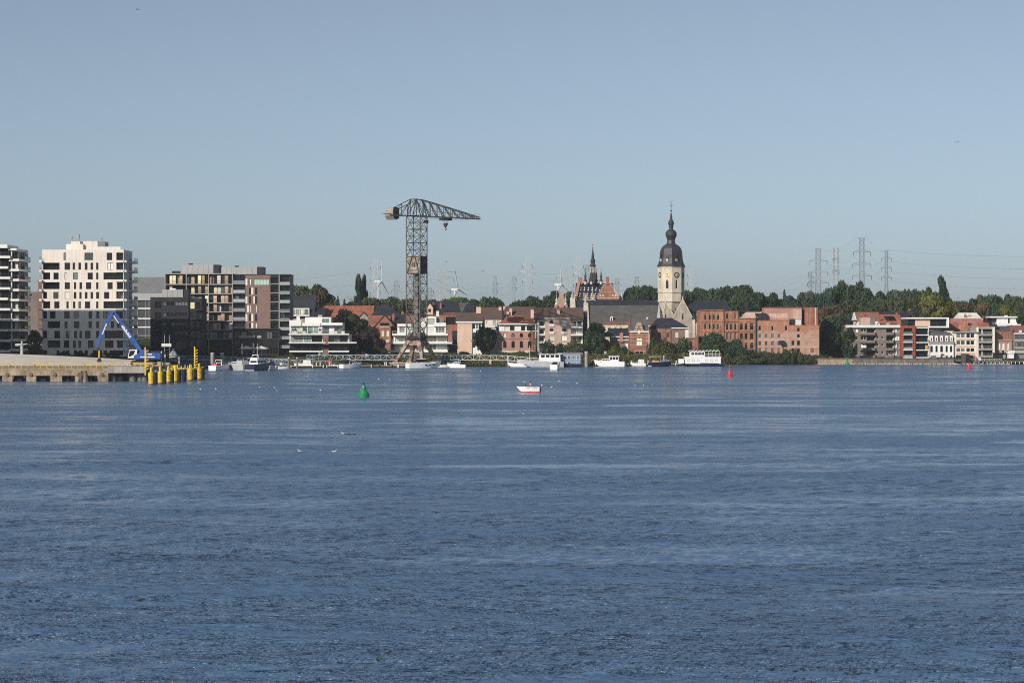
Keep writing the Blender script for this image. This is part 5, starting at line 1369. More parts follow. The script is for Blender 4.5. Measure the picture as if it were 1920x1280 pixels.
b.wall(1607, 1650, 600, None, [(1612, 1616, 602, 607)], 'white', 9); b.gable_x(1606, 1650, 600, 585.5, 'roofdull', 0, 10, over=.3); b.chimney(1618, 1621, 588, 594, 'redbrick', 2)
mb = MB(); mb.prismx([(-.4, b.Z(600)), (5, b.Z(585, 5)), (10.4, b.Z(600))], b.X(1604.5), b.X(1606)); mb.build('gable', M['white'], b.root)
for sx in (1603, 1644): 
    mb = MB(); mb.bar((b.X(sx, -2), -2, b.Z(609, -2)), (b.X(sx + 9, -2), -2, b.Z(596, -2)), .28); mb.build('verge', M['roofred'], b.root)
b = B('solar_roof_house', 'house with red roof and dark solar panels behind the flats', 1652, 1690, 812, 4.5)
b.wall(1655, 1688, 606, None, [], 'redbrick', 9); ro = b.gable_x(1653, 1690, 606, 590, 'roofred', 0, 10)
sl = (b.Z(590, 5) - b.Z(606)) / 5.35
for k in range(3):
    X0 = b.X(1660 + k * 6.5); X1 = b.X(1666 + k * 6.5); z0 = b.Z(606) + sl * 1.4 + .1; z1 = b.Z(606) + sl * 4.2 + .1
    mb = MB(); mb.hexa([(X0 + .6, 1.05, z0), (X1 + .6, 1.05, z0), (X1, 3.85, z1), (X0, 3.85, z1), (X0 + .6, 1.05, z0 + .1), (X1 + .6, 1.05, z0 + .1), (X1, 3.85, z1 + .1), (X0, 3.85, z1 + .1)]); mb.build('solar_panel', M['glass'], b.root)
b = B('dark_roof_house', 'house under a long dark slate roof behind the solar panels', 1650, 1705, 828, 5)
b.wall(1652, 1704, 598, None, [], 'darkbrick', 9); b.gable_x(1650, 1705, 598, 585, 'slatedark', 0, 10); b.chimney(1680, 1684, 586.5, 593, 'redbrick', 1)

b = B('red_framed_flats', 'narrow flats in a brick red frame with balconies on four floors', 1689, 1716, 795, 2.4)
hs = [(1694.5, 1710.5, t, t + 11.5, 'L', 'mix') for t in (615, 629.5, 644, 658)]
b.wall(1689, 1716, 610.3, None, hs, 'redpaint', 12)
for t in (626.3, 640.8, 655.2, 669.3): b.slab(1693.5, 1711.5, t, t + 1.6, 'white', -.5, -.004); b.rail(1694, 1711, t, .85, -.45, 0, glassy='railglass')
b = B('glazed_loggia_flats', 'flats with deep glazed loggias and white slab edges beside the red frame', 1716, 1742, 796, 2.4)
hs = [(1717.5, 1740.5, t, t + 11.6, 'L', 'dark') for t in (615.5, 629.5, 644, 658)]
b.wall(1716.2, 1742, 613, None, hs, 'offwhite', 12)
for t in (627, 641.2, 655.3, 669.3): b.slab(1716.4, 1741.5, t, t + 1.6, 'white', -.4, -.004); b.rail(1717, 1741, t, .85, -.35, 0)
mb = MB(); mb.box(b.X(1734.5), b.X(1738.5), -.45, -.4, b.Z(654.5), b.Z(647)); mb.build('banner', M['yellow'], b.root); mb = MB(); mb.box(b.X(1739), b.X(1742), -.45, -.4, b.Z(653.5), b.Z(648)); mb.build('banner', M['blue'], b.root)
b = B('framed_penthouse', 'rooftop penthouse in a white picture frame with timber wall', 1700, 1779, 803, 2.4)
b.wall(1703, 1778, 597.6, 613, [(1745, 1757, 599.5, 611, 'w', 'dark'), (1758.5, 1774, 599.5, 611, 'w', 'dark'), (1704, 1714, 600, 611, 'w', 'dark')], 'darkmetal', 9, dy=1.2)
b.box('timber_wall', 1716, 1744, 599, 611.4, 'orangebrick' if False else 'palebrick', .9, .25)
b.box('roof_slab', 1699, 1779.5, 595, 597.6, 'white', -.3, 10.5); b.box('floor_slab', 1741, 1779.5, 611.5, 614.2, 'white', -.3, 10); b.box('end_wall', 1775.4, 1779.5, 597.6, 611.5, 'white', -.3, 10)
b.wall(1742, 1777, 614.3, None, [(1743.5, 1753, 615.5, 621, 'w', 'glassgrey'), (1754.5, 1764, 615.5, 621, 'w', 'dark'), (1765.5, 1775, 615.5, 621, 'w', 'dark')], 'darkmetal', 9, dy=.8)

b = B('white_mansard_house', 'white house with slate mansard roof and five arched dormers', 1742, 1789, 794, 2.4)
f = lambda us: [(1740 + a / 10.667, 1740 + c / 10.667) for a, c in us]
hs = [(a, c, 648, 660, 'a', 'dark', 'darkmetal') for a, c in f([(48, 95), (150, 192), (245, 298), (352, 395), (440, 485)])]
hs += [(a, c, 667, 671.8, 'w', g, 'darkmetal') for (a, c), g in zip(f([(60, 170), (250, 295), (352, 395), (445, 488)]), ('brownbrick', 'dark', 'dark', 'dark'))]
b.wall(1743, 1788, 643.2, None, hs, 'white', 10)
b.box('cornice', 1742.4, 1789, 641.2, 643.5, 'greymetal', -.5, .8)
mb = MB(); X0, X1 = b.X(1743), b.X(1788.5); za, zm = b.Z(641.3), b.Z(624.5)
mb.loft([[(X0, -.1, za), (X1, -.1, za), (X1, 9.8, za), (X0, 9.8, za)], [(X0 + .7, 1.3, zm), (X1 - .7, 1.3, zm), (X1 - .7, 8.6, zm), (X0 + .7, 8.6, zm)], [(X0 + 1.4, 4, zm + .6), (X1 - 1.4, 4, zm + .6), (X1 - 1.4, 6, zm + .6), (X0 + 1.4, 6, zm + .6)]]); mb.build('roof', M['slate'], b.root)
for a, c in f([(40, 100), (140, 200), (245, 300), (345, 405), (440, 495)]):
    b.wall(a, c, 631, 639.6, [(a + 1.2, c - 1.2, 632.2, 639.2, 'a', 'dark', 'white')], 'white', 1.8, dy=-.05, rec=.15, name='dormer'); 
    q = MB(); xx = (b.X(a) + b.X(c)) / 2; w = (b.X(c) - b.X(a)) / 2 + .1
    q.prism([(xx + w * math.cos(tt), b.Z(631) - .05 + .45 * math.sin(tt)) for tt in [math.pi * i / 8 for i in range(9)]], -.12, 1.8); q.build('dormer_roof', M['white'], b.root)
mb = MB(); mb.prism([(b.X(1763), b.Z(664.3)), (b.X(1766), b.Z(662.7)), (b.X(1770), b.Z(664.3))], -.8, -.003); mb.build('door_canopy', M['darkmetal'], b.root)
b.wall(1776, 1788, 620.5, 641, [], 'cream', 6, dy=3, name='party_wall'); b.box('drainpipe', 1742.9, 1743.7, 643.5, 671, 'greymetal', -.2, .15)

b = B('cream_banded_flats', 'cream flats with long window bands beside the mansard house', 1788, 1832, 795, 2.4)
hs = []
for t, q in ((625, 633.2), (638.4, 646.4), (652.5, 659.5)):
    for x0, x1 in ((1793.4, 1801), (1801.8, 1809.4), (1812, 1819), (1819.8, 1827)): hs.append((x0, x1, t, q, 'w', 'glassgrey' if x1 < 1810 else 'dark', 'white'))
hs.append((1792, 1828, 665.5, 671.5, 'b', 'dark'))
b.wall(1789, 1831.5, 623.4, None, hs, 'cream', 11)
b.box('roof_edge', 1788, 1834, 621.6, 623.5, 'frame', -.7, 11.8)
for y in (634.2, 647.6, 660.6): b.box('spandrel', 1793, 1828, y, y + 3.2, 'palebrick', -.12, .117)
b = B('concrete_loggia_flats', 'concrete flats with four stacked loggias between cream side walls', 1831, 1865, 796, 2.4)
hs = [(1835.2, 1861, t, t + 9.5, 'L', 'dark') for t in (616.6, 630, 643.5, 657)]
b.wall(1831.6, 1865, 612.8, None, hs, 'frame', 12); b.box('side_wall', 1831.4, 1834.8, 613, 672, 'cream', -.8, .797); b.box('side_wall', 1861.4, 1865.2, 613, 672, 'cream', -.8, .797)
for y in (626, 639.6, 653, 666.6): b.slab(1834.8, 1861.4, y + .4, y + 3.2, 'frame', -.7, -.003); b.rail(1835, 1861, y + .4, .9, -.65, -.1, 'offwhite', ends=(0, 0))
for y in (616.6, 630, 643.5, 657): b.box('column', 1840.5, 1842.2, y, y + 9.7, 'offwhite', .3, .4)
b = B('pink_roof_house', 'orange brick house with rose metal roof and broad chimney behind the flats', 1785, 1846, 812, 4.0)
b.wall(1790, 1845, 613, None, [], 'orangebrick', 10); b.gable_x(1788, 1846, 612, 597.5, 'roofpink', 0, 11, over=.2)
b.chimney(1806, 1815, 598.5, 622, 'orangebrick', -1.2, 1.2, 0); b.wall(1797, 1831, 610, 625, [], 'orangebrick', 3, dy=-1.6); b.gable_x(1779, 1797, 618, 604, 'roofred', -2, 7)
b.gable_x(1836, 1855, 614, 605.5, 'roofred', -1, 6)
b = B('pale_roof_house', 'house with pale grey roof topped by small chimney cowls', 1795, 1842, 835, 5.0)
b.wall(1797, 1841, 600, None, [], 'greystone', 9); b.gable_x(1797, 1841, 599, 587, 'offwhite', 0, 10, hipl=1.2, hipr=1.2); b.chimney(1808.5, 1812, 590, 599, 'redbrick', 1.0, .9, 1); b.chimney(1815, 1822, 592.5, 597, 'redbrick', 2, .9, 2)
b = B('modern_white_house', 'white flat roofed modern house on the slope', 1856, 1910, 840, 5.5)
b.wall(1869, 1907, 594.5, None, [(1890, 1893.5, 596, 606, 'w', 'dark'), (1905, 1906.8, 595.5, 604, 'w', 'dark')], 'white', 9); b.box('roof_slab', 1856, 1907.5, 593, 595.6, 'white', -.8, 10); b.wall(1859, 1868.8, 595.6, 610, [(1860, 1867.5, 597, 609, 'w', 'dark')], 'darkmetal', 6, dy=2); b.box('terrace_wall', 1868, 1914, 607.5, 611, 'white', -2.5, 2); b.box('vent_cowl', 1884, 1889, 591, 593, 'white', 3, 1)
b = B('small_arched_house', 'small brick house with white arched windows between grey flats', 1865, 1898, 798, 2.4)
f2 = f([(1393, 1445), (1482, 1530), (1580, 1625)])
b.wall(1866, 1897, 638.4, None, [(a, c, 642.5, 651.5, 'a', 'curtain_glare', 'white') for a, c in f2] + [(a, c, 656.5, 663, 'w', 'mix', 'white') for a, c in f2], 'salmon', 9)
for a, c in f2: b.box('window_panel', a - .3, c + .3, 652, 656.2, 'offwhite', -.07, .067)
b.box('cornice', 1865.4, 1897.5, 636.8, 638.8, 'frame', -.4, .6); b.wall(1865.5, 1895, 622, 637, [], 'orangebrick', 4, dy=3, name='rear_wall'); b.chimney(1895, 1898.4, 610.5, 624, 'redbrick', 4, .9, 1)
b.gable_x(1864, 1900, 622.5, 611.5, 'slate', 5, 10, name='rear_roof'); b.wall(1866, 1870, 608, 615, [], 'slatedark', 2, dy=6, name='dormer')
b = B('grey_banded_flats', 'grey flats with long window bands at the picture edge', 1898, 1935, 797, 2.4)
hs = []
for t in (626.5, 641): hs += [(1903.5 + 5.5 * k, 1908.6 + 5.5 * k, t, t + 8.6, 'w', 'glassgrey', 'darkmetal') for k in range(6)]
hs += [(1903.5 + 8 * k, 1910.5 + 8 * k, 655, 662, 'w', 'dark') for k in range(4)]
b.wall(1900, 1940, 624.4, None, hs, 'greybrick', 11); b.box('roof_edge', 1902, 1940, 624, 626.2, 'offwhite', -.3, 1)
for y in (636, 650.3): b.box('spandrel', 1902.5, 1940, y, y + 3.6, 'frame', -.15, .147)
b = B('brown_roof_house', 'house with brown tiled roof behind the grey flats at the edge', 1896, 1935, 815, 4.0)
b.wall(1897, 1938, 620, None, [], 'redbrick', 9); b.gable_x(1896, 1938, 620, 610.5, 'roofdull', 0, 10); b.chimney(1911, 1916, 619, 623, 'white', -1, 1, 0)
b = B('grey_slate_villa', 'tall grey slate roofed villa among trees at the picture edge', 1905, 1940, 870, 7)
b.wall(1908, 1940, 600, None, [], 'greystone', 9); b.gable_x(1906, 1942, 600, 586, 'zinc', 0, 11, hipl=3)

# kiosk, container, jetty at the right
b = B('white_kiosk', 'small white kiosk with a raised square sign top on the landing stage', 1889, 1902, 785, 2.0, cat='kiosk')
mb = MB(); X0, X1 = b.X(1891.3), b.X(1901.3); mb.box(X0, X1, 0, 2.5, 0, b.Z(663.6)); mb.build('wall', M['white'], b.root)
mb = MB(); mb.prism([(b.X(1889.3), b.Z(658.2)), (b.X(1890), b.Z(663)), (b.X(1902), b.Z(663)), (b.X(1902), b.Z(657))], -.2, 2.6); mb.build('sign_top', M['white'], b.root)
mb = MB()
for k in range(5): mb.box(b.X(1893 + k * 1.5), b.X(1893.9 + k * 1.5), -.23, -.203, b.Z(661 + (k % 2) * .3), b.Z(659.8))
mb.build('lettering', M['greymetal'], b.root)
b = B('grey_shed', 'grey metal shed with a ribbed roof edge at the picture edge', 1902, 1935, 788, 2.0, cat='shed')
b.wall(1902.4, 1940, 664, None, [], 'zinc', 5); b.box('fascia', 1902.4, 1940, 656.5, 662, 'greymetal', -.3, 5.5); b.box('fascia', 1902.4, 1940, 662.1, 664, 'darkmetal', -.1, 5.2)
b = B('dark_shed', 'dark timber shed between kiosk and concrete flats', 1866, 1890, 789, 2.0, cat='shed')
b.wall(1866, 1889, 662.5, None, [(1868, 1872, 664, 672, 'w', 'dark'), (1880, 1886, 664, 672, 'w', 'glassgreen')], 'darkmetal', 4); b.box('flat_roof', 1865, 1890, 661.3, 662.6, 'darkmetal', -.5, 5)

jt = thing('landing_stage', 'dark timber landing stage on posts along the far right bank', 'jetty', (wx(1855, 776), 776, 0))
cx = wx(1855, 776); lx = lambda p: wx(p, 776) - cx; lz = lambda p: wz(p, 776)
mb = MB(); mb.box(lx(1808), lx(1960), -.4, 6, lz(678.6), lz(676.6)); mb.build('deck', M['darkconcrete'], jt)
for k in range(20):
    x = lx(1812 + 7.6 * k); q = MB(); q.bar((x, -.5, -2), (x, -.5, lz(674.5)), .2, n=6); q.build('post', M['timberpile'], jt)
    q = MB(); q.bar((x, -.72, .2), (x, -.72, 1.0), .13, n=6); q.build('fender', M['offwhite'], jt)
mb = MB(); mb.box(lx(1785), lx(1960), 1.6, 3, -2, lz(676.7)); mb.build('wall', M['darkconcrete'], jt)
rl = MB()
for k in range(15):
    x = lx(1815 + 4.6 * k); rl.bar((x, 1, lz(676.6)), (x, 1, lz(672.5)), .04)
for hh in (672.5, 674.3): rl.bar((lx(1815), 1, lz(hh)), (lx(1880), 1, lz(hh)), .035)
rl.build('railing', M['white'], jt)
mb = MB(); mb.box(lx(1779), lx(1804), -1, 3, lz(677.5), lz(674.8)); mb.box(lx(1783), lx(1803.5), .8, 3, -2, lz(677.4), 1); mb.build('ramp', [M['darkconcrete'], M['black']], jt)
dt = thing('dolphin_tower', 'square dark mooring tower beside the quay end', 'mooring tower', (wx(1810, 773), 773, 0))
mb = MB(); x0, x1 = wx(1803.5, 773) - wx(1810, 773), wx(1811, 773) - wx(1810, 773); mb.box(x0, x1, 0, 1.4, -2, wz(662.5, 773)); mb.build('pillar', M['timberpile'], dt)
mb = MB(); mb.box(x1 + .003, x1 + 1.4, .2, 1.4, 1.5, wz(663.3, 773)); mb.build('panel', M['black'], dt)
s = thing('round_sign', 'round red sign on a post by the landing stage', 'sign', (wx(1826.5, 774.5), 774.5, lz(676.6)))
mb = MB(); mb.bar((.5, 0, 0), (.5, 0, 3.2), .05); mb.build('post', M['offwhite'], s); mb = MB(); mb.prism([(.5 * math.cos(t), .5 * math.sin(t)) for t in [i * .3927 for i in range(16)]], -.04, .04); mb.build('disc', M['redsmall'], s, (0, -.05, 1.75))
s = thing('white_board_sign', 'small white board on the landing stage railing', 'sign', (wx(1837, 774.5), 774.5, lz(676.6)))
mb = MB(); mb.box(-.45, .45, -.05, .02, .3, 1.2); mb.build('board', M['white'], s); mb = MB(); mb.bar((-.3, 0, 0), (-.3, 0, .5), .04); mb.bar((.3, 0, 0), (.3, 0, .5), .04); mb.build('post', M['greymetal'], s); mb = MB(); mb.box(-.06, .1, -.07, -.055, .55, .95); mb.build('lettering', M['darkmetal'], s)

# ------------------------------------------------------------------ hammerhead crane
CY = 712.0
ck = CY / FPX
cz = lambda y: wz(y, CY)
cr = thing('hammerhead_crane', 'old rusty hammerhead shipyard crane with lattice mast on splayed legs', 'crane', (wx(781.3, CY), CY, 0), R(-24.7))
hw = 2.55
zlo, zhi = cz(634), cz(404.5)
for sx in (-1, 1):
    for sy in (-1, 1):
        q = MB(); q.bar((sx * hw, sy * hw, zlo), (sx * hw, sy * hw, zhi), .20); q.build('mast_post', M['craneold'], cr)
NB = 9; dzb = (zhi - zlo) / NB
for i in range(NB):
    z0, z1 = zlo + dzb * i, zlo + dzb * (i + 1); zm = (z0 + z1) / 2
    q = MB()
    P = [(-hw, -hw), (hw, -hw), (hw, hw), (-hw, hw)]
    for j in range(4):
        a, c = P[j], P[(j + 1) % 4]; m_ = ((a[0] + c[0]) / 2, (a[1] + c[1]) / 2)
        q.bar((*a, z1), (*c, z1), .12)
        if i < 2: q.bar((*a, z0), (*c, z1), .13); q.bar((*c, z0), (*a, z1), .13)
        else:
            q.bar((*a, zm), (*m_, zm), .07); q.bar((*m_, zm), (*c, zm), .07)
            q.bar((*a, z0), (*c, z1), .085); q.bar((*c, z0), (*a, z1), .085)
    q.build('bracing', M['craneold'] if i < 6 else M['cranedark'], cr)
# stair and lift shaft inside the mast
q = MB(); q.box(-.65, .65, -.5, .8, zlo, cz(514)); q.build('lift_shaft', M['craneold'], cr)
q = MB()
for i in range(26):
    z0 = zlo + i * 1.55; sgn = 1 if i % 2 else -1
    q.bar((-sgn * 1.6, 1.7, z0), (sgn * 1.6, 1.7, z0 + 1.55), .09)
q.build('stair', M['cranedark'], cr)
# machinery house
z0, z1 = cz(512), cz(480)
q = MB(); q.box(-hw + .25, hw - .25, -hw + .25, hw - .25, z0, z1); house = q.build('machinery_house', M['cranecab'], cr)
q = MB()
for (x0, x1) in ((-2.2, -.45), (2.2, .45)): q.bar((x0, -hw + .1, z0), (x1, -hw + .1, z1), .16)
q.bar((-2.3, -hw + .1, z1 - 1.6), (-1.4, -hw + .1, z0 + 2.2), .08); q.bar((2.3, -hw + .1, z1 - .6), (1.4, -hw + .1, z0 + 2.6), .08); q.box(-.35, -.1, -hw + .05, -hw + .2, z0 + 2.0, z0 + 2.7); q.box(.25, .5, -hw + .05, -hw + .2, z0 + 2.0, z0 + 2.7)
q.box(-hw, hw, -hw - .1, hw + .1, z0 - .25, z0); q.build('house_frame', M['cranedark'], house)
q = MB(); q.box(hw - .24, hw - .02, -hw + .3, hw - .3, z0 + .02, z1 - .02); q.build('side_shade_panel', M['cranedark'], house)  # dark sheet paints the shade on the right side of the house
q = MB(); q.box(hw, hw + .9, -1, 1, z1 - 2.3, z1 - 2.15)
for yy in (-1, 0, 1): q.bar((hw + .85, yy, z1 - 2.2), (hw + .85, yy, z1 - 1.1), .04)
q.bar((hw + .85, -1, z1 - 1.1), (hw + .85, 1, z1 - 1.1), .04); q.build('platform', M['cranedark'], cr)
# slewing ring and gallery
q = MB(); q.lathe([(3.2, cz(637.5)), (3.35, cz(635)), (3.35, cz(632.5)), (3.0, cz(631))], 20); q.build('slewing_ring', M['cranedark'], cr)
q = MB()
for i in range(16):
    a = 2 * math.pi * i / 16; a2 = 2 * math.pi * (i + 1) / 16; r = 3.3
    q.bar((r * math.cos(a), r * math.sin(a), cz(632.5)), (r * math.cos(a), r * math.sin(a), cz(625.5)), .05)
    for zz in (cz(625.5), cz(629)): q.bar((r * math.cos(a), r * math.sin(a), zz), (r * math.cos(a2), r * math.sin(a2), zz), .04)
q.build('gallery_railing', M['craneold'], cr)
for (x, y) in ((1.7, -1.2), (-1.6, -1.4), (1.5, 1.4)):
    q = MB(); q.box(x - .6, x + .6, y - .6, y + .6, cz(632), cz(623)); q.build('winch_housing', M['craneold'], cr)
# portal
q = MB(); q.prismz([(-2.7, -2.7), (2.7, -2.7), (2.7, 2.7), (-2.7, 2.7)], cz(647), cz(637.5)); q.build('portal_crown', M['cranerust'], cr)
for sx in (-1, 1):
    for sy in (-1, 1):
        q = MB(); tp = Vector((sx * 2.1, sy * 2.1, cz(641))); bt = Vector((sx * 4.95, sy * 4.95, cz(677)))
        w = .62
        def ring(c, w): return [(c.x - w, c.y - w, c.z), (c.x + w, c.y - w, c.z), (c.x + w, c.y + w, c.z), (c.x - w, c.y + w, c.z)]
        q.loft([ring(bt, .42), ring(tp, .8)]); lg = q.build('leg', M['cranerust'], cr)
        q = MB(); q.prismz([(bt.x - .9, bt.y - .9), (bt.x + .9, bt.y - .9), (bt.x + .9, bt.y + .9), (bt.x - .9, bt.y + .9)], cz(680), cz(676.8)); q.build('foot', M['cranerust'], lg)
q = MB()
for i in range(8):
    z0 = 2.4 + i * .85; s_ = 1 if i % 2 else -1; q.bar((-s_, 0, z0), (s_, .3, z0 + .85), .14); q.bar((-1, .3, z0), (1, .3, z0), .08)
for x in (-1, 1): q.bar((x, .3, 2), (x, .3, 9.2), .1)
q.build('ladder', M['craneold'], cr)
# jib
zt, zbl, zbr = cz(374), cz(402.5), cz(402.5) - 1.9
def bot(x): return zbl + (zbr - zbl) * (x + 8.5) / 31.0
def top(x):
    if x < -1.2: return zt + (cz(389) - zt) * (-1.2 - x) / 6.4
    if x < 1.0: return zt
    return zt + (bot(22.5) + .55 - zt) * ((x - 1.0) / 21.5) ** 1.04
for sy in (-2.1, 2.1):
    xs_ = [-7.8, -4.6, -1.2, 1.0, 3.6, 6.2, 8.9, 11.6, 14.3, 17.0, 19.7, 22.5]
    q = MB(); q.bar((-9, sy, bot(-9)), (22.5, sy, bot(22.5)), .27); q.build('lower_chord', M['cranedark'], cr)
    q = MB()
    for a, c in zip(xs_, xs_[1:]): q.bar((a, sy, top(a)), (c, sy, top(c)), .2 if a > 0 else .15)
    q.build('upper_chord', M['cranedark'], cr)
    q = MB()
    for a, c in zip(xs_, xs_[1:]):
        q.bar((a, sy, bot(a)), (a, sy, top(a)), .11)
        if c > 1.5: q.bar((a, sy, top(a)), (c, sy, bot(c)), .15)
        elif c < -1: q.bar((a, sy, bot(a)), (c, sy, top(c)), .1); q.bar((c, sy, bot(c)), (a, sy, top(a)), .06)
        if c > 1.5:
            xm_ = (a + c) / 2; zm_ = (bot(xm_) + top(xm_)) / 2; q.bar((xm_, sy, bot(xm_)), (xm_, sy, top(xm_)), .05); q.bar((a, sy, bot(a) + (top(a) - bot(a)) * .45), (c, sy, bot(c) + (top(c) - bot(c)) * .45), .05)
    q.bar((-1.2, sy, zt), (-hw, sy, zbl), .16); q.bar((1, sy, zt), (hw, sy, zbl - .3), .16); q.bar((-hw, sy, zbl), (1, sy, zt), .09); q.bar((hw, sy, zbl), (-1.2, sy, zt), .09)
    q.build('web_bracing', M['cranedark'], cr)
q = MB()
for i in range(16):
    x = -8 + 2 * i; q.bar((x, -2.1, bot(x)), (x, 2.1, bot(x)), .12)
    if i < 15: q.bar((x, -2.1, bot(x)), (x + 2, 2.1, bot(x + 2)), .08)
for x in (-1.2, 1.0, 6.2, 11.6, 17): q.bar((x, -2.1, top(x)), (x, 2.1, top(x)), .1)
for i in range(12): x = 1 + 1.9 * i; q.bar((x, -2.2, bot(x)), (x, -2.2, bot(x) + 1.0), .035)
q.bar((1, -2.2, bot(1) + 1), (22, -2.2, bot(22) + 1), .035); q.bar((22.3, -2.2, bot(22) + 1.5), (22.3, 2.2, bot(22) + 1.5), .05); q.bar((22.3, -2.2, bot(22)), (22.3, -2.2, bot(22) + 1.5), .05)
q.build('walkway', M['cranedark'], cr)
q = MB(); oc = [(2.25 * math.cos(R(22.5 + 45 * i)), 2.25 * math.sin(R(22.5 + 45 * i))) for i in range(8)]
q.prismx([(y, z + cz(399)) for y, z in oc], -10.9, -7.7, 0); q.prismx([(y * 1.0, z + cz(399)) for y, z in [(2.5, .08), (2.5, -.12), (-2.5, -.12), (-2.5, .08)]], -12.2, -8.5, 0); q.build('counterweight', M['concrete'], cr)
q = MB(); q.box(-7.68, -7.6, -1.9, 1.9, cz(399) - 1.7, cz(399) + 1.9); q.build('counterweight_shade', M['cranedark'], cr)  # thin dark plate paints the shade on the counterweight's right end
xt = 10.8
q = MB(); q.box(xt - 1.6, xt + 1.6, -1.6, 1.6, bot(xt) - 1.0, bot(xt) - .3); q.build('trolley', M['cranedark'], cr)
q = MB()
for dx in (-.5, .5):
    for dy in (-.3, .3): q.bar((xt + dx, dy, bot(xt) - 1), (xt + dx * .7, dy, cz(421)), .035)
q.build('rope', M['cranedark'], cr)
q = MB(); q.prism([(xt - .65, cz(420)), (xt + .5, cz(419.5)), (xt + .75, cz(421.5)), (xt + .3, cz(424.5)), (xt + .2, cz(427)), (xt - .3, cz(427)), (xt - .6, cz(424))], -.4, .4); hb = q.build('hook_block', M['cranedark'], cr)
q = MB(); pts = [(xt, 0, cz(427)), (xt - .05, 0, cz(429)), (xt + .3, 0, cz(430.5)), (xt + .15, 0, cz(432.3)), (xt - .3, 0, cz(431.3))]
for a, c in zip(pts, pts[1:]): q.bar(a, c, .13, n=6)
q.build('hook', M['cranedark'], hb)
q = MB(); q.box(2.7, 3.7, .2, 1.4, cz(418.5), cz(413)); q.build('driver_cab', M['cranedark'], cr)
q = MB()
pts = [(3.5 + i * 1.0, -1.2, bot(3.5 + i) - .25 - .5 * math.sin(math.pi * i / 6)) for i in range(7)] ; pts2 = [(13 + i * 1.2, -1.2, bot(13 + i * 1.2) - .25 - .6 * math.sin(math.pi * i / 6)) for i in range(7)]
for pp in (pts, pts2):
    for a, c in zip(pp, pp[1:]): q.bar(a, c, .04)
q.build('cable', M['cranedark'], cr)
pl = thing('crane_plinth', 'brown brick and concrete plinth under the crane legs', 'plinth', (wx(781, CY), CY, 0), R(-24.7))
q = MB(); q.prismz([(-6.6, -6.6), (6.6, -6.6), (6.6, 6.6), (-6.6, 6.6)], -1.5, cz(681)); q.build('wall', M['pilebrown'], pl)
q = MB(); q.prismz([(-6.8, -6.8), (6.8, -6.8), (6.8, 6.8), (-6.8, 6.8)], cz(681) + .003, cz(679.3)); q.build('coping', M['greystone'], pl)

# ------------------------------------------------------------------ pier
PY = 512.0
pz = lambda y: wz(y, PY)
pxx = lambda p: wx(p, PY)
pier = thing('pier', 'weathered tan concrete pier with a yellow railing', 'pier', (pxx(100), PY, 0))
lx = lambda p: pxx(p) - pxx(100)
q = MB(); q.box(lx(-60), lx(272), 0, 36, pz(694), pz(690)); q.build('deck', M['tan'], pier)
q = MB(); q.box(lx(-60), lx(203.5), -.5, .6, pz(704), pz(694.3)); q.build('fender_beam', M['tan'], pier)
for x0, x1 in ((-60, -46), (-38, -24), (5, 24), (50, 68.5), (95, 117), (141, 162), (183, 203.5)):
    q = MB(); q.box(lx(x0), lx(x1), -.4, .8, pz(715.5), pz(704.03)); q.build('fender_block', M['tan'], pier)
for x0, x1 in ((-24, -8), (-10, 5), (24.5, 40), (68.8, 85), (117.5, 129), (162.5, 172)):
    q = MB(); q.box(lx(x0), lx(x1), .7, 2.5, pz(715.5), pz(704.03)); q.build('fender_block', M['black'], pier)
q = MB(); q.box(lx(204), lx(272), -.7, 3, pz(699), pz(687)); q.build('headstock', M['concrete'], pier)
for x, r in ((210, .75), (225, .9), (247, .85), (261, .7), (269, .8)):
    q = MB(); q.lathe([(r, -2), (r, pz(699))], 12); q.build('pile', M['darkconcrete'] if x != 225 else M['black'], pier, (lx(x), 1.6, 0), smooth=False)
for x in (215, 235, 255):
    q = MB(); q.box(lx(x), lx(x + 9), 5, 9, -2, pz(694)); q.build('pile', M['black'], pier)
for k in range(7):
    q = MB(); xc, zc = lx(14.5 + 44.5 * k) if k < 5 else lx(14.5 + 44.5 * (k - 7)), pz(702)
    q.lathe([(.5, 0), (.42, .2), (.2, .24)], 10); o = q.build('tyre_fender', M['darkconcrete'], pier, (xc, -.5, zc)); o.rotation_euler = (R(90), 0, 0)
me = None
for k in range(-4, 26):
    x = lx(5 + 11.72 * k)
    if me is None:
        q = MB(); q.box(-.07, .07, -.07, .07, 0, pz(680.3) - pz(690)); me = q.mesh('railing_post', M['yellow'])
    o = inst('railing_post', me, pier, (x, .3, pz(690)))
for y in (680.6, 684.4):
    q = MB(); q.bar((lx(-60), .3, pz(y)), (lx(300), .3, pz(y)), .06); q.build('handrail', M['yellow'], pier)
for k in range(6):
    q = MB(); q.box(-.2, .2, -.1, .1, 0, .9); q.build('bollard', M['yellow'], pier, (lx(17 + 47 * k), .55, pz(690)))
q = MB()
for k in range(30): x = lx(-50 + 10.5 * k); q.bar((x, 14, pz(690)), (x, 14, pz(690) + 1.0), .04)
q.bar((lx(-55), 14, pz(690) + 1), (lx(262), 14, pz(690) + 1), .04); q.bar((lx(-55), 14, pz(690) + .55), (lx(262), 14, pz(690) + .55), .03); q.build('inner_railing', M['greymetal'], pier)
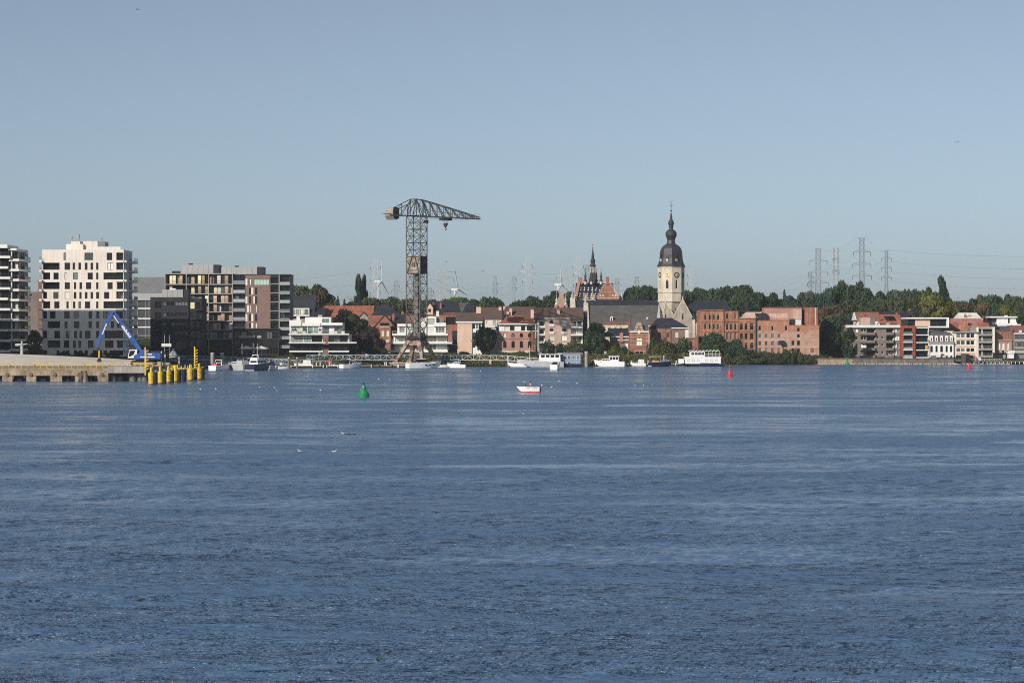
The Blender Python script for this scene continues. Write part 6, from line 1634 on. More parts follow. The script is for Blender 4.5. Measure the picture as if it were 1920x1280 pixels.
# timber dolphin in front
dl = thing('timber_dolphin', 'cluster of rotting timber piles leaning together before the pier', 'timber piles', (pxx(161), PY - 3, 0))
for dx, tx_, r, mm in ((-1.6, -.3, .32, 'timberpile'), (-.55, -.35, .36, 'timberpile'), (.35, .35, .45, 'tan'), (1.2, .55, .36, 'timberpile'), (.6, -.1, .4, 'timberpile')):
    q = MB(); q.bar((dx, rng.uniform(-.5, .5), -1.5), (tx_, 0, pz(694.5) + rng.uniform(-.2, .3)), r, n=8, r2=r * .85); q.build('pile', M[mm], dl)

# ------------------------------------------------------------------ yellow fender piles
YP = [(283.5, 721.5, 1), (292.2, 720.6, 0), (300.6, 719.6, 1), (308.6, 718.8, 0), (316, 717.9, 1), (323, 717.2, 0), (329, 716.5, 1), (336, 715.8, 0), (345, 714.8, 0), (356.5, 713.6, 1), (366.5, 712.3, 0), (373.6, 711.4, 1), (380.2, 710.6, 0)]
ordw = ['first', 'second', 'third', 'fourth', 'fifth', 'sixth', 'seventh', 'eighth', 'ninth', 'tenth', 'eleventh', 'twelfth', 'thirteenth', 'fourteenth', 'fifteenth', 'sixteenth', 'seventeenth', 'eighteenth', 'nineteenth', 'twentieth']
cnt = [0, 0]
for x, y, yel in YP:
    Y = wy(y); s_ = Y / FPX; r = (5.2 if yel else 3.6) * s_
    zt = 2.85
    nm = 'yellow steel fender pile with a top pin, %s from the pier in its row' % ordw[cnt[1]] if yel else 'black rubber clad pile among the yellow ones, %s from the pier' % ordw[cnt[0]]
    cnt[yel] += 1
    t = thing('fender_pile', nm, 'pile', (wx(x, Y), Y, 0), 0, 'yellow fender piles' if yel else 'black fender piles')
    q = MB(); q.lathe([(r, -2), (r, zt - .1), (r * .92, zt)], 16); q.build('tube', M['yellow'] if yel else M['black'], t)
    if yel:
        q = MB(); q.lathe([(.3, zt), (.3, zt + .75), (.22, zt + 1.0), (.05, zt + 1.2)], 8); q.build('pin', M['yellow'], t)
        q = MB(); q.lathe([(r * 1.15, zt - .9), (r * 1.15, zt - .3)], 16); q.build('collar', M['yellow'], t)
        q = MB(); q.lathe([(r * 1.01, -1.5), (r * 1.01, .2), (r * 1.005, .35)], 16); q.build('waterline_band', M['cranerust'], t)
    else:
        q = MB(); q.lathe([(r * .6, zt), (r * .6, zt + .3)], 8); q.build('cap', M['pilegrey'], t)
cw = thing('catwalk', 'yellow steel catwalk frame along the tops of the fender piles', 'catwalk', (wx(345, 520), 520, 0))
q = MB(); gx = lambda p: wx(p, 520) - wx(345, 520); gz = lambda y: wz(y, 520)
q.box(gx(316), gx(374), -.2, .2, gz(691.5), gz(690)); q.box(gx(320), gx(352), .3, 1.6, gz(690), gz(689.2)); q.build('beam', M['yellow'], cw)
for x in (321, 327, 333, 340, 347, 352, 359, 366, 372):
    q = MB(); q.box(-.1, .1, -.1, .1, 0, gz(683.8 if int(x) % 2 else 685.5) - gz(690)); q.build('post', M['yellow'], cw, (gx(x), 0, gz(690)))
q = MB(); q.box(gx(322), gx(332), .2, .3, gz(689), gz(684.5)); q.build('panel', M['yellow'], cw)
for x, Yl, yt, yb, lab in ((272.5, 500, 653, 703, 'tall yellow ladder post standing at the pier corner'), (365, 528, 652, 691, 'tall yellow ladder post with hooked rungs at the end of the pile row')):
    t = thing('ladder_post', lab, 'ladder', (wx(x, Yl), Yl, wz(yb, Yl)))
    H = wz(yt, Yl) - wz(yb, Yl)
    q = MB(); q.box(-.17, .17, -.12, .12, 0, H); q.lathe([(.22, H), (.1, H + .35)], 8); q.build('post', M['yellow'], t)
    for k in range(7):
        z = H - .9 - k * .7; q = MB(); q.hexa([(.18, -.05, z), (.75, -.05, z + .3), (.75, .05, z + .3), (.18, .05, z), (.18, -.05, z + .22), (.7, -.05, z + .55), (.7, .05, z + .55), (.18, .05, z + .22)]); q.build('rung', M['yellow'], t)

# ------------------------------------------------------------------ blue material handler on the pier
EY = 526.0
ex = lambda p: wx(p, EY) - wx(268, EY)
ez = lambda y: wz(y, EY)
e = thing('excavator', 'blue long armed excavator with white cab and yellow grab on the pier', 'excavator', (wx(268, EY), EY, ez(690)))
e0 = ez(690)
Z = lambda y: ez(y) - e0
for sy in (-1.4, 1.4):
    q = MB(); q.prism([(ex(246), Z(681)), (ex(250), Z(685.5)), (ex(290), Z(685.5)), (ex(294), Z(681)), (ex(290), Z(676)), (ex(250), Z(676))], sy - .4, sy + .4); tr = q.build('track', M['black'], e)
    q = MB(); q.box(ex(252), ex(288), sy - .46, sy + .46, Z(682.5), Z(679)); q.build('track_frame', M['frame'], tr)
q = MB(); q.box(ex(256), ex(284), -1.0, 1.0, Z(676), Z(673)); q.build('undercarriage', M['darkmetal'], e)
q = MB(); q.prism([(ex(253), Z(672.8)), (ex(302), Z(672.8)), (ex(302), Z(662)), (ex(275), Z(660.5)), (ex(274), Z(655)), (ex(265), Z(655)), (ex(262), Z(662)), (ex(253), Z(666))], -1.5, 1.5); q.build('body', M['blue'], e)
q = MB(); q.box(ex(265), ex(292), -1.56, -1.503, Z(670), Z(668)); q.box(ex(280), ex(287), -1.56, -1.503, Z(665), Z(663)); q.build('stripe', M['white'], e)
q = MB(); q.box(ex(284), ex(300), -1.3, 1.3, Z(662), Z(658)); q.build('engine_cover', M['darkmetal'], e)
q = MB(); q.prism([(ex(241.5), Z(671)), (ex(258), Z(671)), (ex(259), Z(655)), (ex(244.5), Z(655.5))], -1.45, .1); cab = q.build('cab', M['white'], e)
q = MB(); q.prism([(ex(243.2), Z(669)), (ex(252), Z(665)), (ex(255.5), Z(657)), (ex(245.2), Z(657.2))], -1.5, -1.46); q.build('window', M['glass'], cab)
q = MB(); q.hexa([(ex(241.3), -1.3, Z(669)), (ex(241.5), -1.3, Z(669)), (ex(241.5), 0, Z(669)), (ex(241.3), 0, Z(669)), (ex(244.2), -1.3, Z(657)), (ex(244.4), -1.3, Z(657)), (ex(244.4), 0, Z(657)), (ex(244.2), 0, Z(657))]); q.build('windscreen', M['glass'], cab)
def strut(name, pts, m, y0, y1, par=e):
    """pts: (x, y, width px) along the centre line"""
    L_, R_ = [], []
    for i, (x, y, w) in enumerate(pts):
        a = pts[max(i - 1, 0)]; c = pts[min(i + 1, len(pts) - 1)]
        dx, dy = c[0] - a[0], c[1] - a[1]; n = math.hypot(dx, dy); nx, ny = -dy / n, dx / n
        L_.append((ex(x + nx * w / 2), Z(y + ny * w / 2))); R_.append((ex(x - nx * w / 2), Z(y - ny * w / 2)))
    q = MB()
    for i in range(len(pts) - 1):
        q.prism([L_[i], L_[i + 1], R_[i + 1], R_[i]], y0, y1)
    return q.build(name, M[m], par)
bm = strut('boom', [(212.5, 584, 4.5), (220, 593.5, 5.5), (229, 607.5, 6.5), (241, 626, 9.5), (252, 642, 9.5), (263.5, 659, 8)], 'blue', -.55, .55)
st = strut('stick', [(211.5, 583.5, 6.5), (205, 597, 6.5), (195, 618, 6.0), (188, 634, 6.4), (184.5, 644, 5), (183.5, 651, 3)], 'blue', -.85, -.3)
strut('hydraulic_cylinder', [(214.5, 592, 1.5), (224, 606, 1.5)], 'white', -.95, -.6); strut('hydraulic_cylinder', [(248, 646, 3), (258, 662, 3)], 'darkmetal', -.95, -.6)
def letters(par, p, qq, n, h, y):
    """a run of small white characters too far off to read"""
    g = MB()
    for k in range(n):
        t0 = k / n; t1 = (k + .72) / n; hh = h * (1 if k % 3 else 1.15)
        x0, z0 = p[0] + (qq[0] - p[0]) * t0, p[1] + (qq[1] - p[1]) * t0; x1, z1 = p[0] + (qq[0] - p[0]) * t1, p[1] + (qq[1] - p[1]) * t1
        n_ = math.hypot(qq[0] - p[0], qq[1] - p[1]); ox, oz = (qq[1] - p[1]) / n_ * hh, -(qq[0] - p[0]) / n_ * hh
        P_ = [(ex(x0), Z(z0)), (ex(x1), Z(z1)), (ex(x1 + ox), Z(z1 + oz)), (ex(x0 + ox), Z(z0 + oz))]
        ins = [(P_[0][0] * .5 + P_[2][0] * .5, P_[0][1] * .5 + P_[2][1] * .5)]
        g.prism([P_[0], P_[1], ins[0]], y - .02, y); g.prism([P_[1], P_[2], ins[0]], y - .02, y); g.prism([P_[3], P_[0], ins[0]], y - .02, y)
        if k % 2: g.prism([P_[2], P_[3], ins[0]], y - .02, y)
    g.build('lettering', M['white'], par)
letters(bm, (228, 612), (244, 634.5), 8, 4.6, -.56); letters(st, (199.8, 606.5), (191.6, 627), 7, 2.6, -.86)
strut('grab_link', [(183.5, 649, 2.2), (187, 658, 2.2)], 'darkmetal', -.7, -.45)
q = MB(); q.lathe([(.16, Z(671)), (.2, Z(670)), (.2, Z(657.5)), (.1, Z(656.5))], 10); q.build('grab_cylinder', M['yellow'], e, (ex(187), -.57, 0))
q = MB(); q.prism([(ex(185.8), Z(671)), (ex(188.4), Z(671)), (ex(191), Z(676.5)), (ex(189), Z(678.5)), (ex(185), Z(678.5)), (ex(183), Z(676.5))], -1.1, 0); q.build('grab', M['darkmetal'], e)
t = thing('sign_frame', 'dark steel gantry frame carrying a white lettered board on the pier', 'sign frame', (wx(310, 530), 530, wz(690, 530)))
sx_ = lambda p: wx(p, 530) - wx(310, 530); sz_ = lambda y: wz(y, 530) - wz(690, 530)
for x in (302.5, 306, 309.5):
    q = MB(); q.bar((sx_(x), 0, 0), (sx_(x), 0, sz_(658 if x < 308 else 664)), .15); q.build('post', M['offwhite'] if x != 306 else M['darkmetal'], t)
for x, yt in ((308, 628), (317, 628)):
    q = MB(); q.bar((sx_(x), .3, 0), (sx_(x), .3, sz_(yt)), .07); q.build('mast', M['greymetal'], t)
q = MB(); q.box(sx_(303.2), sx_(321.3), -.2, 0, sz_(649.7), sz_(644)); bd = q.build('board', M['white'], t)
q = MB()
for k in range(9): q.box(sx_(305 + k * 1.7), sx_(306 + k * 1.7), -.22, -.203, sz_(648 + .2 * (k % 2)), sz_(646.2))
q.build('lettering', M['greymetal'], bd)
q = MB(); q.bar((sx_(304), -.1, sz_(639.5)), (sx_(310.5), -.1, sz_(644)), .12)
for y in (656, 661, 666): q.bar((sx_(309), 0, sz_(y)), (sx_(325), 0, sz_(y)), .08)
q.build('strut', M['darkmetal'], t)
t = thing('spare_grab', 'pale dented clamshell grab resting on a dark stand on the pier', 'grab', (wx(325, 532), 532, wz(690, 532)))
kx = lambda p: wx(p, 532) - wx(325, 532); kz = lambda y: wz(y, 532) - wz(690, 532)
q = MB(); q.lathe([(.5, kz(673)), (1.0, kz(670)), (1.05, kz(665)), (.65, kz(660)), (.3, kz(657)), (.25, kz(653))], 9); q.build('shell', M['leadpale'], t)
q = MB(); q.box(kx(320), kx(332), -.6, .6, kz(690), kz(674)); q.build('stand', M['darkmetal'], t)
q = MB(); q.bar((kx(336), 0, 0), (kx(336), 0, kz(668)), .25, n=8); q.build('gas_bottle', M['greymetal'], t)
t = thing('statue', 'pale standing sculpture with outstretched arms on the embankment', 'statue', (wx(41, 592), 592, 5.55))
sz_ = lambda y: wz(y, 592) - 5.55
q = MB(); q.lathe([(.42, 0), (.38, 1.2), (.42, sz_(648)), (.5, sz_(645)), (.3, sz_(643))], 10); q.build('body', M['leadpale'], t)
q = MB(); q.bar((-1.7, -.3, sz_(646.5)), (.2, -.2, sz_(646)), .36, n=8); q.bar((.2, -.2, sz_(646)), (1.5, .3, sz_(644.5)), .25, n=8, r2=.15); q.build('arm', M['leadpale'], t)
q = MB(); q.lathe([(.1, 0), (.27, .18), (.27, .4), (.1, .58)], 8); q.build('head', M['leadpale'], t, (0, 0, sz_(643.2)))

# ------------------------------------------------------------------ marina: piles, gangways, pontoons
MP = [(398.5, 661.5, 692, 3.6, 'left one of the twin grey mooring piles beside the white motorboats', 'pilegrey'), (416.5, 661.5, 690, 3.6, 'right one of the twin grey mooring piles beside the white motorboats', 'pilegrey'),
      (541.7, 670, 692.5, 2.0, 'slim brown mooring pile left of the white terraced flats', 'pilebrown'), (557.5, 670.5, 691.5, 1.8, 'second slim brown mooring pile below the white terraced flats', 'pilebrown'), (588.5, 669.5, 687, 1.8, 'short slim pile left of the twin tall piles under the white flats', 'pilebrown'),
      (600, 660, 687.5, 3.4, 'left tall thick pile below the white terraced flats', 'pilegrey'), (615.5, 660, 686.5, 3.2, 'right tall thick pile below the white terraced flats', 'pilegrey'), (663, 669, 684, 1.9, 'short pile behind the white boat with dark canopy', 'pilebrown'), (729, 668.5, 686, 2.0, 'grey pile carrying the gangway left of the crane', 'pilegrey'), (849, 669, 684, 2.0, 'brown pile carrying the gangway right of the crane', 'pilebrown'),
      (920, 676, 687, 2.4, 'squat brown concrete pile under the gangway middle', 'palebrick'), (953, 668.5, 687, 2.3, 'grey pile by the sloping end of the gangway', 'pilegrey'), (1099.5, 659, 686.5, 3.3, 'tall grey pile right of the blue houseboat', 'pilegrey'), (1135.5, 659, 684.5, 3.0, 'tall grey pile behind the pilothouse cruiser', 'pilegrey'), (1245, 667, 685, 1.8, 'pale pile behind the blue launch', 'pilegrey'), (1349, 668, 686.5, 2.2, 'grey pile at the stern of the white double decked boat', 'pilegrey')]
for x, yt, yb, hwp, lab, m in MP:
    Y = wy(yb); r = hwp * Y / FPX
    t = thing('mooring_pile', lab, 'pile', (wx(x, Y), Y, 0), 0, 'mooring piles in the marina')
    q = MB(); q.lathe([(r, -2), (r, wz(yt, Y) - .05)], 14); q.build('tube', M[m], t); q = MB(); q.lathe([(r * 1.03, wz(yt, Y) - .25), (r * 1.03, wz(yt, Y)), (r * .7, wz(yt, Y) + .08)], 14); q.build('cap', M['paleconcrete'], t)
def gangway(lab, x0, t0, b0, x1, t1, b1, Y, n, wd=1.8, m='bluesteel'):
    cx_ = wx((x0 + x1) / 2, Y); t = thing('gangway', lab, 'gangway', (cx_, Y, 0), 0, 'truss gangways of the marina')
    P = lambda f, top, y: (wx(x0 + (x1 - x0) * f, Y) - cx_, y, wz((t0 + (t1 - t0) * f) if top else (b0 + (b1 - b0) * f), Y))
    for y in (0, wd):
        for top in (1, 0): q = MB(); q.bar(P(0, top, y), P(1, top, y), .10); q.build('chord', M[m], t)
        for k in range(n + 1):
            q = MB(); f = k / n; q.bar(P(f, 1, y), P(f, 0, y), .06)
            if k < n: f2 = (k + 1) / n; q.bar(P(f, k % 2, y), P(f2, (k + 1) % 2, y), .055)
            q.build('strut', M[m], t)
    q = MB(); a, c = P(0, 0, 0), P(1, 0, 0); q.hexa([(a[0], .1, a[2] + .02), (c[0], .1, c[2] + .02), (c[0], wd - .1, c[2] + .02), (a[0], wd - .1, a[2] + .02), (a[0], .1, a[2] + .12), (c[0], .1, c[2] + .12), (c[0], wd - .1, c[2] + .12), (a[0], wd - .1, a[2] + .12)]); q.build('deck', M['greymetal'], t)
gangway('blue truss gangway sloping up beside the tall twin piles', 575, 665, 673, 642, 665.5, 674.5, 712, 6)
gangway('blue truss gangway between the copper beech and the crane', 643.5, 665.5, 674.5, 748, 665.5, 675, 712, 9)
gangway('short truss gangway touching the left crane leg', 748.5, 665.5, 675, 768, 666, 675.5, 721, 2)
gangway('blue truss gangway running right from the crane legs', 812, 666.5, 674.5, 866, 666.3, 674.5, 721, 5)
gangway('pale truss gangway in front of the round tree', 866.5, 666, 674.5, 952, 666.5, 675.5, 720, 8, m='offwhite')
gangway('pale truss gangway sloping down to the moored houseboats', 952.5, 667, 676, 1062, 676.5, 685, 716, 9, m='offwhite')
gangway('blue truss gangway behind the twin grey piles', 332, 667.5, 674, 432, 668.5, 676, 700, 8)
gangway('lower blue truss gangway beside the pier end', 340, 679.5, 687, 397, 679.5, 688, 694, 5)
gangway('blue truss gangway behind the white motorboats', 432.5, 669, 677, 540, 673.5, 682.5, 702, 9)
gangway('low blue truss gangway under the white terraced flats', 515, 674, 681.5, 622, 677, 684, 708, 9)
gangway('low pale truss gangway right of the blue houseboat', 1079, 674.5, 682.5, 1118, 675.5, 683.5, 738, 5, m='offwhite')
def pontoon(lab, x0, x1, yb, nf, hgt=.75, m='timberpile', dep=3.0):
    Y = wy(yb); cx_ = wx((x0 + x1) / 2, Y); t = thing('pontoon', lab, 'pontoon', (cx_, Y, 0), 0, 'floating marina pontoons')
    X0, X1 = wx(x0, Y) - cx_, wx(x1, Y) - cx_
    q = MB(); q.box(X0, X1, 0, dep, hgt - .2, hgt); q.build('deck', M['greystone'], t)
    q = MB(); q.box(X0 + .1, X1 - .1, .05, dep - .05, -.4, hgt - .203); q.build('float', M['black'], t)
    g = random.Random(int(x0))
    for k in range(nf):
        x = g.uniform(X0 + .5, X1 - .5); q = MB(); q.lathe([(.13, .1), (.17, .3), (.17, .8), (.1, 1.0)], 8); q.build('fender', M['white'] if g.random() < .6 else M['black'], t, (x, -.2, 0))
        if k % 2: q = MB(); q.box(-.15, .15, -.15, .15, hgt, hgt + 1.1); q.build('power_post', M['offwhite'], t, (g.uniform(X0 + .5, X1 - .5), 1.5, 0))
pontoon('dark floating pontoon behind the white motorboats near the pier', 384, 540, 690.2, 10)
pontoon('dark floating pontoon below the white terraced flats', 540, 655, 689.8, 8)
pontoon('long dark floating pontoon before the crane plinth', 668, 840, 689, 14)
pontoon('dark floating pontoon between the launch and the houseboats', 866, 872, 686.8, 2)
pontoon('dark floating pontoon right of the blue houseboat', 1066, 1125, 686.2, 5)
pontoon('dark floating pontoon between pilothouse cruiser and blue launch', 1165, 1222, 686, 5)
pontoon('dark floating pontoon leading to the white double decked boat', 1255, 1285, 685.6, 3)
for x, y, lab in ((617, 675, 'round red orange life ring on the pontoon under the white flats'),):
    Y = 700; t = thing('life_ring', lab, 'life ring', (wx(x, Y), Y, 0)); q = MB(); q.prism([(.5 * math.cos(a), .5 * math.sin(a)) for a in [i * .3927 for i in range(16)]], -.08, .08); q.build('disc', M['redsmall'], t, (0, 0, wz(677.3, Y))); q = MB(); q.bar((0, .1, .5), (0, .1, wz(677, Y)), .06); q.build('post', M['greymetal'], t)
for x, lab in ((679.5, 'larger red lifebuoy box by the gangway under the copper beech'), (683.6, 'narrow red lifebuoy post beside the larger red box')):
    Y = 735; t = thing('lifebuoy_box', lab, 'lifebuoy box', (wx(x, Y), Y, 3.2)); w = .42 if x < 682 else .2
    q = MB(); q.box(-w, w, 0, .3, .3, wz(658.5, Y) - 3.2); q.build('box', M['redsmall'], t); q = MB(); q.bar((0, .15, 0), (0, .15, .4), .06); q.build('post', M['greymetal'], t); q = MB(); q.box(-w * .5, w * .5, -.03, -.003, .6, 1.0); q.build('plate', M['white'], t)
t = thing('notice_board', 'pale blue notice board hung on the gangway railing', 'sign', (wx(687, 716), 716, 3)); q = MB(); q.box(-.35, .35, -.05, .02, wz(669, 716) - 3, wz(663, 716) - 3); q.build('board', M['bluesteel'], t); q = MB(); q.bar((0, .05, -1), (0, .05, 1.2), .05); q.build('post', M['greymetal'], t)

# ------------------------------------------------------------------ boats
def hull_mesh(L, Bm, H, bowrise=.35, full=2.6, transom=.86, stripe=None, mats=None):
    q = MB(); rings = []
    n = 12
    for i in range(n + 1):
        t = i / n; x = -L / 2 + L * t
        bh = Bm / 2 * (transom + (1 - transom) * min(1, t * 3)) * max(.02, 1 - t ** (full * 1.6) if t > .0 else 1) ** .8
        sh = H * (1 + bowrise * t ** 2); kz_ = -.35 + (sh * .55 + .35) * max(0, (t - .82) / .18) ** 1.6
        xb = x + (.05 * L) * t ** 6
        lo = bh * (.95 - .35 * t ** 3)
        rings.append([(x, 0, kz_), (x, lo, max(.08, kz_ + .1)), (x + (xb - x) * .4, lo + (bh - lo) * .45, .08 + (sh - .08) * .35), (xb, bh, sh), (xb, bh * .93, sh + .03), (xb, 0, sh + .06), (xb, -bh * .93, sh + .03), (xb, -bh, sh), (x + (xb - x) * .4, -(lo + (bh - lo) * .45), .08 + (sh - .08) * .35), (x, -lo, max(.08, kz_ + .1))])
    q.loft(rings, [0, 1, 2, 2, 3, 3, 2, 2, 1, 0], mc=1)
    return q
def cabin(q, x0, x1, w, z0, z1, rf=.5, rb=.1, tw=.85, m=0):
    w2 = w * tw
    q.hexa([(x0, -w / 2, z0), (x1, -w / 2, z0), (x1, w / 2, z0), (x0, w / 2, z0), (x0 + rb, -w2 / 2, z1), (x1 - rf, -w2 / 2, z1), (x1 - rf, w2 / 2, z1), (x0 + rb, w2 / 2, z1)], m)
def cab_windows(par, x0, x1, w, z0, z1, rf, rb, tw, n=3, m='glass'):
    """panes set in the cabin sides and front"""
    h = z1 - z0
    def X(f, zz): a = x0 + rb * zz; b_ = x1 - rf * zz; return a + (b_ - a) * f
    def Wd(zz): return w / 2 * (1 - (1 - tw) * zz) + .015
    for sg in (-1, 1):
        for k in range(n):
            f0, f1 = .06 + .9 * k / n, .06 + .9 * (k + 1) / n - .05
            q = MB(); za, zb = .42, .88
            P_ = [(X(f0, za), sg * Wd(za), z0 + h * za), (X(f1, za), sg * Wd(za), z0 + h * za), (X(f1, zb), sg * Wd(zb), z0 + h * zb), (X(f0, zb), sg * Wd(zb), z0 + h * zb)]
            q.hexa(P_ + [(a, b_ - sg * .04, c) for a, b_, c in P_]); q.build('window', M[m], par)
    for xe, sgn in ((1, 1), (0, -1)):
        q = MB(); za, zb = .4, .88; P_ = []
        for zz, s2 in ((za, -1), (za, 1), (zb, 1), (zb, -1)): P_.append(((X(xe, zz) + sgn * .015), s2 * Wd(zz) * .82, z0 + h * zz))
        q.hexa(P_ + [(a - sgn * .04, b_, c) for a, b_, c in P_]); q.build('window', M[m], par)
def boat(px, py, lab, L, Bm, H0, rz, kind, hullm='boatwhite', topm='boatwhite', canopy=None, group='boats moored in the marina', mast=0.0, name='motorboat', cat='boat', extra=None, bottom='black'):
    H = H0 * 1.22; L *= 1.06; Bm *= 1.08
    Y = wy(py); t = thing(name, lab, cat, (wx(px, Y), Y, 0), R(rz), group)
    hull_mesh(L, Bm, H).build('hull', [M[bottom], M[hullm], M[hullm], M['boatwhite'] if hullm != 'boatwhite' else M['offwhite']], t, smooth=False)
    q = MB(); q.box(-L / 2 - .06, -L / 2 + .1, -Bm * .4, Bm * .4, .05, .25); q.build('swim_platform', M['offwhite'], t)
    rl = MB(); pr = None
    for i in range(7):
        f = .45 + .55 * i / 6; bh = Bm / 2 * max(.03, 1 - f ** 4.16) ** .8 * .95; zz = H * (1 + .35 * f * f)
        p = (-L / 2 + L * f + .05 * L * f ** 6, bh, zz)
        for sg in (-1, 1):
            rl.bar((p[0], sg * p[1], zz), (p[0], sg * p[1], zz + .5), .02)
            if pr: rl.bar((pr[0], sg * pr[1], pr[2] + .5), (p[0], sg * p[1], zz + .5), .02)
        pr = p
    rl.build('rail', M['greymetal'], t)
    if kind in ('cruiser', 'fly', 'pilot'):
        h1 = {'cruiser': 1.0, 'fly': 1.25, 'pilot': 1.0}[kind]; x0, x1 = {'cruiser': (-.12, .30), 'fly': (-.30, .26), 'pilot': (-.05, .34)}[kind]
        q = MB(); cabin(q, x0 * L, x1 * L, Bm * .78, H * .95, H + h1, .9, .1, .82); c = q.build('cabin', M[topm], t); cab_windows(c, x0 * L, x1 * L, Bm * .78, H * .95, H + h1, .9, .1, .82)
    if kind == 'fly':
        q = MB(); cabin(q, -.28 * L, .10 * L, Bm * .66, H + h1, H + h1 + .7, .6, .05, .9); q.build('flybridge', M[topm], t)
        q = MB(); q.hexa([(.02 * L, -Bm * .3, H + h1 + .7), (.08 * L, -Bm * .3, H + h1 + .6), (.08 * L, Bm * .3, H + h1 + .6), (.02 * L, Bm * .3, H + h1 + .7), (-.02 * L, -Bm * .27, H + h1 + 1.1), (0, -Bm * .27, H + h1 + 1.1), (0, Bm * .27, H + h1 + 1.1), (-.02 * L, Bm * .27, H + h1 + 1.1)]); q.build('windscreen', M['glass'], t)
        q = MB()
        for sg in (-1, 1): q.bar((-.24 * L, sg * Bm * .33, H + h1), (-.2 * L, sg * Bm * .25, H + h1 + 1.6), .08)
        q.bar((-.2 * L, -Bm * .25, H + h1 + 1.6), (-.2 * L, Bm * .25, H + h1 + 1.6), .1); q.build('radar_arch', M[topm], t)
    if kind == 'pilot':
        q = MB(); cabin(q, -.30 * L, .04 * L, Bm * .72, H * .9, H + 1.9, .25, .05, .92); c = q.build('pilothouse', M[topm], t); cab_windows(c, -.30 * L, .04 * L, Bm * .72, H * .9, H + 1.9, .25, .05, .92)
        q = MB(); q.box(-.34 * L, .06 * L, -Bm * .38, Bm * .38, H + 1.9, H + 1.98); q.build('roof', M[topm], t)
    if kind == 'sport':
        q = MB(); cabin(q, -.16 * L, .34 * L, Bm * .84, H * .95, H + .55, 1.9, .2, .8); q.build('cabin', M[topm], t)
        q = MB(); cabin(q, -.20 * L, .16 * L, Bm * .80, H + .45, H + 1.35, 1.7, .5, .72); q.build('windscreen', M['glass'], t)
        q = MB(); cabin(q, -.16 * L, .06 * L, Bm * .60, H + 1.33, H + 1.47, .5, .3, .8); q.build('hardtop', M[topm], t)
        for sg in (-1, 1):
            for k in range(3): q = MB(); q.box(-.02 * L + k * 1.3, .02 * L + .35 + k * 1.3, sg * Bm * .485 - .03, sg * Bm * .485 + .03, H * .55, H * .75); q.build('porthole', M['glass'], t)
    if canopy:
        q = MB(); cabin(q, -.42 * L, -.05 * L if kind != 'open' else .05 * L, Bm * .82, H * .9, H + (1.45 if kind != 'fly' else 1.0), .3, .25, .78); c = q.build('canopy', M[canopy], t)
    if kind in ('cruiser', 'open') and not canopy:
        q = MB(); q.box(-.36 * L, -.16 * L, -Bm * .3, Bm * .3, H * .9, H + .45); q.build('seat', M['redsmall'] if extra == 'redseat' else M['cloth'], t)
    if kind == 'cruiser':
        q = MB()
        for sg in (-1, 1): q.bar((-.18 * L, sg * Bm * .42, H), (-.12 * L, sg * Bm * .34, H + 1.75), .07)
        q.bar((-.12 * L, -Bm * .34, H + 1.75), (-.12 * L, Bm * .34, H + 1.75), .09); q.build('arch', M[topm], t)
    if kind == 'open' and not canopy:
        q = MB(); cabin(q, .02 * L, .2 * L, Bm * .6, H, H + .55, .4, .05, .85); q.build('windscreen', M['glass'], t)
    if mast:
        q = MB(); q.bar((-.1 * L, 0, H + 1), (-.1 * L, 0, mast), .09, n=6, r2=.05); q.bar((-.1 * L, -.5, mast - 1.2), (-.1 * L, .5, mast - 1.2), .04); q.build('mast', M['white'], t)
    return t
boat(414, 694.6, 'white sports cruiser with red seat moored stern-on beside the twin piles', 8.4, 3.0, 1.25, 62, 'cruiser', extra='redseat')
boat(446.5, 694.3, 'grey hulled white cabin cruiser second along from the twin piles', 8.8, 3.1, 1.35, 132, 'cruiser', 'greyhull', canopy='greyhull')
boat(486, 694.5, 'large navy hulled white flybridge cruiser with a tall white mast', 10.5, 3.7, 1.6, 65, 'fly', 'navy', mast=8.2)
boat(508.5, 693.4, 'small white boat under a navy canopy beside the flybridge cruiser', 6.2, 2.4, 1.1, 100, 'open', canopy='navy')
boat(533, 692, 'low white dinghy by the slim brown piles', 3.6, 1.5, .6, 20, 'open')
boat(570, 689.2, 'white boat under a pale cover behind the pontoon of the white flats', 6.0, 2.3, .9, 170, 'open', canopy='offwhite')
boat(632, 689.6, 'little white runabout on the pontoon left of the dark canopy boat', 4.2, 1.7, .7, 150, 'open')
boat(658, 690.4, 'white motorboat with a big black canopy left of the crane', 7.2, 2.6, 1.1, 40, 'cruiser', canopy='black')
boat(794, 690.4, 'sleek white sports yacht with dark windscreen below the crane', 10.8, 3.4, 1.35, 28, 'sport')
boat(832, 689, 'small white boat hidden behind the pontoon right of the crane', 4.5, 1.8, .7, 10, 'open', canopy='black')
boat(857, 690, 'small cream launch with a low cabin right of the crane', 5.6, 2.1, .95, 168, 'cruiser', topm='boatwhite')
boat(971, 688, 'white motorboat heaped with pale covers at the end of the gangway', 5.8, 2.2, .9, 172, 'open', canopy='greyhull')
t = boat(1020, 688.2, 'dark hulled barge with white wheelhouse moored before the beige flats', 12.5, 3.6, 1.5, 176, 'none', 'greyhull', name='barge')
q = MB(); cabin(q, -5.6, 1.7, 3.0, 1.4, 4.3, .2, .1, .95); c = q.build('wheelhouse', M['boatwhite'], t); cab_windows(c, -5.6, 1.7, 3.0, 2.6, 4.3, .2, .1, .95, 4); q = MB(); q.box(-6.0, 2.0, -1.7, 1.7, 4.3, 4.42); q.build('roof', M['boatwhite'], t)
q = MB(); cabin(q, 1.9, 4.0, 2.2, 1.5, 2.3, .6, .1, .9); q.build('fore_cabin', M['boatwhite'], t); q = MB()
for x in (-4, -1): q.bar((x, 0, 4.4), (x, 0, 6.2), .05)
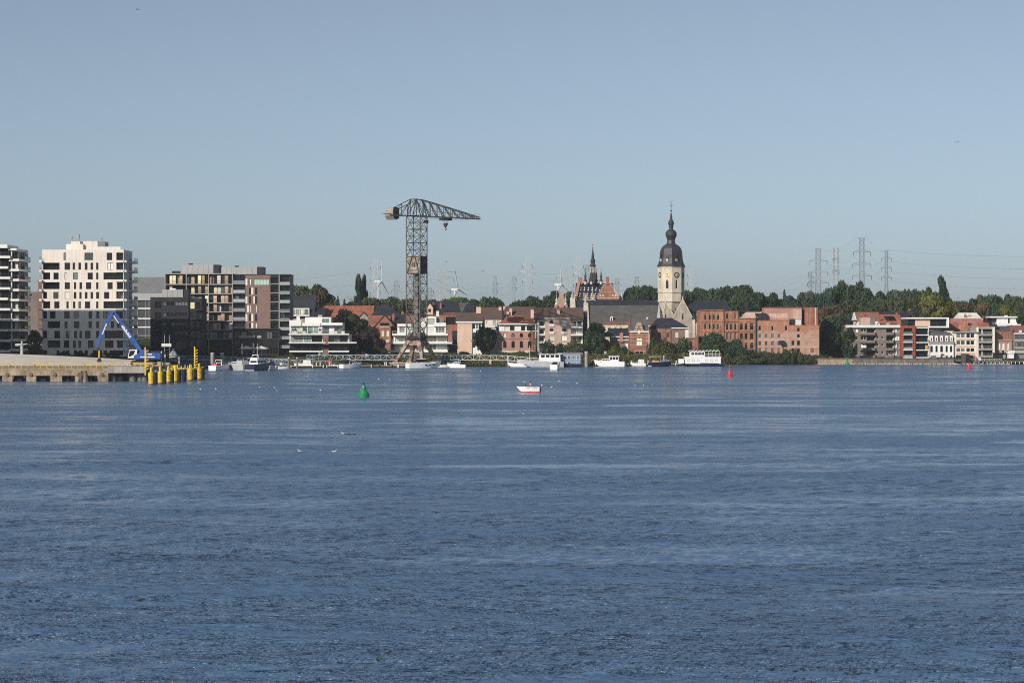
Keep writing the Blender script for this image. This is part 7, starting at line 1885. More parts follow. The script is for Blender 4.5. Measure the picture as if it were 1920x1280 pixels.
q.build('antenna', M['offwhite'], t); q = MB(); q.bar((4.9, 0, 1.6), (4.9, 0, 7.2), .07); q.bar((4.9, -.6, 5.5), (4.9, .6, 5.5), .04); q.build('mast', M['offwhite'], t)
t = boat(1064, 688, 'blue grey houseboat with a flat white roof beside the white wheelhouse', 9.5, 3.6, .9, 178, 'none', 'navy', name='houseboat')
q = MB(); q.box(-4.4, 3.2, -1.7, 1.7, .85, 4.5); c = q.build('house', M['bluehouse'], t); q = MB(); q.box(-5.2, 3.6, -2.0, 2.0, 4.5, 4.66); q.build('roof', M['boatwhite'], t)
for sg in (-1, 1):
    for k in range(5): window(c, -4.0 + k * 1.45 if sg < 0 else -3.0 + k * 1.45, sg * 1.72, 2.6, 1.0, 1.3, 'white', 'glassgrey', nm=0, rz=0 if sg < 0 else R(180))
    for k in range(3): window(c, -3.6 + k * 2.2 if sg < 0 else -2.2 + k * 2.2, sg * 1.72, 1.1, 1.0, .8, 'white', 'dark', nm=0, rz=0 if sg < 0 else R(180))
boat(1041.5, 693.2, 'white cabin cruiser under way with its broad stern to us', 7.2, 2.6, 1.35, 80, 'cruiser', canopy=None, group='boats under way')
t = boat(1144, 687, 'pilothouse cruiser with white upperworks and pale pink bow', 9.4, 3.0, 1.35, 172, 'pilot', 'boatwhite', canopy=None)
boat(1197, 686.4, 'small white speedboat lying between cruiser and blue launch', 4.8, 1.9, .75, 175, 'open', canopy='offwhite')
t = boat(1238, 687, 'blue hulled launch with white sunshade and orange seats', 7.6, 2.7, 1.2, 25, 'none', 'navy')
q = MB(); q.box(-3.6, -.4, -1.3, 1.3, 3.35, 3.5); q.build('sunshade', M['boatwhite'], t); q = MB()
for x in (-3.4, -.6):
    for sg in (-1, 1): q.bar((x, sg * 1.15, 1.2), (x, sg * 1.15, 3.4), .05)
q.build('pole', M['greymetal'], t); q = MB(); q.box(-2.6, -1.0, -.8, .8, 1.2, 2.1); q.build('seat', M['orange'], t); q = MB(); cabin(q, -.2, 2.0, 1.9, 1.2, 2.2, .8, .1, .8); q.build('cabin', M['bluehouse'], t)
q = MB(); q.box(-3.9, -3.6, -1.2, 1.2, .2, 1.3); q.build('transom', M['boatwhite'], t)
# double decked passenger boat
Y = wy(687); sb = Y / FPX
t = thing('passenger_boat', 'white double decked passenger boat with scalloped awning roof', 'boat', (wx(1318, Y), Y, 0), R(180), 'boats moored in the marina')
q = hull_mesh(13.8, 4.2, 1.15, .25); q.build('hull', [M['black'], M['navy'], M['navy'], M['boatwhite']], t)
q = MB(); q.box(-5.9, 6.3, -1.9, 1.9, 1.0, 3.2); dk = q.build('lower_deck', M['boatwhite'], t)
q = MB(); q.box(-6.1, 6.6, -2.0, 2.0, 3.2, 3.36); q.build('upper_floor', M['boatwhite'], t)
q = MB(); q.box(-.5, 4.6, -1.75, 1.75, 3.36, 5.1); up = q.build('upper_cabin', M['boatwhite'], t)
for sg in (-1, 1):
    for x in (-4.9, -3.2, -1.5, 1.4, 3.0, 4.6): window(dk, x if sg < 0 else x + .8, sg * 1.92, 1.7, .8, .8, 'none', 'glass', nm=0, rz=0 if sg < 0 else R(180))
    for x in (-.2, .9, 2.0, 3.2): window(up, x if sg < 0 else x + .9, sg * 1.77, 4.0, .9, .85, 'none', 'glass', nm=0, rz=0 if sg < 0 else R(180))
q = MB(); q.box(6.62, 8.4, -1.7, 1.7, 1.1, 2.6); q.build('bow_bulwark', M['boatwhite'], t)
for k in range(9):
    q = MB(); x0 = -5.6 + k * 1.17; xm_ = x0 + .585
    q.prism([(x0, 5.12), (xm_, 5.5), (x0 + 1.17, 5.12), (x0 + 1.17, 5.2), (xm_, 5.62), (x0, 5.2)], -2.0, 2.0); q.build('awning', M['boatwhite'], t)
for x in (-5.4, -4.2, -3.0, -1.8):
    for sg in (-1, 1): q = MB(); q.bar((x, sg * 1.85, 3.36), (x, sg * 1.85, 5.15), .06); q.build('post', M['boatwhite'], t)
for sg in (-1, 1):
    q = MB()
    for zz in (3.8, 4.3): q.bar((-6, sg * 1.9, zz), (-.5, sg * 1.9, zz), .035)
    for k in range(9): q.bar((-6 + k * .68, sg * 1.9, 3.36), (-6 + k * .68, sg * 1.9, 4.3), .03)
    q.build('railing', M['boatwhite'], t)
q = MB(); q.lathe([(1.2, 4.35), (.05, 4.75)], 8); q.build('parasol', M['boatwhite'], t, (-2.6, 0, 0))
q = MB(); q.box(-7.4, -6.0, -1.6, 1.6, 1.0, 1.15); q.build('stern_platform', M['black'], t)

# small motorboat with two people, in mid river
Y = wy(735.5); sb = Y / FPX
mbx = thing('motorboat', 'small open white motorboat with red waterline stripe carrying two people', 'boat', (wx(991, Y), Y, 0), R(184), 'boats under way')
LB, HB = 4.2, 1.08
h = MB(); rings = []
for i in range(13):
    tq = i / 12; x = -LB / 2 + LB * tq; bh = .88 * (.9 + .1 * min(1, tq * 3)) * max(.02, 1 - tq ** 4.4) ** .8; sh = HB * (1 + .12 * tq * tq); k0 = -.2 + (sh * .6 + .2) * max(0, (tq - .78) / .22) ** 1.5
    lo = bh * (.95 - .3 * tq ** 3); zs_ = max(.05, k0 + .08); z2 = max(.26, zs_ + .16)
    rings.append([(x, 0, k0), (x, lo, zs_), (x + .1 * tq ** 6, lo + (bh - lo) * .4, z2), (x + .28 * tq ** 6, bh, sh), (x + .26 * tq ** 6, bh * .86, sh - .02), (x, bh * .62, .22 + .5 * (tq > .8) * sh), (x, -bh * .62, .22 + .5 * (tq > .8) * sh), (x + .26 * tq ** 6, -bh * .86, sh - .02), (x + .28 * tq ** 6, -bh, sh), (x + .1 * tq ** 6, -(lo + (bh - lo) * .4), z2), (x, -lo, zs_)])
h.loft(rings, [0, 1, 2, 2, 3, 3, 3, 2, 2, 1, 0], mc=2); h.build('hull', [M['cloth'], M['redsmall'], M['boatwhite'], M['offwhite']], mbx)
q = MB(); q.box(-LB / 2 - .35, -LB / 2 + .02, -.16, .16, .35, 1.05); q.box(-LB / 2 - .3, -LB / 2 - .12, -.08, .08, -.3, .35); q.build('outboard_motor', M['cloth'], mbx)
q = MB(); q.box(-.7, -.1, -.7, .7, .22, 1.02); q.build('seat', M['offwhite'], mbx)
q = MB()
for sg in (-1, 1):
    for k, (xa, xb_) in enumerate(((-1.6, -.9), (-.1, .5))): q.box(xa, xb_, sg * .89 - .012, sg * .89 + .012, HB * .80, HB * .86)
q.build('stripe', M['greymetal'], mbx)
def figure(name, lab, loc, rz, joints, edges, radii, mats_from, skinm, root_i):
    me = bpy.data.meshes.new(name); me.from_pydata(joints, edges, []); me.materials.append(skinm)
    o = inst(name, me, None, loc, rz); tag(o, lab, 'person', 'people in the open motorboat')
    sk = o.modifiers.new('skin', 'SKIN'); me.skin_vertices[0].data
    for i, r in enumerate(radii): me.skin_vertices[0].data[i].radius = (r, r)
    me.skin_vertices[0].data[root_i].use_root = True
    sub = o.modifiers.new('subd', 'SUBSURF'); sub.levels = 1; sub.render_levels = 2
    return o
bx, by = mbx.location.x, mbx.location.y
# seated man seen from behind: hips on the seat, back upright, arms forward
J = [(0, 0, .0), (0, 0, .22), (.02, 0, .42), (.02, 0, .52), (.02, 0, .60), (.03, 0, .72), (.03, 0, .80),
     (0, .20, .48), (.08, .26, .22), (.30, .20, .12), (0, -.20, .48), (.08, -.26, .22), (.30, -.20, .12),
     (.03, .10, -.02), (.42, .14, .02), (.46, .14, -.32), (.58, .14, -.35), (.03, -.10, -.02), (.42, -.14, .02), (.46, -.14, -.32), (.58, -.14, -.35), (.37, .19, .11), (.37, -.19, .11)]
E = [(0, 1), (1, 2), (2, 3), (3, 4), (4, 5), (5, 6), (3, 7), (7, 8), (8, 9), (9, 21), (3, 10), (10, 11), (11, 12), (12, 22), (0, 13), (13, 14), (14, 15), (15, 16), (0, 17), (17, 18), (18, 19), (19, 20)]
RD = [.16, .15, .17, .12, .055, .10, .075, .07, .05, .035, .07, .05, .035, .10, .075, .05, .035, .10, .075, .05, .035, .03, .03]
p1 = figure('person', 'bare backed dark haired person sitting upright in the small motorboat', (bx + .42, by - .05, 1.16), R(100), J, E, RD, None, M['skin'], 0)
p1.scale = (1.15, 1.15, 1.15)
q = MB(); q.lathe([(.06, .62), (.112, .68), (.118, .76), (.09, .84), (.03, .87)], 10); q.build('hair', M['hair'], p1, (.012, 0, 0), smooth=True)
q = MB(); q.hexa([(-.17, -.2, -.14), (.34, -.24, -.1), (.34, .24, -.1), (-.17, .2, -.14), (-.15, -.19, .09), (.34, -.23, .12), (.34, .23, .12), (-.15, .19, .09)]); q.build('shorts', M['cloth'], p1)
J2 = [(0, 0, 0), (.0, 0, .18), (-.04, 0, .34), (-.05, 0, .42), (-.05, 0, .48), (-.05, 0, .58), (-.04, 0, .65), (-.05, .18, .38), (.06, .26, .18), (.28, .22, .14), (-.05, -.18, .38), (.06, -.26, .18), (.28, -.22, .14), (.05, .1, 0), (.42, .13, .14), (.55, .13, -.2), (.66, .13, -.22), (.05, -.1, 0), (.42, -.13, .14), (.55, -.13, -.2), (.66, -.13, -.22), (.35, .21, .13), (.35, -.21, .13)]
p2 = figure('person', 'person slouched low in the bow of the small motorboat', (bx - .75, by, .95), R(185), J2, E, [r * .9 for r in RD], None, M['skin'], 0)
q = MB(); q.lathe([(.07, .42), (.12, .5), (.13, .62), (.09, .7), (.03, .73)], 10); q.build('hair', M['hair'], p2, (-.05, 0, 0), smooth=True)
q = MB(); q.hexa([(-.2, -.2, -.1), (.12, -.2, -.1), (.12, .2, -.1), (-.2, .2, -.1), (-.21, -.2, .36), (.1, -.2, .34), (.1, .2, .34), (-.21, .2, .36)]); q.build('shirt', M['cloth'], p2)
q = MB(); g = random.Random(4)
for k in range(46):
    a = g.uniform(0, 6.283); r = g.uniform(.9, 1.12); x, y = 2.05 * r * math.cos(a), .95 * r * math.sin(a); s_ = g.uniform(.06, .2)
    q.face([(x - s_ * 2, y - s_, .03), (x + s_ * 2, y - s_ * .8, .03), (x + s_ * 1.6, y + s_, .05), (x - s_ * 1.5, y + s_, .04)])
tag(q.build('bow_foam', M['white'], None, (bx, by, 0)), 'thin white foam line around the small motorboat', 'foam', kind='stuff')

# ------------------------------------------------------------------ buoys
def buoy(name, lab, px, py, prof, m, top):
    Y = wy(py); t = thing(name, lab, 'buoy', (wx(px, Y), Y, 0), 0, 'navigation buoys')
    q = MB(); q.lathe([(r, z) for r, z in prof[0]], 20); q.build('float', M[m], t, smooth=False)
    q = MB(); q.lathe([(r, z) for r, z in prof[1]], 16); q.build('body', M[m], t, smooth=False)
    q = MB(); q.lathe([(r, z) for r, z in prof[2]], 10); q.build('lantern', M[top], t)
    q = MB(); q.bar((-prof[1][1][0], -.1, prof[1][1][1]), (-prof[1][1][0] * .8, -.1, prof[1][1][1] + .5), .03); q.build('handle', M['greymetal'], t)
buoy('green_buoy', 'large green conical buoy left of mid river', 682, 744, ([(.9, -.3), (1.04, 0), (1.04, .62), (.92, .8)], [(.8, .8), (.62, 1.15), (.46, 1.3), (.42, 1.75), (.34, 2.1), (.2, 2.3)], [(.1, 2.3), (.16, 2.42), (.12, 2.62)]), 'green', 'darkmetal')
buoy('red_buoy', 'tall red buoy with topmark right of the white passenger boat', 1368.5, 705.5, ([(.7, -.3), (.85, 0), (.85, .4), (.7, .5)], [(.5, .5), (.42, .8), (.26, 1.9), (.14, 2.1)], [(.05, 2.1), (.05, 2.35), (.22, 2.38), (.22, 2.8), (.1, 2.9)]), 'red', 'red')
buoy('red_buoy', 'small far red buoy near the landing stage', 1817, 690.5, ([(.8, -.3), (1.05, 0), (1.05, .4), (.8, .5)], [(.55, .5), (.45, .8), (.25, 1.6), (.12, 1.9)], [(.05, 1.9), (.05, 2.0), (.1, 2.1)]), 'red', 'red')
buoy('green_buoy', 'small far green buoy before the pale quay wall', 1588.5, 684.6, ([(.7, -.3), (.95, 0), (.95, .45), (.7, .6)], [(.5, .6), (.42, .9), (.3, 1.5), (.2, 1.9)], [(.1, 1.9), (.3, 2.0), (.3, 2.4), (.1, 2.8)]), 'green', 'green')

# ------------------------------------------------------------------ gulls on the water
GU = [(562, 846.5), (627, 847), (643.5, 813), (983, 776.5), (376, 730), (405, 730), (487, 726), (515, 727), (520, 733), (601, 732), (572, 705), (577, 705), (636, 727), (710, 711), (730, 712), (853, 695.5), (901, 695.5), (983, 716), (1016, 722), (1034, 726), (1048, 715), (1082, 719), (1190, 723), (1207, 723), (1223, 722)]
def gull_mesh():
    q = MB(); rings = []
    for x, r, z in ((-.26, .015, .13), (-.17, .05, .10), (-.05, .085, .07), (.07, .08, .07), (.14, .055, .12), (.17, .045, .19)):
        rings.append([(x, r * math.cos(a), z + r * math.sin(a)) for a in [k * .785 for k in range(8)]])
    q.loft(rings); return q.mesh('gull', M['boatwhite'], True)
gm = gull_mesh()
q = MB(); q.lathe([(.01, -.045), (.04, -.02), (.045, .01), (.025, .04), (.005, .05)], 8); ghm = q.mesh('head', M['boatwhite'], True)
q = MB(); q.bar((0, 0, 0), (.055, 0, -.015), .012, n=5, r2=.003); gbm = q.mesh('beak', M['yellow'])
q = MB()
for sg in (-1, 1): q.loft([[(-.27, sg * .03, .135), (-.24, sg * .05, .16), (-.22, sg * .03, .17)], [(-.02, sg * .085, .12), (0, sg * .075, .15), (.02, sg * .04, .155)]], 0)
gwm = q.mesh('wing', M['greymetal'])
def spot(x, y):
    if y > 800: return ['nearest of all, left of the other near one', 'nearest of all, right of the other near one', 'beside the patch of floating weed'][0 if x < 600 else 1 if x < 640 else 2]
    return None
near = [(383, 'yellow pile row'), (682, 'large green buoy'), (991, 'small motorboat'), (1368, 'tall red buoy')]
seen = {}
for i, (x, y) in enumerate(sorted(GU)):
    Y = wy(y); sp = spot(x, y)
    if sp: lab = 'white gull floating, ' + sp
    else:
        lm = min(near, key=lambda n: abs(n[0] - x)); sd_ = 'left' if x < lm[0] else 'right'
        key = (lm[1], sd_); seen[key] = seen.get(key, 0) + 1
        lab = 'small white gull floating %s of the %s, %s counted rightward' % (sd_, lm[1], ordw[seen[key] - 1])
    o = thing('gull', lab, 'gull', (wx(x, Y), Y, -.02), R(rng.uniform(0, 360)) if y < 800 else R([160, 20, 200][0 if x < 600 else 1 if x < 640 else 2]), 'gulls floating on the river')
    inst('body', gm, o); h = inst('head', ghm, o, (.19, 0, .235)); inst('beak', gbm, h, (.04, 0, 0)); inst('wing', gwm, o)
for x, y, w, lab in ((655, 814, 1.3, 'olive patch of floating weed beside a gull'), (1098, 717.5, 2.4, 'brown drift of floating weed right of the motorboat'), (583, 745, 1.2, 'brown drift of floating weed left of the large green buoy')):
    Y = wy(y); g = random.Random(int(x)); q = MB()
    for _ in range(60):
        a, c = g.gauss(0, w * .4), g.gauss(0, .6); s_ = g.uniform(.05, .16); r_ = g.uniform(0, 3)
        q.face([(a - s_, c - s_ * .4, .02), (a + s_, c - s_ * .3, .02 + g.uniform(0, .06)), (a + s_ * .5, c + s_ * .5, .03), (a - s_ * .6, c + s_ * .4, .02 + g.uniform(0, .05))])
    o = q.build('floating_weed', LEAF['yellow'], None, (wx(x, Y), Y, 0)); tag(o, lab, 'weed', kind='stuff')

# ------------------------------------------------------------------ trees
def crown_mesh(kind, n, seed):
    """unit crown: radius 1, height 1, standing on z = 0; leaf-sized faces in clumps"""
    g = random.Random(seed); q = MB(); V = []; F = []
    def leaf(p, d, s):
        nrm = (d + Vector((g.gauss(0, .55), g.gauss(0, .55), g.gauss(0, .45)))).normalized()
        a = nrm.cross(Vector((g.gauss(0, 1), g.gauss(0, 1), g.gauss(0, 1)))).normalized(); b_ = nrm.cross(a)
        s2 = s * g.uniform(.6, 1.0); i = len(V)
        V.extend([tuple(p - a * s), tuple(p - b_ * s2), tuple(p + a * s), tuple(p + b_ * s2)]); F.append((i, i + 1, i + 2, i + 3))
    lobes = []
    if kind == 'round':
        lobes.append((Vector((0, 0, .5)), .62, .40))
        for k in range(26):
            th = g.uniform(0, 6.283); zz = g.uniform(.10, .93); prof = math.sin(math.pi * min(1, max(0, zz * .84 + .10))) ** .55
            rr = prof * g.uniform(.52, .80); R_ = g.uniform(.20, .34)
            lobes.append((Vector((rr * math.cos(th), rr * math.sin(th), .06 + zz * .80)), R_, R_ * .55))
        lobes += [(Vector((g.gauss(0, .2), g.gauss(0, .2), .84)), .3, .16) for _ in range(3)]
    elif kind == 'wild':
        for k in range(34):
            th = g.uniform(0, 6.283); zz = g.random() ** .8; prof = math.sin(math.pi * min(1, zz * .85 + .12)) ** .6
            rr = prof * g.uniform(.15, .95); R_ = g.uniform(.14, .32); lobes.append((Vector((rr * math.cos(th), rr * math.sin(th), zz * .86 + .04)), R_, R_ * .5))
    elif kind == 'cone':
        for k in range(46):
            zz = k / 46; rr = (1 - zz) ** .85 * g.uniform(.35, .85); th = g.uniform(0, 6.283); R_ = .26 * (1 - zz * .72); lobes.append((Vector((rr * math.cos(th), rr * math.sin(th), zz * .95 + .03)), R_, R_ * .3))
    elif kind == 'poplar':
        for k in range(80):
            zz = (k + g.random()) / 80; rr = math.sin(math.pi * min(1, zz * .80 + .18)) ** .6 * g.uniform(.2, .68); th = g.uniform(0, 6.283); R_ = g.uniform(.24, .38); lobes.append((Vector((rr * math.cos(th), rr * math.sin(th), zz * .93 + .03)), R_, .06))
    elif kind == 'ball':
        lobes += [(Vector((0, 0, .5)), .80, .42), (Vector((0, 0, .5)), .62, .34), (Vector((0, 0, .48)), .74, .38)]
        for k in range(70):
            d = Vector((g.gauss(0, 1), g.gauss(0, 1), g.gauss(.1, 1))).normalized(); R_ = g.uniform(.16, .24); lobes.append((Vector((d.x * .78, d.y * .78, .5 + d.z * .40)), R_, R_ * .5))
    elif kind == 'bush':
        for k in range(18):
            th = g.uniform(0, 6.283); rr = g.random() ** .5 * .72; R_ = g.uniform(.24, .42); lobes.append((Vector((rr * math.cos(th), rr * math.sin(th), g.uniform(.1, .74 - .3 * rr))), R_, R_ * .75))
    wts = [l[1] ** 2 for l in lobes]
    for l in g.choices(lobes, wts, k=n):
        c, R_, Rz = l
        d = Vector((g.gauss(0, 1), g.gauss(0, 1), g.gauss(.15, 1))).normalized()
        rad = g.choice((1.0, 1.0, .97, .85, .7)) * g.uniform(.9, 1.08)
        p = c + Vector((d.x * R_, d.y * R_, d.z * Rz)) * rad
        if p.z < 0: p.z = abs(p.z) * .4
        leaf(p, d, g.uniform(.030, .058) * (1.25 if kind == 'poplar' else 1))
    me = bpy.data.meshes.new('crown'); me.from_pydata(V, [], F); me.materials.append(LEAF['mid']); me.update()
    return me
CROWN = {'round': [crown_mesh('round', 5200, s) for s in (1, 2, 3)], 'wild': [crown_mesh('wild', 4800, s) for s in (4, 5, 6)], 'cone': [crown_mesh('cone', 4200, s) for s in (7, 8)], 'poplar': [crown_mesh('poplar', 4200, s) for s in (9, 10)], 'ball': [crown_mesh('ball', 5600, 14)], 'bush': [crown_mesh('bush', 3400, s) for s in (11, 12, 13)]}
def trunk_mesh(seed):
    g = random.Random(seed); q = MB()
    q.bar((0, 0, -.08), (.01, 0, .45), .045, n=7, r2=.03); q.bar((.01, 0, .45), (0, .02, .92), .03, n=6, r2=.006)
    for k in range(7):
        th = k * 2.4 + g.uniform(-.3, .3); z0 = g.uniform(.25, .6); ln = g.uniform(.16, .3); p = (ln * math.cos(th), ln * math.sin(th), z0 + g.uniform(.12, .28)); q.bar((0, 0, z0), p, .016, n=5, r2=.006)
        q.bar(p, (p[0] * 1.5, p[1] * 1.4, p[2] + .1), .007, n=4, r2=.002)
    return q.mesh('trunk', BARK)
BARK = mat('bark', (.085, .065, .048), .9, .3, 2.0)
TRUNK = [trunk_mesh(s) for s in (1, 2, 3)]
_tc = [0]
def tree(name, lab, px, ytop, wpx, Y, kind, leaf, ybase=None, low=.12, group=None, dp=1.0, cat='tree', lean=0.0):
    X = wx(px, Y); gz = ground_z(X, Y) if ybase is None else wz(ybase, Y)
    H = wz(ytop, Y) - gz; rad = wpx / 2 * Y / FPX
    t = thing(name, lab, cat, (X, Y, gz), 0, group); _tc[0] += 1
    ch = MBs = CROWN[kind]; me = ch[_tc[0] % len(ch)]
    c = inst('crown', me, t, (0, 0, H * low), R(rng.uniform(0, 360))); c.scale = (rad, rad * dp, H * (1 - low) * (1.22 if kind == 'bush' else 1))
    if lean: c.rotation_euler = (0, lean, 0)
    c.material_slots[0].link = 'OBJECT'; c.material_slots[0].material = LEAF[leaf]
    tk = inst('trunk', TRUNK[_tc[0] % 3], t); tk.scale = (H * .5, H * .5, H * .86) if kind != 'bush' else (H * .8, H * .8, H * .7)
    return t
G1 = 'trees and shrubs along the waterfront'
# waterfront trees
tree('round_tree', 'dense round dark green tree in front of the pale brick house', 908.5, 611, 49, 744, 'ball', 'dark', 666, .08, G1)
tree('copper_beech', 'dark copper beech crown behind the right end of the white flats', 645, 580, 48, 772, 'round', 'copper', 660, .1, G1)
tree('copper_beech', 'low spreading copper beech nearest the gangway left of the crane', 693, 616, 64, 748, 'round', 'copper', 668, .04, G1)
tree('olive_tree', 'loose olive green tree between the two copper beeches', 666, 589, 56, 760, 'wild', 'olive', 664, .1, G1)
tree('copper_beech', 'narrow dark copper beech below the white flats terrace', 652, 620, 40, 742, 'round', 'copper', 668, .04, G1)
tree('shrub', 'olive shrub between copper beech and the crane', 713, 648, 34, 741, 'bush', 'olive', 668, .0, G1, cat='shrub')
tree('topiary_ball', 'small clipped grey green ball shrub by the white flats', 664.5, 655, 11, 733, 'ball', 'grey', 666, .1, G1, cat='shrub')
tree('shrub', 'green shrub behind the pier end ladder post', 347, 652, 34, 708, 'bush', 'mid', 681, .0, G1, cat='shrub')
tree('shrub', 'shadowed green shrub between the two white towers', 65, 620, 34, 640, 'wild', 'olive', 668, .0, G1, cat='shrub')
for x, w in ((120, 30), (150, 26), (180, 26), (212, 30)): tree('hedge_bush', 'dark hedge bush before the cream tower, %s counted from its left' % ordw[int((x - 100) // 29)], x, 659, w, 652, 'bush', 'dark', 669, .0, 'dark hedge bushes before the cream tower', .6, cat='hedge')
tree('conical_yew', 'tall dark conical tree in front of the beige apartment house end', 1116, 604, 46, 762, 'round', 'dark', 668, .04, G1)
tree('shrub', 'dark bush under the first windows of the beige apartment house', 1037, 636, 46, 756, 'bush', 'dark', 668, .0, G1, cat='shrub')
tree('shrub', 'olive green bush behind the blue houseboat', 1077, 638, 50, 756, 'bush', 'olive', 670, .0, G1, cat='shrub')
tree('shrub', 'pale grey green bush behind the houseboat roof', 1079, 652, 30, 748, 'bush', 'grey', 674, .0, G1, cat='shrub')
tree('shrub', 'brownish green bush right of the dark conical tree', 1132, 636, 38, 764, 'wild', 'olive', 672, .0, G1, cat='shrub')
tree('shrub', 'bright lime green bush behind the pilothouse cruiser', 1150, 651, 28, 752, 'bush', 'bright', 676, .0, G1, cat='shrub')
tree('shrub', 'dark bush left of the ornate brick house', 1166, 650, 34, 764, 'bush', 'dark', 676, .0, G1, cat='shrub')
tree('shrub', 'low olive bush under the ornate brick house', 1190, 667, 62, 760, 'bush', 'olive', 682, .0, G1, cat='shrub')
tree('ivy_bush', 'dark ivy green bush right of the ornate brick house', 1224, 637, 30, 768, 'bush', 'dark', 674, .0, G1, cat='shrub')
tree('shrub', 'yellow green bush at the foot of the timber clad house', 1236, 645, 28, 763, 'bush', 'yellow', 676, .0, G1, cat='shrub')
tree('spreading_tree', 'broad olive green tree in front of the timber clad house', 1268, 631, 62, 770, 'bush', 'mid', 680, .0, G1)
tree('spreading_tree', 'olive tree behind the blue launch', 1246, 641, 52, 764, 'bush', 'olive', 682, .0, G1)
tree('shrub', 'low grey green bush left of the passenger boat', 1266, 666, 44, 757, 'bush', 'olive', 684, .0, G1, cat='shrub')
tree('dark_tree', 'dark green tree against the left part of the brick factory', 1339, 622, 52, 772, 'ball', 'dark', 676, .02, G1)
tree('dark_tree', 'second dark green tree covering the factory windows', 1372, 636, 54, 770, 'round', 'dark', 678, .0, G1)
tree('dark_tree', 'low dark bush right of the factory trees', 1398, 652, 42, 769, 'bush', 'dark', 678, .0, G1)
tree('shrub', 'small bright green sapling between the factory trees', 1341, 646, 14, 764, 'wild', 'bright', 668, .0, G1, cat='shrub')
for i, (x, w, yt, lf) in enumerate(((1395, 50, 667, 'olive'), (1430, 44, 670, 'mid'), (1462, 40, 668, 'olive'), (1492, 34, 657, 'olive'), (1478, 30, 655, 'mid'), (1516, 30, 672, 'olive'), (1362, 30, 666, 'yellow'))):
    tree('bank_shrub', 'low green shrub on the bank before the factory, %s from the boat pile' % ordw[[1, 2, 3, 5, 4, 6, 0][i]], x, yt, w, 766, 'bush', lf, 683, .0, 'shrubs below the brick factory', cat='shrub')
tree('dark_tree', 'huge dark tree standing in shade beside the factory end', 1566, 592, 66, 806, 'round', 'dark', 676, .0, G1)
tree('dark_tree', 'dark shaded tree behind the quay wall left of the grey flats', 1553, 612, 48, 801, 'round', 'dark', 675, .0, G1)
tree('dark_tree', 'dark tree overlapping the left windows of the grey flats', 1594, 615, 34, 785, 'wild', 'dark', 675, .0, G1)
for i, (x, w) in enumerate(((870, 40), (935, 44), (975, 50), (1000, 40), (845, 30))): tree('bank_shrub', 'low dark shrub along the gangway, %s from the crane' % ordw[[1, 2, 3, 4, 0][i]], x, 659, w, 738, 'bush', 'dark' if i % 2 else 'olive', 670, .0, 'shrubs along the gangway', .7, cat='shrub')

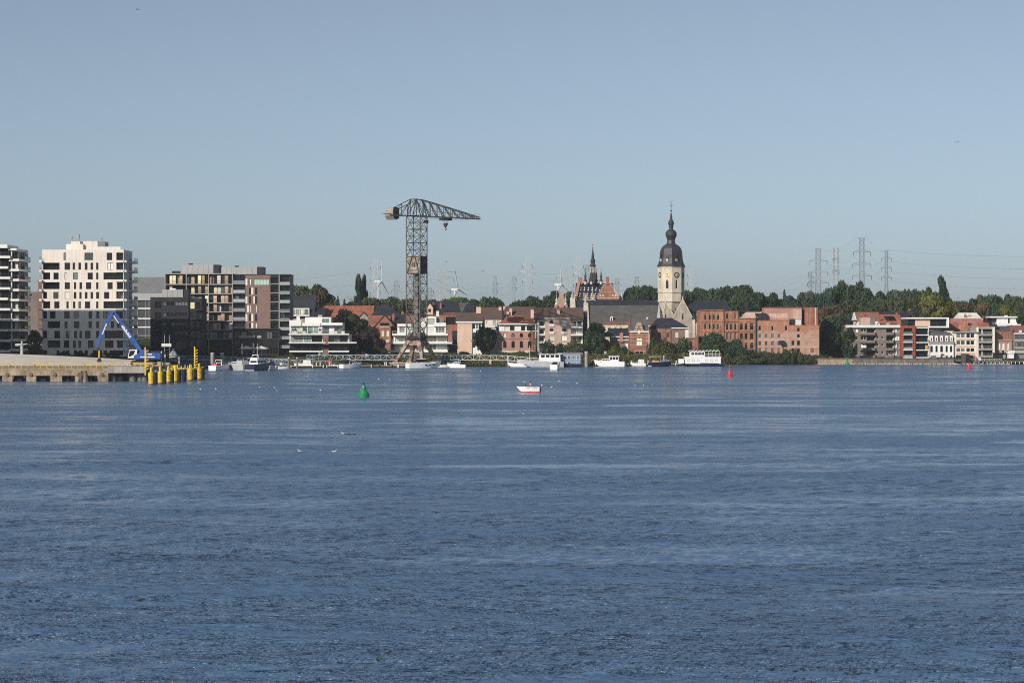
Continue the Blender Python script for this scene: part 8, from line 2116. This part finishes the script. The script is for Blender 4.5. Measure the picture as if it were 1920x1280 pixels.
# wooded skyline: (x, top row, width, depth, kind, leaf)
SKY = [(548, 535, 40, 880, 'round', 'mid'), (566, 533, 44, 870, 'wild', 'olive'), (588, 534, 44, 875, 'round', 'mid'), (606, 541, 36, 860, 'wild', 'autumn'), (619, 560, 30, 860, 'wild', 'autumn'), (634, 553, 18, 900, 'cone', 'blue'), (646, 560, 24, 900, 'cone', 'dark'), (657, 566, 26, 900, 'round', 'dark'),
       (672, 516, 15, 930, 'poplar', 'dark'), (682, 517, 16, 935, 'poplar', 'dark'), (697, 556, 36, 900, 'wild', 'olive'), (714, 563, 30, 905, 'wild', 'grey'), (728, 557, 36, 915, 'round', 'mid'), (745, 566, 30, 900, 'wild', 'olive'), (761, 562, 34, 905, 'wild', 'olive'), (778, 566, 30, 905, 'wild', 'olive'), (795, 560, 34, 900, 'wild', 'mid'), (815, 562, 30, 910, 'round', 'dark'),
       (838, 561, 32, 905, 'round', 'mid'), (857, 557, 34, 900, 'round', 'bright'), (875, 559, 30, 905, 'round', 'mid'), (893, 562, 30, 905, 'wild', 'dark'), (918, 557, 36, 890, 'round', 'mid'), (936, 566, 26, 900, 'round', 'dark'), (958, 570, 30, 900, 'round', 'dark'), (978, 563, 32, 905, 'round', 'dark'), (1000, 557, 32, 905, 'wild', 'dark'), (1021, 563, 30, 905, 'round', 'dark'), (1030, 552, 30, 930, 'wild', 'dark'), (1046, 546, 32, 935, 'round', 'dark'), (1064, 548, 30, 935, 'wild', 'mid'), (1082, 552, 24, 940, 'round', 'dark'),
       (1166, 552, 26, 935, 'round', 'mid'), (1180, 541, 34, 935, 'round', 'dark'), (1198, 537, 36, 930, 'round', 'mid'), (1216, 538, 34, 935, 'wild', 'dark'), (1232, 541, 28, 930, 'round', 'mid'), (1288, 545, 28, 925, 'round', 'dark'), (1302, 540, 32, 930, 'round', 'mid'), (1320, 543, 34, 925, 'wild', 'dark'), (1340, 541, 34, 920, 'round', 'dark'), (1360, 539, 34, 920, 'wild', 'dark'), (1380, 538, 38, 915, 'round', 'dark'), (1405, 535, 46, 900, 'round', 'dark'), (1390, 552, 40, 880, 'wild', 'mid'), (1422, 551, 28, 905, 'wild', 'mid'),
       (1438, 554, 32, 910, 'wild', 'mid'), (1452, 549, 26, 905, 'round', 'dark'), (1471, 542, 26, 905, 'cone', 'blue'), (1484, 552, 30, 900, 'wild', 'blue'), (1500, 549, 34, 905, 'round', 'mid'), (1519, 547, 34, 900, 'wild', 'grey'), (1537, 550, 30, 905, 'round', 'mid'), (1553, 541, 34, 890, 'round', 'blue'), (1575, 527, 36, 895, 'round', 'mid'), (1597, 532, 38, 895, 'wild', 'dark'), (1611, 530, 20, 900, 'wild', 'dark'), (1624, 541, 40, 890, 'round', 'mid'), (1645, 544, 36, 890, 'wild', 'dark'), (1664, 547, 34, 890, 'round', 'dark'), (1685, 545, 36, 890, 'wild', 'grey'), (1705, 543, 36, 890, 'round', 'grey'), (1723, 547, 30, 885, 'wild', 'mid'), (1742, 540, 22, 890, 'wild', 'olive'), (1757, 545, 24, 890, 'wild', 'mid'), (1774, 519, 19, 895, 'poplar', 'dark'),
       (1790, 566, 30, 900, 'wild', 'olive'), (1808, 565, 30, 900, 'round', 'dark'), (1826, 562, 26, 895, 'wild', 'dark'), (1842, 554, 22, 905, 'wild', 'autumn'), (1859, 553, 30, 900, 'round', 'mid'), (1876, 556, 26, 905, 'round', 'dark'), (1890, 553, 24, 905, 'wild', 'grey'), (1906, 553, 30, 900, 'wild', 'olive'), (1925, 556, 30, 905, 'wild', 'mid')]
# slope below the skyline on the right
SLOPE = [(1545, 578, 44, 850, 'wild', 'autumn'), (1572, 568, 44, 855, 'wild', 'autumn'), (1598, 566, 46, 855, 'wild', 'olive'), (1625, 562, 46, 858, 'round', 'mid'), (1652, 562, 44, 856, 'wild', 'olive'), (1680, 563, 44, 856, 'round', 'olive'), (1706, 566, 40, 856, 'wild', 'olive'), (1746, 553, 50, 850, 'wild', 'yellow'), (1725, 570, 40, 852, 'wild', 'mid'), (1778, 566, 38, 850, 'wild', 'yellow'), (1804, 571, 42, 860, 'wild', 'autumn'), (1834, 570, 44, 862, 'wild', 'autumn'), (1862, 571, 40, 862, 'round', 'mid'), (1888, 573, 34, 860, 'wild', 'yellow'), (1915, 574, 36, 862, 'wild', 'mid'), (1523, 565, 34, 860, 'wild', 'dark'), (1500, 566, 34, 862, 'round', 'dark'), (1560, 590, 50, 835, 'wild', 'autumn'), (1600, 585, 40, 838, 'wild', 'dark'), (1638, 580, 44, 840, 'wild', 'olive'), (1712, 585, 40, 838, 'wild', 'olive'), (1850, 590, 40, 850, 'wild', 'autumn'), (1790, 590, 40, 848, 'wild', 'olive')]
LM = [(545, 'brown brick block'), (781, 'lattice crane'), (1007, 'arched brick house'), (1111, 'town hall spire'), (1258, 'church bell tower'), (1434, 'factory roof'), (1690, 'red framed flats'), (1774, 'leaning poplar')]
TONE = dict(dark='dark green', mid='green', olive='olive green', autumn='bronze tinted', yellow='yellow green', bright='bright green', grey='grey green', blue='blue green')
KN = dict(round='rounded tree', wild='loose tree', cone='pointed conifer', poplar='tall slim poplar')
cntr = {}
for layer, lst, ph in (('skyline', SKY, 'on the skyline'), ('slope', SLOPE, 'on the lower slope')):
    for (x, yt, w, Y, kd, lf) in sorted(lst):
        lm = [l for l in LM if l[0] <= x - 1]; lm = lm[-1] if lm else LM[0]
        key = (layer, lm[1]); cntr[key] = cntr.get(key, 0) + 1
        lab = '%s %s %s, %s right of the %s' % (TONE[lf], KN[kd], ph, ordw[cntr[key] - 1], lm[1])
        if kd == 'poplar' and x > 1700: lab = 'tall slim poplar leaning alone above the trees at the right'
        if kd == 'poplar' and x < 677: lab = 'left one of the two tall slim poplars left of the crane'
        if kd == 'poplar' and 677 < x < 700: lab = 'right one of the two tall slim poplars left of the crane'
        tree({'round': 'broadleaf_tree', 'wild': 'broadleaf_tree', 'cone': 'conifer', 'poplar': 'poplar'}[kd], lab, x, yt, w * (1.75 if kd in ('round', 'wild') else 1.7 if kd == 'poplar' and x > 1700 else 1.35), Y, kd, lf, None, .08 if kd != 'poplar' else .03, 'trees ' + ph, lean=R(-4) if kd == 'poplar' and x > 1700 else 0)
# far belt of woodland that reads as one mass behind the individual trees
g = random.Random(21); V = []; F = []
for _ in range(26000):
    x = g.uniform(-420, 420); y = g.uniform(960, 1040); z = 10.2 + g.random() ** .8 * (10.5 + 2.5 * math.sin(x * .05) + 1.5 * math.sin(x * .13 + 1)) ; s = g.uniform(.35, .8)
    nrm = Vector((g.gauss(-.2, .6), g.gauss(-.5, .6), g.gauss(.6, .5))).normalized(); a = nrm.cross(Vector((g.gauss(0, 1), g.gauss(0, 1), g.gauss(0, 1)))).normalized(); c = nrm.cross(a); p = Vector((x, y, z)); i = len(V)
    V += [tuple(p - a * s), tuple(p - c * s * .8), tuple(p + a * s), tuple(p + c * s * .8)]; F.append((i, i + 1, i + 2, i + 3))
me = bpy.data.meshes.new('woodland'); me.from_pydata(V, [], F); me.materials.append(LEAF['dark']); me.update()
tag(inst('woodland', me), 'distant dark belt of woodland behind the town roofs', 'woodland', kind='stuff')

# ------------------------------------------------------------------ pylons, power lines, wind turbines
def pylon(lab, px, ytop, hw_top, hw_base, Y, arms, m='pylon', crown=0.0, rz=0.0, rb=.13):
    X = wx(px, Y); z0 = 10.0; H = wz(ytop, Y) - z0; s_ = Y / FPX
    t = thing('pylon', lab, 'pylon', (X, Y, z0), rz, 'electricity pylons beyond the town')
    a, b_ = hw_base * s_, hw_top * s_
    w = lambda f: a + (b_ - a) * min(1, f / .62) if f < .62 else b_
    n = 13
    q = MB()
    for sx in (-1, 1):
        for sy in (-1, 1):
            q.bar((sx * w(0), sy * w(0), 0), (sx * w(.62), sy * w(.62), H * .62), rb); q.bar((sx * w(.62), sy * w(.62), H * .62), (sx * b_, sy * b_, H), rb)
    q.build('leg_frame', M[m], t)
    q = MB(); fs = [1 - (1 - i / n) ** 1.25 for i in range(n + 1)]
    for f0, f1 in zip(fs, fs[1:]):
        for sg in (-1, 1):
            q.bar((-w(f0), sg * w(f0), H * f0), (w(f1), sg * w(f1), H * f1), rb * .62); q.bar((w(f0), sg * w(f0), H * f0), (-w(f1), sg * w(f1), H * f1), rb * .62)
            q.bar((sg * w(f0), -w(f0), H * f0), (sg * w(f1), w(f1), H * f1), rb * .55); q.bar((-w(f1), sg * w(f1), H * f1), (w(f1), sg * w(f1), H * f1), rb * .5)
    q.build('bracing', M[m], t)
    pts = []
    for (ya, ha) in arms:
        za = wz(ya, Y) - z0; L = ha * s_; q = MB(); f = za / H; c = w(f)
        for sg in (-1, 1):
            q.bar((sg * c, -c, za), (sg * L, 0, za + .3), rb * 1.3); q.bar((sg * c, c, za), (sg * L, 0, za + .3), rb * 1.3); q.bar((sg * c, 0, za + 2.2), (sg * L, 0, za + .3), rb)
            for k in range(1, 4): xk = c + (L - c) * k / 4; q.bar((sg * xk, 0, za + .2), (sg * xk, 0, za + 2.2 * (1 - k / 4) + .3), rb * .45)
            pts.append((sg * L, za - 2.6))
        ar = q.build('cross_arm', M[m], t)
        for sg in (-1, 1): q = MB(); q.bar((sg * L, 0, za + .2), (sg * L, 0, za - 2.6), .16, n=6); q.build('insulator', M['darkmetal'], ar)
    if crown:
        q = MB(); L = crown * s_
        for sg in (-1, 1): q.bar((sg * b_, 0, H - 1.6), (sg * L, 0, H + .8), rb * .6); q.bar((sg * b_, 0, H + .2), (sg * L, 0, H + .8), rb * .6); pts.append((sg * L, H + .8))
        q.bar((-b_, 0, H + .2), (b_, 0, H + .2), rb * .6); q.build('earth_arm', M[m], t)
    c_, s2 = math.cos(rz), math.sin(rz)
    return [(X + p[0] * c_, Y + p[0] * s2, z0 + p[1]) for p in pts]
A = {}
A[1] = pylon('white lattice pylon beside the left wind turbine', 704, 487, 4.2, 6, 1900, [(500, 9), (523, 9), (546, 9)], 'pylonw', 0, 0, .15)
A[2] = pylon('small grey pylon between poplars and crane', 743, 527, 3, 7, 2300, [(546, 9), (536, 6)], 'pylon', 5)
A[3] = pylon('broad pale pylon right of the crane mast', 829, 507, 6, 10, 1700, [(510, 26), (522, 22), (545, 17)], 'pylonw', 0, R(20), .15)
A[13] = pylon('faint pylon half hidden behind the crane mast edge', 806, 539, 3, 6, 2500, [(545, 7), (555, 8)])
A[4] = pylon('slim grey pylon left of the two thin ones above the brown roofs', 928.5, 517, 2.4, 3, 2100, [(532, 4), (545, 4)])
A[5] = pylon('slim grey pylon right of the two thin ones above the brown roofs', 964, 517, 2.2, 3.4, 2100, [(524, 4), (540, 4)])
A[6] = pylon('tall pale pylon standing alone left of the stepped gable', 989, 481, 3, 5, 1800, [(497, 9), (510, 14), (526, 9)], 'pylonw', 0, 0, .15)
A[7] = pylon('white pylon with wide double arms beside the wind turbine and town hall', 1064, 516, 5, 8, 1600, [(518, 22), (544, 26)], 'pylonw', 0, R(15), .15)
A[8] = pylon('tall narrow pale pylon left of the town hall spire', 1084, 481, 2.6, 4.2, 1850, [(498, 10), (512, 9), (532, 9)], 'pylonw', 6, 0, .14)
A[9] = pylon('grey pylon top close behind the town hall turret', 1101, 497, 2.4, 4, 2300, [(505, 5)], 'pylon', 5)
A[10] = pylon('small grey pylon right of the stepped town hall gable', 1157, 522, 2.5, 5, 2400, [(530, 4)], 'pylon', 5)
A[11] = pylon('small grey pylon left of the church bell tower', 1194, 519, 2.8, 5, 2400, [(527, 4)], 'pylon', 6)
A[12] = pylon('pale slim pylon right of the church bell tower', 1297, 499, 2.4, 4, 2100, [(514, 8), (530, 8)], 'pylonw', 4)
A[20] = pylon('short dark pylon at the left foot of the big right hand pylons', 1520.5, 511, 1.6, 2.4, 2300, [(519, 5), (528, 5), (536, 5)], 'pylon')
A[14] = pylon('wide grey pylon with three arm pairs above the factory', 1534, 467, 4, 9, 1700, [(490, 17), (511, 18), (531, 20)], 'pylon', 6.5)
A[15] = pylon('white thick pylon second from left in the right hand group', 1567.5, 465, 4, 5.5, 1750, [(486, 15), (508, 16)], 'pylonw', 0, R(60), .2)
A[16] = pylon('tallest grey pylon with wide arms right of the white one', 1616, 446.5, 4, 9, 1600, [(473, 16), (496, 17), (518, 18)], 'pylon', 8.5)
A[17] = pylon('rightmost grey pylon with short arms above the flats', 1662, 470.5, 2.4, 6, 1900, [(485, 9.5), (503, 9.5), (521, 9.5)], 'pylon', 4.5)
def wire_set(lab, P, Q, sag, r=.032):
    n = min(len(P), len(Q)); t = thing('power_line', lab, 'power line', P[0], 0, 'overhead power lines')
    o = Vector(P[0])
    for i in range(n):
        a, b_ = Vector(P[i]) - o, Vector(Q[i]) - o; q = MB(); pr = None
        for k in range(15):
            f = k / 14; p = a.lerp(b_, f); p.z -= sag * 4 * f * (1 - f)
            if pr: q.bar(pr, p, r, n=3)
            pr = p
        q.build('wire', M['wire'], t)
off = lambda P, dx, dy=0, dz=0: [(x + dx, y + dy, z + dz) for x, y, z in P]
wire_set('power lines running from the rightmost pylon out of the picture', A[17], off(A[17], 260, -350, -3), 10)
wire_set('power lines between the tallest and the rightmost pylon', A[16], A[17], 5)
wire_set('power lines between wide grey pylon and the tallest one', A[14], A[16], 6)
wire_set('power lines from the right hand pylons down to the pylon by the bell tower', A[12], A[14], 14)
wire_set('power lines between the white pylon and the short dark one', A[20], A[15], 6)
wire_set('power lines behind the bell tower', A[8], A[12], 12)
wire_set('power lines between the two tall pale pylons left of the town hall', A[6], A[8], 5)
wire_set('power lines sweeping from the broad pale pylon over the brown roofs', A[3], A[6], 14)
wire_set('power lines passing behind the crane mast', A[1], A[3], 10)
wire_set('power lines leaving the white left pylon over the poplars', off(A[1], -330, -150, -8), A[1], 12)
wire_set('thin power lines between the slim twin pylons', A[4], A[5], 3)
wire_set('thin power lines from the small pylon left of the crane to the slim twin pylons', A[2], A[4], 12)
wire_set('thin power lines between the town hall and bell tower pylons', A[10], A[11], 3)
def turbine(lab, px, yh, Y, Lpx, ang, yaw):
    X = wx(px, Y); zh = wz(yh, Y); z0 = 10.0; L = Lpx * Y / FPX
    t = thing('wind_turbine', lab, 'wind turbine', (X, Y, z0), R(yaw), 'wind turbines on the horizon')
    q = MB(); q.lathe([(2.0, 0), (1.2, zh - z0 - 1.2)], 16); q.build('tower', M['turbine'], t, smooth=True)
    q = MB(); q.box(-1.3, 1.3, -3, 5.0, zh - z0 - 1.0, zh - z0 + 1.8); q.build('nacelle', M['turbine'], t)
    q = MB(); q.lathe([(1.9, 0), (1.6, 1.5), (.4, 2.8)], 12); hb = q.build('hub', M['turbine'], t, (0, -3.6, zh - z0 + .4)); hb.rotation_euler = (R(90), 0, 0)
    q = MB(); q.loft([[(-.7, -.5, 1), (.7, -.5, 1), (.7, .5, 1), (-.7, .5, 1)], [(-1.3, -.35, L * .2), (.8, -.35, L * .2), (.8, .35, L * .2), (-1.3, .35, L * .2)], [(-.35, -.1, L), (.25, -.1, L), (.25, .1, L), (-.35, .1, L)]]); bl = q.mesh('blade', M['turbine'])
    for k in range(3):
        o = inst('blade', bl, t, (0, -5.2, zh - z0 + .4)); o.rotation_euler = (0, R(ang + 120 * k), 0)
turbine('white wind turbine left of the crane with one blade straight up', 709, 528, 3000, 44, 3, 72)
turbine('white wind turbine right of the crane with a thin upright blade', 852.5, 543, 3200, 40, -14, 62)
turbine('white wind turbine between the stepped gable and the tall pylon', 1046.5, 534, 3000, 38, -8, 65)
turbine('tiny far white turbine top above the trees on the right', 1714.5, 545, 5200, 14, 30, 50)

# a few birds in the air
q = MB()
for sg in (-1, 1): q.face([(-.1, 0, 0), (.1, 0, 0), (.05, sg * .35, .12), (-.08, sg * .62, .02)])
q.hexa([(-.25, -.04, -.04), (.25, -.04, -.04), (.25, .04, -.04), (-.25, .04, -.04), (-.2, -.03, .04), (.22, -.03, .04), (.22, .03, .04), (-.2, .03, .04)])
bm_ = q.mesh('bird', M['cloth'])
for x, y, Y, lab in ((1793, 267, 420, 'dark bird flying high in the right sky'), (837, 491, 620, 'dark bird flying just right of the crane mast'), (906, 508, 620, 'dark bird flying above the brown roofs'), (1895, 505, 640, 'dark bird low in the sky at the right edge'), (258, 18, 420, 'dark bird near the top left corner of the sky')):
    o = inst('bird', bm_, None, (wx(x, Y), Y, wz(y, Y)), R(rng.uniform(0, 180))); tag(o, lab, 'bird', 'birds in flight')

# ------------------------------------------------------------------ thin summer haze over the whole scene
q = MB(); q.box(-30500, 30500, -260, 30500, -5.5, 126)
m, nt, b_ = nodes_of('haze_air')
nt.nodes.remove(b_)
pv = nt.nodes.new('ShaderNodeVolumePrincipled')
pv.inputs['Color'].default_value = (.80, .90, 1.0, 1)
pv.inputs['Density'].default_value = HAZE
pv.inputs['Anisotropy'].default_value = 0.0
nt.links.new(pv.outputs[0], nt.nodes['Material Output'].inputs['Volume'])
tag(q.build('haze', m), 'thin pale blue haze softening the far shore', 'haze', kind='stuff')
